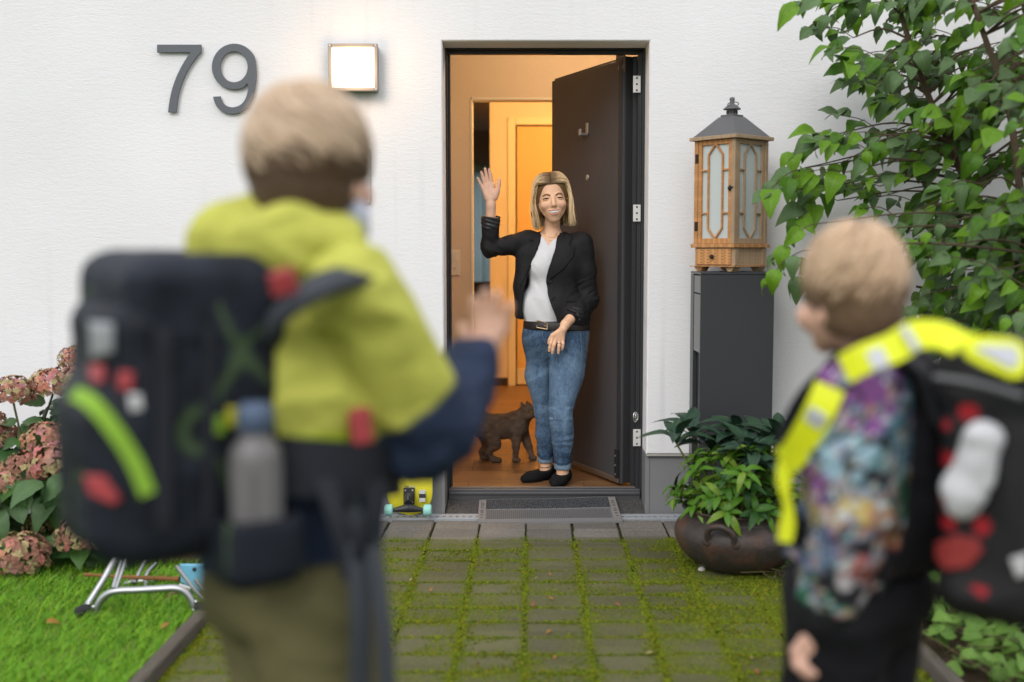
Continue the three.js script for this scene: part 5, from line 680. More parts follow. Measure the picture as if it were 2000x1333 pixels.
// ---------------------------------------------------------------- the woman in the doorway
{
  reseed(1234);
  const zw = -0.36, W = (px, py, dz = 0) => P(px, py, zw + dz), U = (EYE[2] - zw) / FOCAL; // metres per pixel there
  const wo = thing('person', 'woman in black blazer, white shirt and blue jeans waving from the open doorway', 'person', [W(1080, 600)[0], FL, zw]);
  // head in its own axes: eyes at the origin's height, +z the way the face looks
  const hc = W(1078.5, 388, 0.02), hq = new THREE.Matrix4().makeRotationFromEuler(new THREE.Euler(0.03, 0.04, 0.085)), H = (x, y, z) => { const v = V(x, y, z).applyMatrix4(hq); return [hc[0] + v.x, hc[1] + v.y, hc[2] + v.z]; }, HR = [0.03, 0.04, 0.085];
  const hInv = hq.clone().invert(), toH = (x, y, z) => { const v = V(x - hc[0], y - hc[1], z - hc[2]).applyMatrix4(hInv); return [v.x, v.y, v.z]; };
  const SK = [0.80, 0.475, 0.30], yU = (x) => -0.0640 + 0.0045 * (x / 0.035) ** 2, yL = (x) => -0.0808 + 0.0212 * Math.pow(Math.abs(x) / 0.035, 1.8), smile = (t) => { const x = (t - 0.5) * 0.07; return [x, (yU(x) + yL(x)) / 2, 0.0855 - 0.0175 * (x / 0.035) ** 2]; }, gap = (t) => { const x = (t - 0.5) * 0.07; return Math.max(0.0004, (yU(x) - yL(x)) / 2); };
  const head = new Body();
  head.ell(H(0, 0.032, -0.028), [0.078, 0.098, 0.098], HR, 0.02).ell(H(0, -0.032, 0.012), [0.062, 0.078, 0.074], HR, 0.028).ell(H(0, -0.106, 0.052), [0.017, 0.015, 0.017], HR, 0.028);
  for (const s of [-1, 1]) {
    head.cap(H(s * 0.050, -0.045, -0.005), H(s * 0.014, -0.102, 0.044), 0.017, 0.013, 0.03).ell(H(s * 0.044, -0.033, 0.056), [0.022, 0.018, 0.019], HR, 0.028).ell(H(s * 0.034, 0.021, 0.07), [0.017, 0.006, 0.009], HR, 0.014);
    head.ell(H(s * 0.0355, 0.001, 0.085), [0.019, 0.010, 0.012], HR, 0.012, 1).ell(H(s * 0.0355, 0.0, 0.0665), [0.0162, 0.0135, 0.0150], HR, 0.004).ell(H(s * 0.0355, 0.0008, 0.084), [0.0150, 0.0023, 0.012], HR, 0.002, 1);
    head.ell(H(s * 0.0745, -0.02, -0.012), [0.008, 0.026, 0.016], HR, 0.006);
  }
  head.cap(H(0, 0.008, 0.075), H(0, -0.033, 0.096), 0.0075, 0.0112, 0.012); for (const s of [-1, 1]) head.ell(H(s * 0.0125, -0.0385, 0.084), [0.0085, 0.0075, 0.0105], HR, 0.006).ell(H(s * 0.0065, -0.0475, 0.0905), [0.0035, 0.0025, 0.004], HR, 0.002, 1);
  head.ell(H(0, -0.074, 0.062), [0.036, 0.024, 0.022], HR, 0.016);
  for (const s of [-1, 1]) head.cap(H(s * 0.019, -0.038, 0.0895), H(s * 0.034, -0.056, 0.0815), 0.0032, 0.0028, 0.010, 1).cap(H(s * 0.034, -0.056, 0.083), H(s * 0.042, -0.074, 0.0745), 0.0028, 0.0016, 0.010, 1);
  for (let i = 0; i < 8; i++) { const a = smile(i / 8), b = smile((i + 1) / 8), w = gap; head.cap(H(a[0], a[1], a[2] + 0.004), H(b[0], b[1], b[2] + 0.004), w(i / 8), w((i + 1) / 8), 0.002, 1); }
  for (let i = 0; i < 8; i++) { const a = smile(i / 8), b = smile((i + 1) / 8), w = (t) => Math.sin(Math.PI * clamp(t, 0.02, 0.98)); const u = (p, t, s) => H(p[0] * 1.04, p[1] + s * (gap(t) + 0.0018) - (s < 0 ? 0.0016 : 0), p[2] + 0.001); head.cap(u(a, i / 8, 1), u(b, (i + 1) / 8, 1), 0.0012 + 0.0009 * w(i / 8), 0.0012 + 0.0009 * w((i + 1) / 8), 0.003).cap(u(a, i / 8, -1), u(b, (i + 1) / 8, -1), 0.0015 + 0.0020 * w(i / 8), 0.0015 + 0.0020 * w((i + 1) / 8), 0.003); }
  const neck0 = H(0, -0.07, -0.03), neck1 = W(1077, 462, -0.05);
  head.cap(neck0, neck1, 0.039, 0.046, 0.012);
  const headCol = (x, y, z) => { const h = toH(x, y, z), n = 1 + 0.06 * f3(x * 60, y * 60, z * 60); let c = mul(SK, n);
    if (h[2] > 0.04) { let m = 1; for (let i = 0; i <= 16; i++) { const p = smile(i / 16); const w = Math.sin(Math.PI * i / 16); for (const s of [-1, 1]) m = Math.min(m, Math.hypot((h[0] - p[0] * 1.04), h[1] - p[1] - s * (gap(i / 16) + 0.0018) + (s < 0 ? 0.0016 : 0)) - (s > 0 ? 0.0014 + 0.0016 * w : 0.002 + 0.0024 * w)); } const k = sstep(0.0022, -0.0005, m); c = mix3(c, [0.60, 0.24, 0.18], k * 0.65); for (const s of [-1, 1]) { const d = Math.hypot((h[0] - s * 0.043) / 0.022, (h[1] + 0.038) / 0.018); c = mix3(c, [0.74, 0.37, 0.27], 0.5 * sstep(1.2, 0.2, d)); } }
    { const t = h[0] / 0.07 + 0.5, q = smile(clamp(t)); if (t > 0 && t < 1 && Math.abs(h[1] - q[1]) < gap(t) + 0.0004 && h[2] > 0.03 && h[2] < q[2] + 0.0015) c = [0.10, 0.022, 0.02]; }
    return c; };
  // torso, arms and legs
  const arm = { sR: W(1031, 470, -0.03), eR: W(957, 486, 0.02), wR: W(959, 400, 0.05), sL: W(1136, 476, -0.02), eL: W(1148, 586, -0.03), wL: W(1104, 634, 0.14) };
  const body = new Body();
  body.cap(neck0, neck1, 0.037, 0.046, 0.012).cap(W(1040, 472, -0.03), W(1122, 478, -0.03), 0.05, 0.05, 0.05).ell(W(1083, 520, -0.02), [0.115, 0.13, 0.075], null, 0.05).ell(W(1076, 600, -0.02), [0.10, 0.11, 0.06], null, 0.05).ell(W(1086, 665, -0.02), [0.14, 0.1, 0.09], null, 0.05);
  body.cap(arm.sR, arm.eR, 0.042, 0.035, 0.02).cap(arm.eR, arm.wR, 0.036, 0.0245, 0.012).cap(arm.sL, arm.eL, 0.042, 0.035, 0.02).cap(arm.eL, arm.wL, 0.036, 0.024, 0.012);
  const leg = [{ h: W(1056, 672, -0.09), k: W(1063, 800, -0.06), a: W(1066, 902, -0.085) }, { h: W(1112, 672, 0.0), k: W(1095, 802, 0.07), a: W(1099, 915, 0.03) }];
  for (const l of leg) body.cap(l.h, l.k, 0.07, 0.045, 0.03).cap(l.k, l.a, 0.045, 0.033, 0.02);
  const arms = [[arm.wR, arm.eR], [arm.wL, arm.eL]];
  // raised right hand, palm to the viewer
  const hand = new Body(), h_ = (px, py, dz = 0) => W(px, py, 0.05 + dz);
  hand.cap(arm.wR, mix3(arm.wR, arm.eR, 0.45), 0.0245, 0.029, 0.01).cap(h_(958.5, 402), h_(957.5, 389), 0.023, 0.022, 0.012);
  for (const [a, b, r] of [[[957, 388], [962.5, 361], 0.0175], [[955.5, 387], [954, 360], 0.0165], [[953.5, 386], [948, 363], 0.0158], [[952, 385], [943.5, 367.5], 0.015]]) hand.cap(h_(...a), h_(...b), r * 0.95, r * 0.78, 0.008);
  hand.ell(h_(965, 380, 0.007), [0.022, 0.03, 0.014], [0, 0, -0.3], 0.01).ell(h_(950.5, 383, 0.006), [0.014, 0.03, 0.014], [0, 0, 0.25], 0.01);
  finger(hand, [h_(961.5, 363), h_(958.8, 348, 0.004), h_(957, 338, 0.006), h_(955.6, 331.5, 0.010)], 0.0104, 0.0075); finger(hand, [h_(954, 362), h_(950.6, 346, 0.002), h_(948.6, 336, 0.004), h_(947.2, 330, 0.008)], 0.0104, 0.0075); finger(hand, [h_(948.2, 364), h_(944, 350, 0.002), h_(941.6, 341, 0.005), h_(940, 336.5, 0.008)], 0.0098, 0.007); finger(hand, [h_(943.6, 368.5), h_(938, 358, 0.003), h_(934.6, 351.5, 0.005), h_(932.8, 348, 0.008)], 0.0086, 0.0062);
  finger(hand, [h_(967, 386, 0.006), h_(972, 372, 0.012), h_(974.4, 361, 0.012), h_(975.2, 351, 0.010)], 0.0145, 0.0082, 0.01);
  // left hand resting on the thigh
  const lh = new Body(), l_ = (px, py, dz = 0) => W(px, py, 0.155 + dz);
  lh.cap(arm.wL, mix3(arm.wL, arm.eL, 0.4), 0.025, 0.03, 0.01).cap(arm.wL, l_(1100, 643), 0.0235, 0.021, 0.01);
  for (const [b, r] of [[[1079.5, 659], 0.0145], [[1085.5, 663], 0.015], [[1092.5, 665], 0.015], [[1099, 663], 0.014]]) lh.cap(l_(1099, 644), l_(...b), 0.016, r * 0.85, 0.009);
  finger(lh, [l_(1079.5, 659), l_(1075.8, 671, 0.012), l_(1073.6, 680, 0.008), l_(1073, 685.5, 0.002)], 0.0102, 0.0074); finger(lh, [l_(1085.5, 663), l_(1082, 675, 0.013), l_(1079.6, 685, 0.008), l_(1078.8, 690, 0.002)], 0.0104, 0.0074); finger(lh, [l_(1092.5, 665), l_(1092, 677, 0.012), l_(1091.2, 685, 0.008), l_(1090.8, 690, 0.002)], 0.0098, 0.0072); finger(lh, [l_(1099, 663), l_(1100, 672, 0.01), l_(1099, 679, 0.006), l_(1098, 683, 0.0)], 0.0086, 0.0064);
  finger(lh, [l_(1091, 648, 0.004), l_(1079, 655, 0.002), l_(1073.5, 664, -0.004), l_(1072, 671, -0.006)], 0.0125, 0.008, 0.008);
  const handCol = (x, y, z) => mul(SK, 1 + 0.07 * f3(x * 70, y * 70, z * 70)), palmCol = (x, y, z) => mul([0.76, 0.46, 0.33], 1 + 0.07 * f3(x * 70, y * 70, z * 70));
  const ankle = new Body(); for (const l of leg) ankle.cap(add(l.a, [0, 0.06, 0]), add(l.a, [0, -0.05, 0.0]), 0.036, 0.033, 0.01).ell(add(l.a, [0, -0.05, -0.01]), [0.027, 0.03, 0.03], null, 0.02);
  const geos = [body.mesh(0.009, { color: handCol }), head.mesh(0.0026, { color: headCol }), hand.mesh(0.0026, { color: palmCol }), lh.mesh(0.0026, { color: handCol }), ankle.mesh(0.006, { color: handCol })];
  const skin = part('body', join(geos), skinMat, wo);
  // eyes, teeth, brows, lashes
  const eyeM = mat([1, 1, 1], 0.15, { vertexColors: true }); for (const s of [-1, 1]) { const g = new THREE.SphereGeometry(0.0135, 28, 20), c = new Float32Array(g.attributes.position.count * 3), p = g.attributes.position; for (let i = 0; i < p.count; i++) { const d = Math.hypot(p.getX(i), p.getY(i)), f = p.getZ(i) > 0; c.set(f && d < 0.0028 ? [0.01, 0.01, 0.01] : f && d < 0.0072 ? [0.06, 0.03, 0.015] : [0.6, 0.57, 0.55], i * 3); } g.setAttribute('color', new THREE.BufferAttribute(c, 3)); g.applyMatrix4(hq); g.translate(...H(s * 0.0355, 0.0, 0.0672)); part('eye', g, eyeM, wo); }
  const toothM = mat([0.86, 0.83, 0.78], 0.25), tl = []; for (let i = -5; i <= 4; i++) { const x = (i + 0.5) * 0.0068, p = smile(0.5 + x / 0.07); tl.push(box([0, 0, 0], [0.0069 - Math.abs(i + 0.5) * 0.0001, 0.0145 - Math.abs(i + 0.5) * 0.0006, 0.004], 0.0018).applyMatrix4(hq).translate(...H(p[0], yU(p[0]) - 0.0052 + 0.0005, p[2] - 0.0015))); }
  part('teeth', tl, toothM, wo);
  const browM = mat([0.10, 0.062, 0.038], 0.8), darkM = mat([0.018, 0.012, 0.01], 0.7);
  const onHead = (x, y) => { const o = H(x, y, 0.2), d = V(0, 0, -1).applyMatrix4(hq); const p = march(head, o, [d.x, d.y, d.z]); return p || H(x, y, 0.07); };
  for (const s of [-1, 1]) { const q = [[0.015, 0.016], [0.024, 0.0215], [0.035, 0.0245], [0.045, 0.0215], [0.053, 0.015]].map(([x, y]) => add(onHead(s * x, y), [0, 0, 0.0004])); part('eyebrow', tube(q, (t) => 0.0028 * (1 - 0.75 * t) + 0.0004, 24, 6), browM, wo);
    const e = [[0.0215, 0.0002], [0.027, 0.0027], [0.0355, 0.0040], [0.044, 0.0026], [0.0505, -0.0012]].map(([x, y]) => add(onHead(s * x, y), [0, 0, 0.0004])); part('lashes', tube(e, (t) => 0.0016 + 0.0010 * t, 20, 5), darkM, wo); }
  // hair: a base and locks that fall from the parting to a bob
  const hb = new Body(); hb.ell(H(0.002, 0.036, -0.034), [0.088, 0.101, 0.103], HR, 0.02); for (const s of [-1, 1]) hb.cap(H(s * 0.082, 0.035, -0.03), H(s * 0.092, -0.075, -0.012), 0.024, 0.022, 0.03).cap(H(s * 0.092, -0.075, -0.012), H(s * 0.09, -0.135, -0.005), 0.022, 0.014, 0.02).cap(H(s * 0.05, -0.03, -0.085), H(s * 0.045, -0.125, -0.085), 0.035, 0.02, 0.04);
  hb.ell(H(0, -0.035, 0.075), [0.0745, 0.112, 0.078], HR, 0.012, 1);
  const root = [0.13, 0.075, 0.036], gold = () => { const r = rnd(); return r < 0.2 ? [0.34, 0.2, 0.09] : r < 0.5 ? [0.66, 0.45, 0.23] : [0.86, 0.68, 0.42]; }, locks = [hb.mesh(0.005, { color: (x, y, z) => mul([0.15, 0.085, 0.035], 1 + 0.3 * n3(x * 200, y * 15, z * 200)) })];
  const dome = (psi, phi, o) => { const c = Math.cos(psi); return [(0.084 + o) * Math.sin(psi), 0.034 + (0.100 + o) * c * Math.sin(phi), -0.033 + (0.104 + o) * c * Math.cos(phi)]; };
  for (let i = 0; i < 900; i++) {
    const s = i % 2 ? 1 : -1, u = Math.pow(rnd(), 1.15), phi = lerp(24, 178, u) * D2R, o = rnd(0.002, 0.014), front = sstep(0.28, 0.0, u), back = sstep(0.45, 1, u), L = rnd(0.86, 1.05), sway = rnd(-0.005, 0.005), thick = rnd(0.0018, 0.0042), wx = lerp(1, 0.55, back);
    const jit = () => rnd(-0.07, 0.07), a = dome(s * rnd(0.0, 0.07) - 0.04, phi, o * 0.5), b = dome(s * 0.5 - 0.02, lerp(phi, 1.45, 0.12) + jit(), o + 0.004), c = dome(s * 1.02, lerp(phi, 1.5, 0.25) + jit(), o + 0.007);
    const z3 = lerp(c[2], -0.028, 0.35) + front * 0.012, xs = (x) => s * (x * wx + o * 1.2);
    const p3 = [xs(0.092 - front * 0.004), 0.004, z3 + 0.004], p4 = [xs(0.0965 - front * 0.010) + sway, -0.075 * L, z3 + front * 0.012], p5 = [xs(0.090 - front * 0.014) + sway * 2 + (s > 0 ? 0.006 : 0.002), -0.150 * L - (s < 0 ? 0.004 : -0.002), z3 + front * 0.012 + rnd(-0.008, 0.006)];
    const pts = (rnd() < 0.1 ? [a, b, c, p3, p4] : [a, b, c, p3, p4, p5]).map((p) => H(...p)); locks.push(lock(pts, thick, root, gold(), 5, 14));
  }
  for (let i = 0; i < 46; i++) { const s = i % 2 ? 1 : -1, x0 = s * rnd(0.086, 0.108), z0 = rnd(-0.06, 0.03); locks.push(lock([H(s * 0.07, 0.08, z0), H(x0, 0.01, z0), H(x0 + rnd(-0.012, 0.014), -0.08, z0 + 0.01), H(x0 + rnd(-0.022, 0.022), -0.150, z0 + rnd(-0.01, 0.02))], 0.0009, gold(), gold(), 4, 10)); }
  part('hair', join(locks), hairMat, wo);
  // T-shirt
  const tee = new Body(); tee.cap(W(1046, 474, -0.028), W(1118, 480, -0.028), 0.05, 0.05, 0.04).ell(W(1072, 520, -0.01), [0.122, 0.135, 0.082], null, 0.05).ell(W(1054, 518, 0.022), [0.045, 0.05, 0.05], null, 0.05).ell(W(1066, 600, -0.005), [0.133, 0.15, 0.074], null, 0.06);
  tee.plane(W(1060, 629), [0.03, 1, 0], 0.006).fn((x, y, z) => { const a = W(1072, 478), dx = Math.abs(x - a[0]) * 1.0, dy = y - a[1]; return Math.max(dx * 0.86 - dy * 0.5 - 0.004, -0.06 - z + zw + 0.03); }, 0.004, 1);
  tee.warp = (x, y, z) => -0.0035 * crease(x * 14 + y * 9, y * 5 - x * 4, z * 6) * 0.8 + 0.002 * n3(x * 22 + y * 16, y * 7, z * 8) * sstep(-0.05, 0.06, z - zw) + 0.0016 * n3(x * 45, y * 22, z * 40);
  const weave = tex(256, 256, (u, v) => 0.5 + 0.25 * Math.sin(u * 128 * 6.283) + 0.25 * Math.sin(v * 128 * 6.283), { rep: 9 });
  part('shirt', tee.mesh(0.006), mat([0.70, 0.69, 0.70], 0.9, { bumpMap: weave, bumpScale: 0.0004 }), wo);
  part('shirt_hem', bodyTube(tee, [[1017, 626.5], [1035, 627.5], [1060, 628], [1088, 627.5]], zw + 0.5, 0.0022, -0.0005), mat([0.68, 0.67, 0.68], 0.9), wo);
  // blazer
  const jk = new Body(), twill = tex(256, 256, (u, v) => 0.5 + 0.5 * Math.sin((u + v) * 64 * 6.283), { rep: 6 });
  const jm = mat([0.0165, 0.0155, 0.0165], 0.62, { physical: true, sheen: 0.25, sheenColor: [0.3, 0.28, 0.28], sheenRoughness: 0.5, bumpMap: twill, bumpScale: 0.0003 }), lining = mat([0.028, 0.027, 0.03], 0.38);
  jk.cap(W(1040, 474, -0.035), W(1128, 480, -0.03), 0.058, 0.060, 0.05).ell(W(1086, 520, -0.02), [0.158, 0.15, 0.108], null, 0.05).ell(W(1084, 600, -0.015), [0.158, 0.15, 0.112], null, 0.06).ell(W(1122, 620, -0.01), [0.085, 0.09, 0.11], null, 0.05);
  jk.cap(W(1030, 500, 0.0), W(1028, 560, 0.0), 0.06, 0.064, 0.04).cap(W(1028, 560, 0.0), W(1028, 612, 0.0), 0.064, 0.062, 0.03);
  jk.cap(arm.sR, W(1000, 478, 0.0), 0.056, 0.05, 0.03).cap(W(1000, 478, 0.0), arm.eR, 0.05, 0.047, 0.02).cap(arm.eR, mix3(arm.eR, arm.wR, 0.52), 0.0475, 0.045, 0.015);
  jk.cap(arm.sL, W(1143, 530, -0.02), 0.062, 0.058, 0.03).cap(W(1143, 530, -0.02), arm.eL, 0.058, 0.053, 0.02).cap(arm.eL, mix3(arm.eL, arm.wL, 0.6), 0.053, 0.046, 0.02);
  const opening = [[1061, 440], [1048, 492], [1035, 522], [1026, 556], [1021, 590], [1016, 650], [1096, 650], [1082, 608], [1075, 590], [1070, 572], [1067, 553], [1068, 540], [1075, 516], [1085, 485], [1094, 440]].map(([x, y]) => W(x, y, 0.08));
  const sdPoly = (P2, x, y) => { let d = 1e9, s = 1; for (let i = 0, j = P2.length - 1; i < P2.length; j = i++) { const [xi, yi] = P2[i], [xj, yj] = P2[j], ex = xj - xi, ey = yj - yi, wx = x - xi, wy = y - yi, t = clamp((wx * ex + wy * ey) / (ex * ex + ey * ey)), bx = wx - ex * t, by = wy - ey * t; d = Math.min(d, bx * bx + by * by); const c1 = y >= yi, c2 = y < yj, c3 = ex * wy > ey * wx; if ((c1 && c2 && c3) || (!c1 && !c2 && !c3)) s = -s; } return s * Math.sqrt(d); };
  jk.fn((x, y, z) => Math.max(sdPoly(opening, x, y), zw - 0.02 - z), 0.004, 1);
  jk.fn((x, y, z) => { const dx = x - neck1[0], dz = z - neck1[2] - 0.01; return Math.max(Math.hypot(dx, dz) - 0.062, neck1[1] - 0.05 - y); }, 0.004, 1); // room for the neck
  { const h0 = W(1012, 623), h1 = W(1090, 630), h2 = W(1155, 645); jk.fn((x, y, z) => { if (x > W(1138, 600)[0] + 0.05) return 1; const yy = x < h1[0] ? lerp(h0[1], h1[1], (x - h0[0]) / (h1[0] - h0[0])) : lerp(h1[1], h2[1], (x - h1[0]) / (h2[0] - h1[0])); const ax = arm.eL, bx = arm.wL, t = clamp(((x - ax[0]) * (bx[0] - ax[0]) + (y - ax[1]) * (bx[1] - ax[1]) + (z - ax[2]) * (bx[2] - ax[2])) / Math.pow(len3(sub(bx, ax)), 2)), q = mix3(ax, bx, t); return Math.max(y - yy, -(Math.hypot(x - q[0], y - q[1], z - q[2]) - 0.062)); }, 0.006, 1); }
  jk.warp = (x, y, z) => { const near = (p, r) => Math.exp(-Math.pow(Math.hypot(x - p[0], y - p[1], z - p[2]) / r, 2)); const eR = near(arm.eR, 0.09), eL = near(arm.eL, 0.12); return -0.0075 * eR * crease((x * 0.7 + y * 0.8) * 34, (x - y) * 7, z * 9) - 0.008 * eL * crease((y - x * 0.5) * 30, x * 8, z * 8) - 0.003 * crease(x * 12 + y * 4, y * 6, z * 9) + 0.002 * n3(x * 34, y * 20, z * 30); };
  part('blazer', jk.mesh(0.0055), jm, wo);
  const zs = zw + 0.6;
  // lapels, collar, buttons, pocket flap, cuffs
  part('lapel', patch(jk, [[1063, 452], [1054, 454], [1043, 458], [1034, 468], [1041, 472], [1037, 480], [1019, 505], [1016, 530], [1018, 556], [1033, 525], [1048, 494]], zs, 0.006, 0.004), jm, wo);
  part('lapel', patch(jk, [[1096, 446], [1104, 452], [1118, 466], [1111, 479], [1124, 482], [1118, 503], [1100, 526], [1070, 549], [1068.5, 541], [1075.5, 516], [1086, 485]], zs, 0.006, 0.004), jm, wo);
  for (const [x, y] of [[1074, 549], [1081, 583.5]]) { const p = onBody(jk, x, y, zs, 0.001); if (p) part('button', [xf(new THREE.TorusGeometry(0.0085, 0.0032, 8, 20), add(p, [0, 0, 0.003]), [0, 0.25, 0]), xf(new THREE.CylinderGeometry(0.009, 0.009, 0.004, 18), add(p, [0, 0, 0.001]), [Math.PI / 2, 0, 0])], mat([0.012, 0.012, 0.013], 0.25), wo); }
  { const p = onBody(jk, 1017, 556, zs, 0.002); if (p) part('button', xf(new THREE.TorusGeometry(0.007, 0.003, 8, 18), p, [0, -0.6, 0]), mat([0.012, 0.012, 0.013], 0.25), wo); }
  part('pocket_flap', patch(jk, [[1106, 585], [1126, 587], [1126, 591], [1106, 589]], zs, 0.0045, 0.003, 2), jm, wo);
  const cuff = (a, b, r, L) => { const d = nrm(sub(b, a)), c = new Body(); c.cap(a, add(a, mul(d, L)), r, r * 1.05, 0.004); c.plane(add(a, mul(d, 0.0)), d, 0.006).plane(add(a, mul(d, L)), mul(d, -1), 0.006); const q = new Body(); c.cap(add(a, mul(d, -0.05)), add(a, mul(d, L + 0.05)), r - 0.010, r - 0.010, 0.004, 1); c.warp = (x, y, z) => 0.002 * n3(x * 50, y * 40, z * 50) + 0.0016 * Math.sin(y * 300 + x * 90); return c.mesh(0.004); };
  part('cuff', cuff(mix3(arm.eR, arm.wR, 0.47), arm.wR, 0.0485, 0.062), lining, wo); part('cuff', cuff(mix3(arm.eL, arm.wL, 0.48), arm.wL, 0.050, 0.062), lining, wo);
  // jeans
  const jn = new Body(); jn.ell(W(1087, 662, -0.03), [0.168, 0.12, 0.108], null, 0.06).cap(W(1060, 648, -0.02), W(1112, 650, -0.01), 0.105, 0.105, 0.05);
  jn.cap(add(leg[0].h, [0, 0, 0.03]), W(1052, 735, -0.06), 0.082, 0.068, 0.06).cap(W(1052, 735, -0.06), leg[0].k, 0.072, 0.053, 0.03).cap(leg[0].k, W(1065, 845, -0.065), 0.053, 0.05, 0.02).cap(W(1065, 845, -0.065), leg[0].a, 0.05, 0.041, 0.02);
  jn.cap(leg[1].h, W(1107, 730, 0.03), 0.104, 0.095, 0.012).cap(W(1107, 730, 0.03), leg[1].k, 0.095, 0.065, 0.003).cap(leg[1].k, W(1099, 852, 0.055), 0.064, 0.060, 0.003).cap(W(1099, 852, 0.055), leg[1].a, 0.060, 0.041, 0.003);
  jn.plane(W(1080, 632.5), [0, -1, 0], 0.006).fn((x, y, z) => { const l = x < W(1082, 890)[0] ? leg[0] : leg[1]; return y - (l.a[1] + 0.004); }, 0.004, 1);
  jn.warp = (x, y, z) => { const g = (py, h) => Math.exp(-Math.pow((y - W(1080, py)[1]) / h, 2)), knee = g(806, 0.06), low = g(868, 0.1), hip = g(690, 0.06); const q = x * 13 + (x < W(1080, 800)[0] ? 9 : 0); return -0.0042 * knee * crease(q, y * 34, z * 8) - 0.0042 * low * crease(q * 0.8 + 3, y * 30, z * 8) - 0.003 * hip * crease(q * 0.7, y * 26 + Math.abs(x - W(1074, 700)[0]) * 22, z * 6) + 0.0014 * n3(x * 20, y * 9, z * 20); };
  const denimTex = tex(256, 256, (u, v) => 0.5 + 0.3 * Math.sin((u * 1 + v * 0.6) * 100 * 6.283) + 0.3 * (pn(u, v, 128, 128, 77) - 0.5), { rep: 5 });
  const denim = mat([1, 1, 1], 0.85, { vertexColors: true, bumpMap: denimTex, bumpScale: 0.0005 });
  const jeanCol = (x, y, z, nx, ny, nz) => { const n = f3(x * 26, y * 9, z * 26), fine = n3(x * 260, y * 120, z * 260), py = (p) => W(1080, p)[1], worn = 0.55 * Math.exp(-Math.pow((y - py(742)) / 0.13, 2)) + 0.6 * Math.exp(-Math.pow((y - py(812)) / 0.06, 2)) + 0.25 * Math.exp(-Math.pow((y - py(860)) / 0.05, 2)), wh = 0.25 * Math.max(0, n3(x * 8, y * 45 + Math.abs(x - W(1074, 700)[0]) * 25, z * 6)); const k = clamp(0.12 + worn * (0.75 + 0.4 * n) + wh + 0.22 * fine + 0.16 * n); return mix3([0.030, 0.060, 0.115], [0.20, 0.305, 0.43], k); };
  part('jeans', jn.mesh(0.0055, { color: jeanCol }), denim, wo);
  const seam = mat([0.13, 0.16, 0.2], 0.85), zj = zw + 0.6;
  part('seam', [bodyTube(jn, [[1134, 648], [1136, 700], [1128, 760], [1118, 800], [1119, 850], [1112, 890]], zj, 0.0016, 0.0006), bodyTube(jn, [[1062, 640], [1060, 655], [1066, 672], [1069, 690]], zj, 0.0016, 0.0006), bodyTube(jn, [[1108, 649], [1120, 648.5], [1133, 648]], zj, 0.0016, 0.0006), bodyTube(jn, [[1083, 835], [1085, 860], [1088, 890]], zj, 0.0014, 0.0004)], seam, wo);
  part('pocket', patch(jn, [[1146, 648], [1151, 650], [1149, 688], [1144, 690]], zj, 0.003, 0.002, 2), denim, wo).geometry.setAttribute('color', new THREE.BufferAttribute(new Float32Array(3000).fill(0.13), 3));
  // turn-ups, belt, buckle, socks
  for (const [l, r, f] of [[leg[0], 0.0455, 0], [leg[1], 0.0465, 1]]) { const c = new Body(), d = [0, 1, 0], a = add(l.a, [0, -0.004, 0]); c.cap(add(a, [0, -0.03, 0]), add(a, [0, 0.08, 0]), r, r, 0); c.plane(a, d, 0.006).plane(add(a, [0, 0.042, 0]), [0, -1, 0], 0.006).cap(add(a, [0, -0.08, 0]), add(a, [0, 0.1, 0]), r - 0.008, r - 0.008, 0.003, 1); c.warp = (x, y, z) => 0.0012 * n3(x * 60, y * 60, z * 60); part('turn_up', c.mesh(0.004, { color: (x, y, z) => mul([0.17, 0.24, 0.31], 1 + 0.35 * n3(x * 240, y * 160, z * 240)) }), denim, wo); part('hem_band', xf(new THREE.TorusGeometry(r + 0.0005, 0.0035, 8, 40), add(a, [0, 0.044, 0]), [Math.PI / 2, 0, 0]), mat([0.03, 0.03, 0.035], 0.8), wo); }
  const bl = new Body(); bl.cap(W(1062, 636, -0.02), W(1112, 640, -0.01), 0.109, 0.109, 0.05).ell(W(1087, 640, -0.02), [0.160, 0.08, 0.118], null, 0.04).plane(W(1080, 644), [0.02, 1, 0], 0.003).plane(W(1080, 628), [-0.02, -1, 0], 0.003);
  part('belt', bl.mesh(0.006), mat([0.02, 0.016, 0.014], 0.45), wo);
  { const b = [[1049, 628.5], [1069, 632.5], [1069, 643.5], [1049, 640]].map(([x, y]) => onBody(bl, x, y, zj, 0.005) || W(x, y, 0.11)); const g = []; for (let i = 0; i < 4; i++) g.push(tube([b[i], mix3(b[i], b[(i + 1) % 4], 0.5), b[(i + 1) % 4]], 0.0035, 6, 8)); g.push(tube([mix3(b[0], b[3], 0.5), mix3(b[1], b[2], 0.5)], 0.002, 4, 6)); part('buckle', g, mat([0.5, 0.36, 0.22], 0.35, { metalness: 0.8 }), wo); }
  part('belt_loop', [patch(jn, [[1077, 629], [1080, 629], [1081, 647], [1078, 647]], zj, 0.012, 0.006, 1)], mat([0.1, 0.15, 0.22], 0.85), wo);
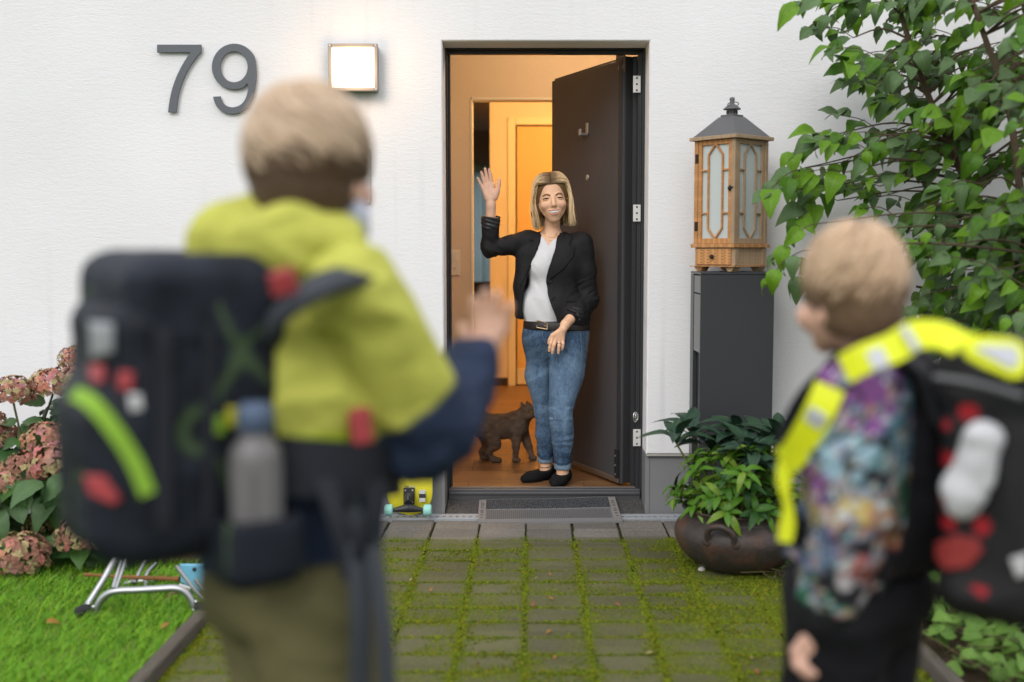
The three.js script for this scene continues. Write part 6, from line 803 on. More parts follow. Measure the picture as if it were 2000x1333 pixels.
  const sockM = mat([0.012, 0.012, 0.013], 0.95, { bumpMap: weave, bumpScale: 0.0006 }), foot = (a, toe, heel) => { const b = new Body(), f = (p) => [p[0], FL + p[1], p[2]]; b.cap(f([heel[0], 0.034, heel[1]]), f([lerp(heel[0], toe[0], 0.55), 0.034, lerp(heel[1], toe[1], 0.55)]), 0.034, 0.038, 0.02).cap(f([lerp(heel[0], toe[0], 0.5), 0.03, lerp(heel[1], toe[1], 0.5)]), f([toe[0], 0.022, toe[1]]), 0.038, 0.022, 0.02).cap(f([heel[0], 0.045, heel[1]]), [a[0], FL + 0.062, a[2]], 0.038, 0.045, 0.02); b.ell([lerp(heel[0], toe[0], 0.72), FL + 0.026, lerp(heel[1], toe[1], 0.72)], [0.045, 0.028, 0.045], null, 0.02); b.plane([0, FL + 0.001, 0], [0, 1, 0], 0.004); b.fn((x, y, z) => { const t = FL + 0.055 + 0.02 * sstep(0.04, -0.05, (x - a[0]) * (toe[0] - heel[0]) / 0.2 + (z - a[2]) * (toe[1] - heel[1]) / 0.2); return t - y; }, 0.004, 1); return b.mesh(0.005); };
  const a0 = leg[0].a, a1 = leg[1].a;
  part('sock', foot(a0, [a0[0] - 0.118, a0[2] + 0.075], [a0[0] + 0.022, a0[2] - 0.03]), sockM, wo); part('sock', foot(a1, [a1[0] - 0.045, a1[2] + 0.095], [a1[0] + 0.012, a1[2] - 0.05]), sockM, wo);
  part('ankle_bracelet', xf(new THREE.TorusGeometry(0.0375, 0.0012, 6, 40), add(a0, [0, -0.022, 0]), [Math.PI / 2 + 0.12, 0.1, 0]), mat([0.03, 0.02, 0.02], 0.6), wo);
  // ring, necklaces, earring, nails
  const goldM = mat([0.75, 0.52, 0.22], 0.25, { metalness: 1 });
  part('ring', xf(new THREE.TorusGeometry(0.0107, 0.0022, 8, 24), mix3(l_(1092.5, 665), l_(1092, 677, 0.012), 0.45), [1.35, 0, 0]), mat([0.7, 0.7, 0.68], 0.2, { metalness: 1 }), wo);
  const both = new Body(); both.p = [...body.p, ...head.p];
  part('necklace', bodyTube(both, [[1063.5, 452], [1067, 459], [1073, 464], [1079, 464.5], [1085, 459], [1088, 453]], zs, 0.0011, 0.001), goldM, wo); part('necklace', bodyTube(both, [[1062, 455], [1066, 464], [1072, 469.5], [1078, 470], [1085, 463], [1088.5, 456]], zs, 0.0010, 0.001), goldM, wo);
  part('earring', xf(new THREE.SphereGeometry(0.004, 10, 8), H(0.079, -0.008, 0.012)), goldM, wo);
  const nailM = mat([0.72, 0.5, 0.45], 0.25); for (const [x, y, z] of [[1073, 685, 0.0], [1078.8, 689.5, 0], [1090.8, 689.5, 0]]) part('fingernail', xf(new THREE.SphereGeometry(0.0055, 10, 8), l_(x, y, z + 0.0075), [0.5, 0, 0], [0.9, 1.2, 0.4]), nailM, wo);
}
// ---------------------------------------------------------------- the two school children seen from behind, out of focus
const boySkin = [0.60, 0.36, 0.27];
function boyHair(name, hc, rot, r, cols, parent, seed, swirl) { // short hair: a cap and locks lying over it from the crown
  reseed(seed); const q = new THREE.Matrix4().makeRotationFromEuler(new THREE.Euler(...rot)), H = (x, y, z) => { const v = V(x, y, z).applyMatrix4(q); return [hc[0] + v.x, hc[1] + v.y, hc[2] + v.z]; }, qi = q.clone().invert();
  const b = new Body(); b.ell(H(0, 0.02, -0.008), [r[0] * 1.02, r[1] * 1.0, r[2] * 1.02], rot, 0.01).ell(H(0, -0.035, -0.03), [r[0] * 0.9, r[1] * 0.75, r[2] * 0.8], rot, 0.03); b.ell(H(0, -0.05, r[2] * 0.92), [r[0] * 0.96, r[1] * 0.95, r[2] * 0.62], rot, 0.012, 1); b.fn((x, y, z) => { const v = V(x - hc[0], y - hc[1], z - hc[2]).applyMatrix4(qi); return v.y + 0.074 - 0.05 * sstep(-0.02, 0.05, v.z); }, 0.008, 1);
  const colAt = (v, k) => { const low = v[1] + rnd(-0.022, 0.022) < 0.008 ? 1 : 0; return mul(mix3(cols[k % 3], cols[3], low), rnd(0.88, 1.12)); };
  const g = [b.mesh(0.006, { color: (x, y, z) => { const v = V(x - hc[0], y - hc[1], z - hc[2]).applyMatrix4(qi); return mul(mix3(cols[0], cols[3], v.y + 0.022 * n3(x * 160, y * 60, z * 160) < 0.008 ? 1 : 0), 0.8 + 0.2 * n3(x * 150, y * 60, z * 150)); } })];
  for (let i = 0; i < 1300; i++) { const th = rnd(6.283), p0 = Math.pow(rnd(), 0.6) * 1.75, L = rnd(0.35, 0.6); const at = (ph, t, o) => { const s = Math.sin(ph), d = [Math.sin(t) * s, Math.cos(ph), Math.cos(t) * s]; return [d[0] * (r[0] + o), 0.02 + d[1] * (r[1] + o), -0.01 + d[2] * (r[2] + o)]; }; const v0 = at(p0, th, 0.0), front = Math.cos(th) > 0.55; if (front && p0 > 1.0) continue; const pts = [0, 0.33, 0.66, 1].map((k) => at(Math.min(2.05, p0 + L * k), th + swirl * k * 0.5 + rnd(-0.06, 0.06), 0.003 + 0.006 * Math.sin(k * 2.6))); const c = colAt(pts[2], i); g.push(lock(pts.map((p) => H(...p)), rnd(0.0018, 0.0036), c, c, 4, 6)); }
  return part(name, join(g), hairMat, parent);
}
function headBody(hc, rot, r) { const q = new THREE.Matrix4().makeRotationFromEuler(new THREE.Euler(...rot)), H = (x, y, z) => { const v = V(x, y, z).applyMatrix4(q); return [hc[0] + v.x, hc[1] + v.y, hc[2] + v.z]; }, b = new Body();
  b.ell(H(0, 0.02, -0.01), mul(r, 0.97), rot, 0.02).ell(H(0, -0.045, r[2] * 0.28), [r[0] * 0.8, r[1] * 0.72, r[2] * 0.68], rot, 0.03).ell(H(0, -0.1, r[2] * 0.66), [0.018, 0.015, 0.018], rot, 0.025);
  for (const s of [-1, 1]) b.ell(H(s * 0.036, -0.05, r[2] * 0.68), [0.024, 0.022, 0.02], rot, 0.02).ell(H(s * (r[0] * 0.98), -0.025, -0.005), [0.009, 0.030, 0.019], [rot[0], rot[1] + s * 0.35, rot[2]], 0.006).ell(H(s * (r[0] * 1.06), -0.024, 0.004), [0.006, 0.016, 0.009], rot, 0.004, 1).ell(H(s * 0.03, 0.0, r[2] * 0.97), [0.016, 0.009, 0.011], rot, 0.012, 1).ell(H(s * 0.03, -0.002, r[2] * 0.80), [0.013, 0.011, 0.012], rot, 0.004);
  b.cap(H(0, 0.0, r[2] * 0.88), H(0, -0.032, r[2] * 1.02), 0.007, 0.0105, 0.012).ell(H(0, -0.07, r[2] * 0.86), [0.02, 0.006, 0.008], rot, 0.006).ell(H(0, -0.079, r[2] * 0.84), [0.017, 0.006, 0.008], rot, 0.006); return [b, H]; }
function faceBits(H, r, parent, browCol) { for (const s of [-1, 1]) { part('eye', xf(new THREE.SphereGeometry(0.009, 16, 12), H(s * 0.03, -0.002, r[2] * 0.87)), mat([0.05, 0.04, 0.035], 0.15), parent); part('eyebrow', tube([H(s * 0.014, 0.016, r[2] * 0.93), H(s * 0.03, 0.021, r[2] * 0.9), H(s * 0.045, 0.014, r[2] * 0.8)], 0.0025, 10, 6), mat(browCol, 0.8), parent); } }
const clothBump = tex(256, 256, (u, v) => 0.5 * pf(u, v, 30, 30, 3, 92) + 0.5 * pn(u, v, 128, 128, 93), { rep: 4 });
function shoe(a, dir, m, sole, parent) { const t = add(a, mul(dir, 0.14)), b = new Body(); b.cap([a[0], 0.05, a[2]], [lerp(a[0], t[0], 0.5), 0.05, lerp(a[2], t[2], 0.5)], 0.045, 0.042, 0.02).cap([lerp(a[0], t[0], 0.4), 0.045, lerp(a[2], t[2], 0.4)], [t[0], 0.035, t[2]], 0.042, 0.034, 0.02).cap([a[0], 0.06, a[2]], [a[0], 0.11, a[2]], 0.045, 0.042, 0.02).plane([0, 0.02, 0], [0, 1, 0], 0.005).plane([0, 0.12, 0], [0, -1, 0], 0.005); const s = part('shoe', b.mesh(0.006), m, parent); const c = new Body(); c.cap([a[0] - dir[0] * 0.01, 0.03, a[2] - dir[2] * 0.01], [t[0], 0.03, t[2]], 0.047, 0.038, 0).plane([0, 0.021, 0], [0, -1, 0], 0.003).plane([0, 0.005, 0], [0, 1, 0], 0.003); part('sole', c.mesh(0.006), sole, s); }
// ---- left: the bigger one, in lime green, waving back
{
  const zb = 4.0, B = (px, py, dz = 0) => P(px, py, zb + dz), F = nrm([0.8, 0, -0.6]), R = [0.6, 0, 0.8]; // ahead of him, and his right-hand side
  const pe = thing('person', 'blurred blond child in a lime green and navy jacket waving with the right hand', 'person', [B(560, 900)[0], 0, zb]);
  const at = (c, f, r, y) => add(add(c, mul(F, f)), add(mul(R, r), [0, y, 0])), ct = B(600, 740, -0.02); // middle of the chest
  const yA = Math.atan2(F[0], F[2]), hr = [0.075, 0.089, 0.084], hc = B(610, 322, 0.0), hRot = [0.1, Math.PI - 0.42, -0.06];
  const [hd, Hh] = headBody(hc, hRot, hr);
  const shY = B(600, 575)[1], sh = at([ct[0], shY, ct[2]], 0, 0.135, 0), shL = at([ct[0], shY, ct[2]], 0, -0.135, 0), el = B(838, 838, -0.02), wr = B(925, 715, -0.12), neck = at([ct[0], shY, ct[2]], 0.01, 0.0, 0.05);
  const elL = at(shL, 0.0, -0.01, -0.24), wrL = at(elL, 0.09, 0.05, 0.1), hipY = B(600, 1120)[1], hips = [B(560, 1100)[0], hipY, zb - 0.03];
  hd.cap(Hh(0, -0.05, -0.03), neck, 0.045, 0.05, 0.02);
  const legs = [-0.085, 0.085].map((r, i) => { const h = at([hips[0], hipY - 0.02, hips[2]], 0, r, 0), a = at([hips[0], 0.08, hips[2]], i ? -0.02 : 0.05, r * 1.1, 0); return { h, k: add(mix3(h, a, 0.5), mul(F, 0.025)), a }; });
  const bd = new Body(); bd.ell([ct[0], ct[1], ct[2]], [0.11, 0.19, 0.11], null, 0.04).ell([hips[0], hipY + 0.05, hips[2]], [0.12, 0.12, 0.12], null, 0.05).cap(neck, sh, 0.045, 0.04, 0.03).cap(neck, shL, 0.045, 0.04, 0.03).cap(sh, el, 0.038, 0.032, 0.02).cap(el, wr, 0.032, 0.022, 0.01).cap(shL, elL, 0.038, 0.032, 0.02).cap(elL, wrL, 0.032, 0.022, 0.01); for (const l of legs) bd.cap(l.h, l.k, 0.065, 0.045, 0.02).cap(l.k, l.a, 0.045, 0.032, 0.02);
  const hn = new Body(), h_ = (px, py, dz = 0) => B(px, py, -0.14 + dz);
  hn.cap(wr, h_(938, 690), 0.023, 0.022, 0.01); for (const [x, y] of [[936, 640], [950, 632], [965, 633], [980, 642]]) hn.cap(h_(945, 688), h_(x, y), 0.018, 0.012, 0.012);
  for (const [b, m, t] of [[[936, 642], [929, 612], [926, 588]], [[950, 634], [948, 600], [948, 572]], [[965, 635], [968, 602], [971, 576]], [[980, 644], [988, 618], [994, 598]]]) finger(hn, [h_(...b), h_(...m, 0.006), h_(...t, 0.014)], 0.0105, 0.0075, 0.006); finger(hn, [h_(940, 690, 0.01), h_(912, 668, 0.02), h_(903, 640, 0.022)], 0.0135, 0.0085, 0.01);
  const lhn = new Body(); lhn.cap(wrL, add(wrL, mul(F, 0.06)), 0.022, 0.026, 0.01); for (let i = 0; i < 4; i++) { const o = add(wrL, add(mul(F, 0.07), [0, 0.02 - i * 0.016, 0])); finger(lhn, [o, add(o, mul(F, 0.03)), add(add(o, mul(F, 0.04)), mul(R, 0.02))], 0.009, 0.007); } finger(lhn, [add(wrL, [0, 0.02, 0]), add(add(wrL, mul(F, 0.05)), [0, 0.04, 0])], 0.011, 0.008);
  const sc = (x, y, z) => mul(boySkin, 1 + 0.06 * n3(x * 60, y * 60, z * 60));
  part('body', join([bd.mesh(0.012, { color: sc }), hd.mesh(0.005, { color: sc }), hn.mesh(0.0035, { color: sc }), lhn.mesh(0.004, { color: sc })]), skinMat, pe); faceBits(Hh, hr, pe, [0.12, 0.07, 0.04]);
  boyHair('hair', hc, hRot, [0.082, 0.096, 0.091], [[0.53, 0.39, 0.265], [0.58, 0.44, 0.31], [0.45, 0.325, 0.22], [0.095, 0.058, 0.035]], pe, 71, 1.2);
  // jacket: lime above, navy sleeves and hem
  const jk = new Body(); jk.ell([ct[0], ct[1] + 0.04, ct[2]], [0.145, 0.2, 0.145], null, 0.04).cap(at([ct[0], shY, ct[2]], 0, 0.04, -0.015), sh, 0.078, 0.062, 0.05).cap(at([ct[0], shY, ct[2]], 0, -0.04, -0.015), shL, 0.078, 0.062, 0.05).cap([ct[0], ct[1] - 0.06, ct[2]], [hips[0], hipY + 0.04, hips[2]], 0.13, 0.132, 0.05);
  const eM = mix3(sh, el, 0.55); jk.cap(add(sh, mul(R, 0.012)), add(eM, mul(R, 0.012)), 0.074, 0.068, 0.012).cap(add(eM, mul(R, 0.012)), el, 0.068, 0.074, 0.012).cap(el, mix3(el, wr, 0.95), 0.074, 0.050, 0.015).cap(shL, elL, 0.07, 0.06, 0.03).cap(elL, wrL, 0.058, 0.042, 0.02).plane([0, hipY - 0.03, 0], [0, 1, 0], 0.01);
  jk.warp = (x, y, z) => -0.008 * crease(x * 9 + y * 5, y * 11 - x * 3, z * 8) + 0.004 * n3(x * 18, y * 18, z * 18) - 0.006 * Math.exp(-Math.pow(Math.hypot(x - el[0], y - el[1], z - el[2]) / 0.12, 2)) * crease(x * 24, y * 20, z * 12);
  const navy = [0.022, 0.033, 0.066], lime = [0.45, 0.455, 0.085], neon = [0.36, 0.50, 0.01], segT = (p, a, b) => clamp(dot3(sub(p, a), sub(b, a)) / Math.pow(len3(sub(b, a)), 2), -0.5, 1.5), hemY = B(620, 885)[1];
  const jcol = (x, y, z) => { const p = [x, y, z], tA = segT(p, sh, el), onArm = len3(sub(p, add(sh, mul(sub(el, sh), clamp(tA))))) < 0.1 && x > sh[0] + 0.02, onFore = len3(sub(p, add(el, mul(sub(wr, el), clamp(segT(p, el, wr)))))) < 0.085; let k = sstep(hemY + 0.006, hemY - 0.006, y); if (onArm) k = Math.max(k * 0, sstep(0.70, 0.74, tA + (x - el[0]) * 0.7)); if (onFore && tA > 0.6) k = Math.max(k, sstep(0.70, 0.74, tA + (x - el[0]) * 0.7)); if (onFore && x > el[0]) k = 1; let c = mix3(lime, navy, k); if (!onArm && y < B(600, 800)[1]) c = mix3(c, neon, (1 - k) * sstep(B(0, 822)[1], B(0, 828)[1], y)); return mul(c, 1 + 0.12 * n3(x * 40, y * 40, z * 40)); };
  const clothM = mat([1, 1, 1], 0.75, { vertexColors: true, bumpMap: clothBump, bumpScale: 0.0015 });
  part('jacket', jk.mesh(0.008, { color: jcol }), clothM, pe);
  // hood lying on the shoulders
  const hood = new Body(), hz = 0.06; hood.cap(B(420, 480, hz), B(560, 478, hz + 0.03), 0.042, 0.05, 0.04).cap(B(560, 478, hz + 0.03), B(670, 490, hz), 0.05, 0.036, 0.04).cap(B(430, 430, hz - 0.03), B(560, 400, hz - 0.03), 0.026, 0.03, 0.03).cap(B(560, 400, hz - 0.03), B(660, 470, hz - 0.02), 0.03, 0.03, 0.03).cap(B(440, 470, -0.06), B(600, 470, -0.05), 0.05, 0.05, 0.04).cap(B(425, 440, hz), B(430, 470, -0.05), 0.03, 0.04, 0.03);
  hood.warp = (x, y, z) => -0.007 * crease(x * 10 + y * 14, y * 16 - x * 6, z * 8) + 0.003 * n3(x * 22, y * 22, z * 22);
  part('hood', hood.mesh(0.008, { color: (x, y, z) => mul(lime, 1 + 0.12 * n3(x * 40, y * 40, z * 40)) }), clothM, pe);
  // pale collar beside the neck
  const col = new Body(); col.cap(B(630, 402, 0.0), B(690, 420, 0.0), 0.022, 0.022, 0.01).cap(B(690, 420, 0.0), B(706, 450, -0.01), 0.022, 0.014, 0.01); part('collar', col.mesh(0.006), mat([0.5, 0.53, 0.64], 0.8), pe);
  // trousers and shoes
  const tr = new Body(); tr.ell([hips[0], hipY - 0.02, hips[2]], [0.14, 0.1, 0.14], null, 0.04); for (const l of legs) tr.cap(l.h, l.k, 0.092, 0.078, 0.03).cap(l.k, [l.a[0], 0.09, l.a[2]], 0.078, 0.068, 0.02); tr.plane([0, 0.06, 0], [0, 1, 0], 0.008).plane([0, hipY + 0.03, 0], [0, -1, 0], 0.01); tr.warp = (x, y, z) => -0.009 * crease(x * 8, y * 9 + x * 3, z * 7) + 0.003 * n3(x * 16, y * 12, z * 16);
  part('trousers', tr.mesh(0.009), mat([0.115, 0.105, 0.048], 0.85, { bumpMap: clothBump, bumpScale: 0.0015 }), pe);
  for (const l of legs) shoe(l.a, F, mat([0.08, 0.08, 0.09], 0.7), mat([0.5, 0.5, 0.48], 0.7), pe);
  part('jacket_zip', bodyTube(jk, [[690, 905], [686, 960], [690, 1020], [694, 1080]], zb + 0.5, 0.006, 0.004), mat([0.2, 0.22, 0.25], 0.5), pe);

  // ---- his school bag
  const N = mul(F, -1), cb = at([ct[0], 0, ct[2]], -0.2, -0.012, B(400, 795, 0.2)[1]), bag = thing('school_bag', 'black school bag with lime green stripe on the back of the waving child', 'school bag', [cb[0], cb[1] - 0.25, cb[2]]);
  const yaw = Math.atan2(N[0], N[2]), K = (u, y, o) => add(cb, add(add(mul(R, -u), mul(N, o)), [0, y, 0])); // u across to his left, o outwards
  const bw = 0.128, rot = [0, yaw, 0], mb = new Body();
  mb.box(K(0, -0.035, 0.0), [bw, 0.178, 0.116], 0.045, rot, 0.02).box(K(0, -0.09, 0.098), [bw * 0.86, 0.115, 0.05], 0.045, rot, 0.03).warp = (x, y, z) => -0.005 * crease(x * 9, y * 9, z * 9);
  const bagCol = (x, y, z) => { const n = Math.abs(n3(x * 9 + 2, y * 9, z * 9)), ln = sstep(0.045, 0.02, n) * (n3(x * 6, y * 6 + 9, z * 6) > -0.15 ? 1 : 0); return mix3(mul([0.012, 0.0145, 0.021], 1 + 0.4 * n3(x * 30, y * 30, z * 30)), [0.085, 0.14, 0.05], ln * 0.5); };
  const bagM = mat([1, 1, 1], 0.6, { vertexColors: true, bumpMap: clothBump, bumpScale: 0.001 }), blkM = mat([0.02, 0.022, 0.028], 0.6), greyM = mat([0.05, 0.055, 0.065], 0.7);
  part('pack', mb.mesh(0.008, { color: bagCol }), bagM, bag);
  const lid = new Body(); lid.box(K(0, 0.132, -0.014), [bw + 0.004, 0.072, 0.110], 0.04, rot, 0.02); lid.warp = (x, y, z) => -0.005 * crease(x * 8, y * 8, z * 8); part('lid', lid.mesh(0.008, { color: (x, y, z) => mul(bagCol(x, y, z), 1.35) }), bagM, bag);
  const outer = new Body(); outer.p = [...mb.p, ...lid.p];
  const zs = zb + 0.75;
  const lm = mat([0.22, 0.39, 0.04], 0.7), redM = mat([0.36, 0.05, 0.055], 0.5), refM = mat([0.5, 0.5, 0.5], 0.35);
  { const q = [[150, 772], [185, 792], [225, 840], [262, 900], [288, 965]].map(([x, y]) => onBody(outer, x, y, zs, 0.006)).filter(Boolean); if (q.length > 2) part('stripe', band(q, q.map((p) => gradAt(outer, p)), 0.021, 0.006, 30), lm, bag); }
  part('reflector', patch(outer, [[170, 928], [205, 930], [236, 975], [225, 985], [180, 965]], zs, 0.006, 0.006), redM, bag); part('reflector', patch(outer, [[236, 725], [262, 728], [258, 765], [234, 760]], zs, 0.006, 0.006), redM, bag);
  part('reflector', patch(outer, [[252, 770], [275, 770], [278, 800], [256, 804]], zs, 0.006, 0.006), refM, bag); part('reflector', patch(outer, [[182, 630], [222, 632], [222, 690], [186, 700]], zs, 0.006, 0.006), mat([0.25, 0.26, 0.27], 0.4), bag); part('reflector', patch(outer, [[182, 712], [204, 712], [204, 748], [182, 748]], zs, 0.006, 0.006), redM, bag);
  part('buckle', patch(outer, [[440, 795], [472, 795], [470, 835], [442, 832]], zs, 0.012, 0.012), mat([0.45, 0.42, 0.02], 0.5), bag); part('badge', patch(outer, [[408, 812], [436, 812], [436, 850], [410, 850]], zs, 0.006, 0.006), mat([0.16, 0.28, 0.02], 0.5), bag);
  for (const [x0, x1] of [[300, 345], [395, 425]]) part('compression_strap', patch(outer, [[x0, 640], [x1 - 10, 640], [x1 - 10, 1040], [x0, 1040]], zs, 0.007, 0.007), blkM, bag);
  // bottle in the side pocket
  const bt = K(-bw - 0.032, -0.13, -0.052), bo = thing('water_bottle', 'grey drinking bottle with blue cap in the side pocket of the black school bag', 'bottle', [bt[0], bt[1] - 0.11, bt[2]]);
  part('bottle', lathe([[0.001, -0.11], [0.031, -0.108], [0.035, -0.1], [0.035, 0.06], [0.031, 0.075], [0.022, 0.085], [0.022, 0.095], [0.001, 0.095]], bt, 28), mat([0.15, 0.143, 0.143], 0.35), bo); part('cap', lathe([[0.001, 0.135], [0.018, 0.134], [0.024, 0.125], [0.025, 0.096], [0.001, 0.096]], bt, 24), mat([0.09, 0.125, 0.2], 0.4), bo);
  for (const k of [-0.018, 0, 0.018]) part('stripe', rod(add(bt, add(mul(R, 0.031), add(mul(F, k), [0, -0.09, 0]))), add(bt, add(mul(R, 0.031), add(mul(F, k), [0, 0.05, 0]))), 0.003), mat([0.12, 0.115, 0.12], 0.5), bo);
  const pk = new Body(); pk.box(K(-bw - 0.03, -0.19, -0.052), [0.046, 0.055, 0.058], 0.03, rot, 0.01).box(K(-bw - 0.03, -0.13, -0.052), [0.036, 0.06, 0.046], 0.02, rot, 0.004, 1); part('side_pocket', pk.mesh(0.006, { color: bagCol }), bagM, bag);
  // harness: shoulder strap over his right shoulder, hip belt, dangling ends
  const over = [B(520, 640, 0.16), B(552, 596, 0.2), B(600, 562, 0.215), B(655, 538, 0.2), B(705, 530, 0.15), B(745, 570, 0.02), B(760, 650, -0.02)];
  part('shoulder_strap', band(over, [[-0.6, 0.4, 0.6], [-0.4, 0.7, 0.6], [-0.2, 0.8, 0.6], [0, 0.9, 0.5], [0.3, 0.9, 0.3], [0.8, 0.5, 0.3], [1, 0, 0.2]].map(nrm), 0.044, 0.014, 60), greyM, bag);
  part('strap_label', box(add(over[1], [0.004, 0.03, 0.012]), [0.036, 0.036, 0.014], 0.006, [0.3, 0.5, 0.1]), redM, bag);
  const hb = [at([hips[0], hipY + 0.2, hips[2]], -0.15, 0.1, 0), at([hips[0], hipY + 0.19, hips[2]], -0.06, 0.175, 0), at([hips[0], hipY + 0.17, hips[2]], 0.06, 0.17, 0), at([hips[0], hipY + 0.15, hips[2]], 0.15, 0.08, 0)];
  part('hip_belt', band(hb, [N, R, R, F], 0.08, 0.018, 30, 0), blkM, bag);
  { const q = at([hips[0], hipY + 0.24, hips[2]], 0.03, 0.175, 0); part('buckle', box(q, [0.034, 0.055, 0.02], 0.008, [0, 0.6, 0.1]), redM, bag); }
  for (const [a, b, w, m] of [[[690, 1000], [704, 1360], 0.032, greyM], [[722, 1010], [762, 1420], 0.024, greyM], [[620, 905], [690, 1130], 0.03, blkM], [[690, 1130], [740, 940], 0.026, blkM]]) { const p = B(...a, 0.13), e = B(...b, 0.14); part('strap_end', band([p, add(mix3(p, e, 0.5), [0.008, 0, 0.012]), e], [R, R, R], w, 0.005, 16), m, bag); }
}
// ---- right: the smaller one, in a many-coloured printed jacket
{
  const zb = 3.8, B = (px, py, dz = 0) => P(px, py, zb + dz), F = nrm([-0.82, 0, -0.57]), L = [-0.57, 0, 0.82]; // ahead, and the left-hand side towards us
  const pe = thing('person', 'blurred blond child in a colourful printed jacket seen from behind at the right', 'person', [B(1700, 900)[0], 0, zb]);
  const at = (c, f, l, y) => add(add(c, mul(F, f)), add(mul(L, l), [0, y, 0])), ct = B(1722, 890, -0.03);
  const hr = [0.0665, 0.082, 0.077], hc = B(1660, 566, 0.0), hRot = [0.1, Math.PI + 0.52, 0.02], [hd, Hh] = headBody(hc, hRot, hr);
  const shY = B(1700, 762)[1], S = [ct[0], shY, ct[2]], sl = at(S, 0.0, 0.125, -0.005), sr = at(S, 0, -0.125, -0.005), neck = at(S, 0.01, 0, 0.045), el = B(1668, 1005, 0.1), wr = B(1607, 1215, 0.06), hipY = B(1700, 1170)[1], hips = [B(1690, 1100)[0], hipY, zb - 0.04], er = at(sr, -0.01, 0.0, -0.22), wrr = at(er, 0.03, 0.02, -0.19);
  hd.cap(Hh(0, -0.05, -0.03), neck, 0.041, 0.046, 0.02);
  const legs = [-0.075, 0.075].map((r, i) => { const h = at([hips[0], hipY - 0.02, hips[2]], 0, r, 0), a = at([hips[0], 0.08, hips[2]], i ? 0.04 : -0.02, r, 0); return { h, k: add(mix3(h, a, 0.5), mul(F, 0.02)), a }; });
  const bd = new Body(); bd.ell(ct, [0.1, 0.18, 0.1], null, 0.04).ell([hips[0], hipY + 0.04, hips[2]], [0.105, 0.11, 0.105], null, 0.05).cap(neck, sl, 0.04, 0.036, 0.03).cap(neck, sr, 0.04, 0.036, 0.03).cap(sl, el, 0.035, 0.03, 0.02).cap(el, wr, 0.03, 0.021, 0.01).cap(sr, er, 0.035, 0.03, 0.02).cap(er, wrr, 0.03, 0.021, 0.01); for (const l of legs) bd.cap(l.h, l.k, 0.06, 0.042, 0.02).cap(l.k, l.a, 0.042, 0.03, 0.02);
  const hn = new Body(), h_ = (px, py, dz = 0) => B(px, py, 0.06 + dz); hn.cap(wr, h_(1592, 1248), 0.021, 0.022, 0.01); for (const [x, y] of [[1568, 1282], [1580, 1288], [1593, 1290], [1604, 1286]]) hn.cap(h_(1592, 1245), h_(x, y), 0.018, 0.0125, 0.01);
  for (const [a, m, t] of [[[1566, 1280], [1562, 1302], [1574, 1318]], [[1579, 1286], [1577, 1310], [1586, 1326]], [[1592, 1288], [1592, 1312], [1599, 1326]], [[1604, 1284], [1606, 1306], [1609, 1320]]]) finger(hn, [h_(...a), h_(...m, 0.012), h_(...t, 0.004)], 0.0105, 0.0082, 0.006); finger(hn, [h_(1578, 1250, 0.005), h_(1556, 1272, 0.0), h_(1555, 1298, -0.004)], 0.0125, 0.0085, 0.01);
  const rh = new Body(); rh.cap(wrr, add(wrr, mul(F, 0.055)), 0.021, 0.024, 0.01); for (let i = 0; i < 4; i++) { const o = add(wrr, add(mul(F, 0.065), [0, 0.02 - i * 0.014, 0])); finger(rh, [o, add(o, mul(F, 0.028)), add(add(o, mul(F, 0.035)), mul(L, 0.02))], 0.0085, 0.0068); } finger(rh, [add(wrr, [0, 0.018, 0]), add(add(wrr, mul(F, 0.045)), [0, 0.036, 0])], 0.01, 0.0075);
  const sc = (x, y, z) => mul(boySkin, 1.05 + 0.06 * n3(x * 60, y * 60, z * 60));
  part('body', join([bd.mesh(0.012, { color: sc }), hd.mesh(0.005, { color: sc }), hn.mesh(0.0035, { color: sc }), rh.mesh(0.004, { color: sc })]), skinMat, pe); faceBits(Hh, hr, pe, [0.2, 0.12, 0.06]);
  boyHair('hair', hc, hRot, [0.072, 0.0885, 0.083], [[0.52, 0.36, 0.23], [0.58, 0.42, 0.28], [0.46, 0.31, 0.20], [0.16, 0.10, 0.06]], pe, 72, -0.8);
  // jacket with a comic-like jumble of colours, black cuffs
  const jk = new Body(), eM = mix3(sl, el, 0.5); jk.ell([ct[0], ct[1] + 0.02, ct[2]], [0.128, 0.2, 0.128], null, 0.04).cap(at(S, 0, 0.03, -0.015), sl, 0.062, 0.054, 0.04).cap(at(S, 0, -0.03, -0.015), sr, 0.062, 0.054, 0.04).cap([ct[0], ct[1] - 0.08, ct[2]], [hips[0], hipY + 0.06, hips[2]], 0.12, 0.125, 0.05).cap(sl, eM, 0.072, 0.072, 0.02).cap(eM, el, 0.072, 0.064, 0.02).cap(el, mix3(el, wr, 0.9), 0.063, 0.048, 0.012).cap(sr, er, 0.06, 0.054, 0.02).cap(er, wrr, 0.054, 0.04, 0.02).fn((x, y, z) => { const p = [x, y, z], d = len3(sub(p, mix3(el, wr, clamp(dot3(sub(p, el), sub(wr, el)) / Math.pow(len3(sub(wr, el)), 2))))); return Math.max(y - hipY - 0.06, 0.075 - d); }, 0.008, 1);
  jk.warp = (x, y, z) => -0.006 * crease(x * 10 + y * 5, y * 12, z * 9) + 0.003 * n3(x * 22, y * 22, z * 22) - 0.007 * Math.exp(-Math.pow(Math.hypot(x - el[0], y - el[1], z - el[2]) / 0.1, 2)) * crease(x * 20, y * 22, z * 12);
  const pal = [[0.08, 0.17, 0.22], [0.28, 0.42, 0.5], [0.22, 0.08, 0.26], [0.03, 0.13, 0.07], [0.32, 0.10, 0.09], [0.42, 0.33, 0.12], [0.45, 0.42, 0.44], [0.11, 0.15, 0.24], [0.42, 0.21, 0.11], [0.13, 0.24, 0.27]];
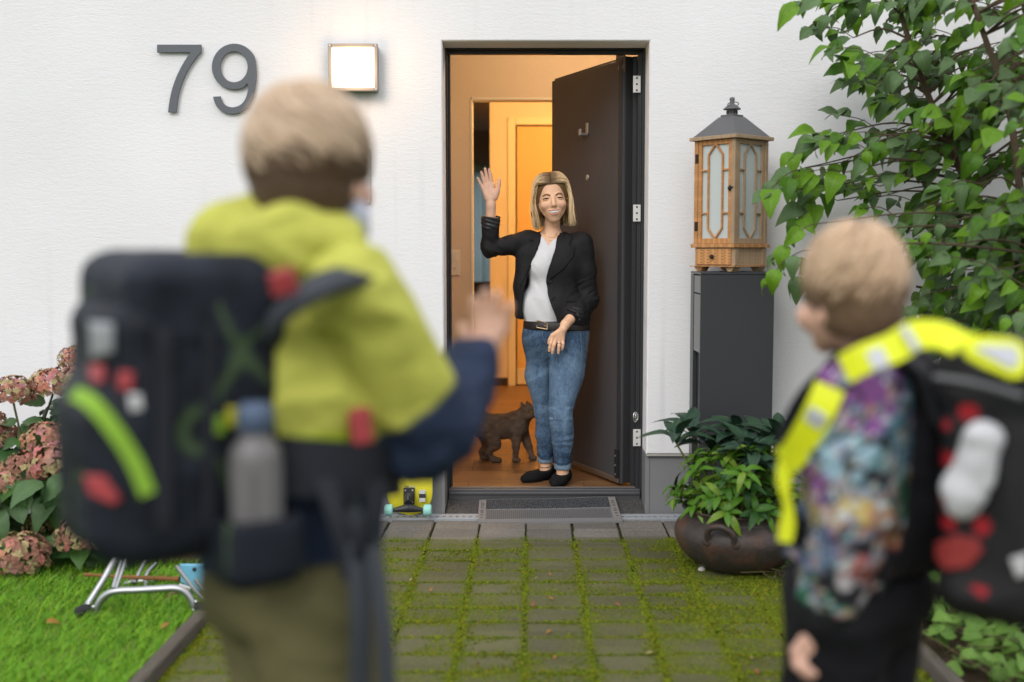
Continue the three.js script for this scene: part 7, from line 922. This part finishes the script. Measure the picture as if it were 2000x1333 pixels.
  const zones = [[1690, 800, 2, 60], [1740, 850, 0, 70], [1650, 880, 1, 60], [1700, 900, 9, 60], [1580, 950, 2, 40], [1640, 990, 5, 46], [1690, 1000, 8, 40], [1570, 1000, 5, 34], [1620, 1060, 7, 50], [1660, 1090, 4, 40], [1610, 1170, 3, 36], [1735, 950, 3, 40], [1645, 1130, 6, 30]].map(([x, y, c, r]) => [B(x, y, 0.1), c, r / 1170]);
  const printCol = (x, y, z) => { let c = [0.08, 0.12, 0.14], bd_ = 1e9; for (const [p, k, r] of zones) { const d = Math.hypot(x - p[0], y - p[1], (z - p[2]) * 0.4) / r + 0.35 * n3(x * 30, y * 30, z * 30); if (d < bd_) { bd_ = d; c = pal[k]; } } const s = n3(x * 48 + 5, y * 48, z * 48), s2 = n3(x * 55, y * 55 + 9, z * 55); if (s > 0.12) c = mix3(c, pal[Math.floor(Math.abs(s2) * 17) % 10], 0.8); if (n3(x * 90, y * 90, z * 90 + 4) > 0.62) c = [0.5, 0.55, 0.58]; const ink = Math.abs(n3(x * 34, y * 34, z * 34 + 3)); if (ink < 0.12) c = [0.02, 0.02, 0.025]; return c; };
  const jcol = (x, y, z) => { const t = clamp(dot3(sub([x, y, z], el), sub(wr, el)) / Math.pow(len3(sub(wr, el)), 2), -1, 2), onF = len3(sub([x, y, z], mix3(el, wr, clamp(t)))) < 0.075; if (onF && t > 0.79) return [0.012, 0.012, 0.014]; const p = [x, y, z], ds = (a, b) => len3(sub(p, mix3(a, b, clamp(dot3(sub(p, a), sub(b, a)) / Math.pow(len3(sub(b, a)), 2))))); if (Math.min(ds(sl, el), ds(el, wr)) > 0.083 && x > B(1625, 900)[0]) return [0.013, 0.013, 0.016]; return printCol(x, y, z); };
  part('jacket', jk.mesh(0.0065, { color: jcol }), mat([1, 1, 1], 0.7, { vertexColors: true, bumpMap: clothBump, bumpScale: 0.0015 }), pe);
  const tr = new Body(); tr.ell([hips[0], hipY - 0.0, hips[2]], [0.125, 0.1, 0.125], null, 0.04); for (const l of legs) tr.cap(l.h, l.k, 0.088, 0.075, 0.03).cap(l.k, [l.a[0], 0.09, l.a[2]], 0.075, 0.06, 0.02); tr.plane([0, 0.06, 0], [0, 1, 0], 0.008).plane([0, hipY + 0.09, 0], [0, -1, 0], 0.01); tr.warp = (x, y, z) => -0.008 * crease(x * 8, y * 9, z * 8);
  part('trousers', tr.mesh(0.009), mat([0.008, 0.008, 0.010], 0.8, { bumpMap: clothBump, bumpScale: 0.0015 }), pe);
  for (const l of legs) shoe(l.a, F, mat([0.03, 0.03, 0.035], 0.7), mat([0.4, 0.4, 0.4], 0.7), pe);

  // ---- school bag with red spots
  const N = mul(F, -1), cb = at([ct[0], 0, ct[2]], -0.225, 0.01, B(1900, 920, 0.1)[1]), bag = thing('school_bag', 'black school bag with red spots on the back of the child at the right', 'school bag', [cb[0], cb[1] - 0.22, cb[2]]), yaw = Math.atan2(N[0], N[2]), K = (u, y, o) => add(cb, add(add(mul(L, u), mul(N, o)), [0, y, 0])), rot = [0, yaw, 0];
  const spots = [[1886, 800, 20], [1850, 835, 10], [1846, 900, 16], [1825, 1020, 13], [1855, 1025, 14], [1905, 1018, 18], [1965, 960, 14], [1960, 1040, 14], [1990, 745, 18], [1905, 735, 14], [1970, 1130, 22], [1900, 1145, 18], [1845, 980, 14], [1935, 700, 12], [1815, 1100, 16], [1990, 850, 16], [1880, 940, 10]].map(([x, y, r]) => [B(x, y, 0.2), r / 1250]);
  const bagCol = (x, y, z) => { let c = mul([0.009, 0.0085, 0.0105], 1 + 0.4 * n3(x * 30, y * 30, z * 30)); for (const [p, r] of spots) { const d = Math.hypot(x - p[0], y - p[1], (z - p[2]) * 0.35) + 0.006 * n3(x * 60, y * 60, z * 60); if (d < r) c = [0.34, 0.012, 0.02]; } return c; };
  const mb = new Body(); mb.box(K(0, -0.02, 0.01), [0.165, 0.195, 0.1], 0.045, rot, 0.02).box(K(0, -0.09, 0.1), [0.14, 0.11, 0.04], 0.035, rot, 0.03).box(K(0, 0.155, 0.015), [0.17, 0.055, 0.115], 0.045, rot, 0.015); mb.warp = (x, y, z) => -0.004 * crease(x * 9, y * 9, z * 9);
  const bagM = mat([1, 1, 1], 0.55, { vertexColors: true, bumpMap: clothBump, bumpScale: 0.001 });
  part('pack', mb.mesh(0.007, { color: bagCol }), bagM, bag);
  const zs = zb + 0.7, blk = mat([0.014, 0.014, 0.017], 0.6);
  part('badge', patch(mb, [[1840, 1060], [1870, 1045], [1910, 1052], [1922, 1078], [1895, 1108], [1855, 1115], [1838, 1090]], zs, 0.010, 0.01), mat([0.25, 0.03, 0.028], 0.5), bag);
  part('lid_piping', bodyTube(mb, [[1815, 735], [1870, 742], [1930, 755], [2000, 775]], zs, 0.005, 0.003), mat([0.2, 0.2, 0.22], 0.4), bag); part('reflector', patch(mb, [[1975, 1090], [2010, 1080], [2010, 1120], [1990, 1130]], zs, 0.006, 0.006), mat([0.5, 0.5, 0.5], 0.4), bag);
  // white bottle-like pouch hanging on the bag
  const wp = onBody(mb, 1905, 935, zs, 0.0) || B(1905, 935, 0.25), ps = thing('shoe_charm', 'white rounded pouch hanging on the red spotted school bag', 'pouch', wp), pb = new Body(), q = (px, py, o = 0.02) => add(onBody(mb, px, py, zs, o) || wp, [0, 0, 0]);
  pb.cap(q(1925, 855), q(1915, 890), 0.022, 0.02, 0.02).cap(q(1915, 890), q(1892, 955), 0.02, 0.029, 0.03).cap(q(1892, 955), q(1887, 980), 0.029, 0.022, 0.02).cap(q(1945, 858), q(1935, 935), 0.012, 0.012, 0.01).ell(q(1930, 850, 0.022), [0.034, 0.018, 0.02], [0, 0.5, -0.1], 0.015); pb.warp = (x, y, z) => 0.002 * n3(x * 40, y * 40, z * 40);
  part('pouch', pb.mesh(0.005), mat([0.54, 0.54, 0.56], 0.6), ps); part('cord', tube([q(1930, 852), q(1935, 830, 0.01), q(1940, 800, 0.004)], 0.003, 12, 6), blk, ps);
  // straps
  const so = [at(ct, -0.13, 0.085, 0.08), at(S, -0.08, 0.085, 0.055), at(S, 0.0, 0.09, 0.068), at(S, 0.085, 0.1, 0.02), at(ct, 0.14, 0.1, 0.02), at(ct, 0.1, 0.13, -0.12), at(ct, -0.06, 0.13, -0.16)];
  part('shoulder_strap', band(so, [N, [N[0] * 0.5, 0.8, N[2] * 0.5], [0, 1, 0], add(F, [0, 0.5, 0]), F, add(F, L), L].map(nrm), 0.055, 0.013, 60), blk, bag);
  // ---- yellow safety collar with grey reflective strips
  const yv = thing('safety_collar', 'fluorescent yellow reflective safety collar over the shoulders of the child at the right', 'safety collar', [neck[0], neck[1], neck[2]]);
  const ym = mat([0.72, 0.78, 0.015], 0.55), rm = mat([0.5, 0.51, 0.55], 0.35), all = new Body(); all.p = [...jk.p, ...mb.p]; all.warp = null;
  const sb = (pts, w, off, seg = 30) => { const h = pts.map(([x, y, o]) => onBody(all, x, y, zs, off + (o || 0))).filter(Boolean); return h.length > 2 ? band(h, h.map((p) => nrm(add(gradAt(all, p, 0.01), [0, 0.25, 0.3]))), w, 0.006, seg) : null; };
  const add_ = (n, g, m) => { if (g) part(n, g, m, yv); };
  const bs = (pts, w, m, n, nn = [0, 0.45, 1]) => part(n, band(pts, pts.map(() => nrm(nn)), w, 0.006, 30), m, yv);
  bs([B(1648, 722, 0.17), B(1690, 700, 0.19), B(1745, 680, 0.2), B(1790, 655, 0.2), B(1835, 655, 0.22), B(1880, 672, 0.26)], 0.046, ym, 'collar');
  bs([B(1700, 706, 0.2), B(1730, 693, 0.205)], 0.03, rm, 'reflective_strip'); bs([B(1772, 664, 0.21), B(1786, 657, 0.21)], 0.04, rm, 'reflective_strip');
  { const c = [[1868, 668], [1900, 655], [1975, 662], [1997, 678], [1998, 712], [1985, 738], [1960, 742], [1905, 716], [1880, 700]].map(([x, y]) => B(x, y, 0.3)), ctr = B(1935, 695, 0.31); const fl = c.map((p) => [p[0] - ctr[0], p[1] - ctr[1]]); part('back_flap', extr(fl.slice().reverse(), 0.008, 0.002).rotateX(-0.35).translate(...ctr), ym, yv); const inn = [[1892, 684], [1912, 676], [1972, 678], [1980, 690], [1974, 718], [1958, 724]].map(([x, y]) => B(x, y, 0.3)).map((p) => [p[0] - ctr[0], p[1] - ctr[1]]); part('reflective_strip', extr(inn.reverse(), 0.004, 0.001).translate(0, 0, 0.0085).rotateX(-0.35).translate(...ctr), rm, yv); }
  bs([B(1622, 755, 0.13), B(1602, 800, 0.13), B(1578, 845, 0.11), B(1552, 885, 0.08), B(1530, 905, 0.05)], 0.048, ym, 'collar', [-0.5, 0.2, 1]); bs([B(1534, 900, 0.05), B(1532, 950, 0.05), B(1540, 1000, 0.05), B(1533, 1060, 0.05)], (u) => 0.02 + 0.006 * Math.sin(u * 9), ym, 'tie', [-0.3, 0, 1]);
  bs([B(1598, 806, 0.136), B(1586, 830, 0.122)], 0.03, rm, 'reflective_strip', [-0.5, 0.2, 1]);
}
// ---------------------------------------------------------------- the cat behind the woman's legs
{
  reseed(555);
  const zc = -1.0, C = (px, py, dz = 0) => P(px, py, zc + dz), cat = thing('cat', 'grey brown cat standing on the hall floor beside the woman jeans', 'cat', [C(985, 900)[0], FL, zc]), b = new Body(), fy = (p) => [p[0], FL + 0.016, p[2]];
  b.ell(C(975, 833), [0.12, 0.078, 0.062], null, 0.03).ell(C(948, 834), [0.068, 0.085, 0.066], null, 0.03).ell(C(1006, 832), [0.068, 0.082, 0.06], null, 0.03).ell(C(1018, 832), [0.04, 0.06, 0.05], null, 0.03).cap(C(1012, 820), C(1028, 810), 0.05, 0.044, 0.03);
  const hd = C(1029, 806, 0.02); b.ell(hd, [0.050, 0.044, 0.046], null, 0.02).ell(add(hd, [0.034, -0.014, 0.012]), [0.022, 0.019, 0.022], null, 0.012).ell(add(hd, [0.01, -0.02, 0.03]), [0.024, 0.02, 0.018], null, 0.012);
  for (const [dx, dz] of [[-0.018, 0.02], [0.014, -0.018]]) { b.cap(add(hd, [dx, 0.034, dz]), add(hd, [dx - 0.014, 0.062, dz + 0.004]), 0.021, 0.005, 0.008); b.cap(add(hd, [dx + 0.006, 0.042, dz + 0.016]), add(hd, [dx - 0.008, 0.06, dz + 0.014]), 0.009, 0.003, 0.004, 1); }
  b.ell(add(hd, [0.026, 0.006, 0.036]), [0.010, 0.008, 0.007], null, 0.004, 1);
  // hind legs with hock, front legs
  for (const [hip, kn, hk, paw, dz] of [[[946, 840], [954, 868], [941, 884], [947, 903], -0.035], [[950, 842], [968, 868], [953, 884], [968, 903], 0.04]]) { const q = [C(...hip, dz), C(...kn, dz), C(...hk, dz), fy(C(...paw, dz))]; b.cap(q[0], q[1], 0.05, 0.034, 0.02).cap(q[1], q[2], 0.032, 0.018, 0.014).cap(q[2], add(q[3], [-0.012, 0.006, 0]), 0.017, 0.016, 0.01).cap(add(q[3], [-0.012, 0, 0]), add(q[3], [0.022, -0.001, 0]), 0.017, 0.015, 0.008); }
  for (const [s, e, paw, dz] of [[[1010, 845], [1008, 872], [1007, 902], 0.035], [[1022, 845], [1032, 872], [1039, 902], -0.03]]) { const q = [C(...s, dz), C(...e, dz), fy(C(...paw, dz))]; b.cap(q[0], q[1], 0.036, 0.022, 0.018).cap(q[1], add(q[2], [0, 0.01, 0]), 0.021, 0.015, 0.01).cap(add(q[2], [-0.004, 0, 0]), add(q[2], [0.018, -0.002, 0]), 0.017, 0.014, 0.008); }
  b.cap(C(940, 815), C(936, 790, -0.01), 0.027, 0.025, 0.02).cap(C(936, 790, -0.01), C(938, 758, -0.02), 0.025, 0.024, 0.01).cap(C(938, 758, -0.02), C(946, 730, -0.02), 0.024, 0.015, 0.01);
  b.warp = (x, y, z) => 0.003 * n3(x * 40, y * 40, z * 40);
  const fur = (x, y, z) => { const low = 0.5 + 0.5 * n3(x * 14, y * 14, z * 14), n = 0.8 + 0.35 * f3(x * 30, y * 50, z * 30); return mul(mix3([0.165, 0.112, 0.076], [0.19, 0.145, 0.11], low), n); };
  const g = b.mesh(0.0055, { color: fur }), fm = mat([1, 1, 1], 0.9, { vertexColors: true, side: THREE.DoubleSide });
  const p = g.attributes.position, nn = g.attributes.normal, pos = [], col = [];
  for (let i = 0; i < 6500; i++) { const k = Math.floor(rnd(p.count)), a = [p.getX(k), p.getY(k), p.getZ(k)], n = [nn.getX(k), nn.getY(k), nn.getZ(k)]; if (a[0] > hd[0] + 0.02) continue; const L = rnd(0.007, 0.013), d = nrm(add(add(mul(n, 0.55), [-0.75, -0.35, 0]), mul(rv(), 0.35))), s = mul(nrm(cross(d, n)), 0.0012), t = add(a, mul(d, L)); pos.push(...sub(a, s), ...add(a, s), ...t); const c = mul(fur(...a), rnd(0.7, 1.5)); col.push(...c, ...c, ...c); }
  const fg = new THREE.BufferGeometry(); fg.setAttribute('position', new THREE.Float32BufferAttribute(pos, 3)); fg.setAttribute('color', new THREE.Float32BufferAttribute(col, 3)); fg.computeVertexNormals();
  part('body', g, fm, cat); part('fur', fg, fm, cat).userData.kind = 'stuff';
  part('eye', xf(new THREE.SphereGeometry(0.0085, 14, 10), add(hd, [0.026, 0.006, 0.034])), mat([0.3, 0.17, 0.03], 0.15), cat); part('nose', xf(new THREE.SphereGeometry(0.005, 10, 8), add(hd, [0.054, -0.008, 0.014])), mat([0.05, 0.035, 0.035], 0.5), cat);
}
renderer.render(scene, camera);
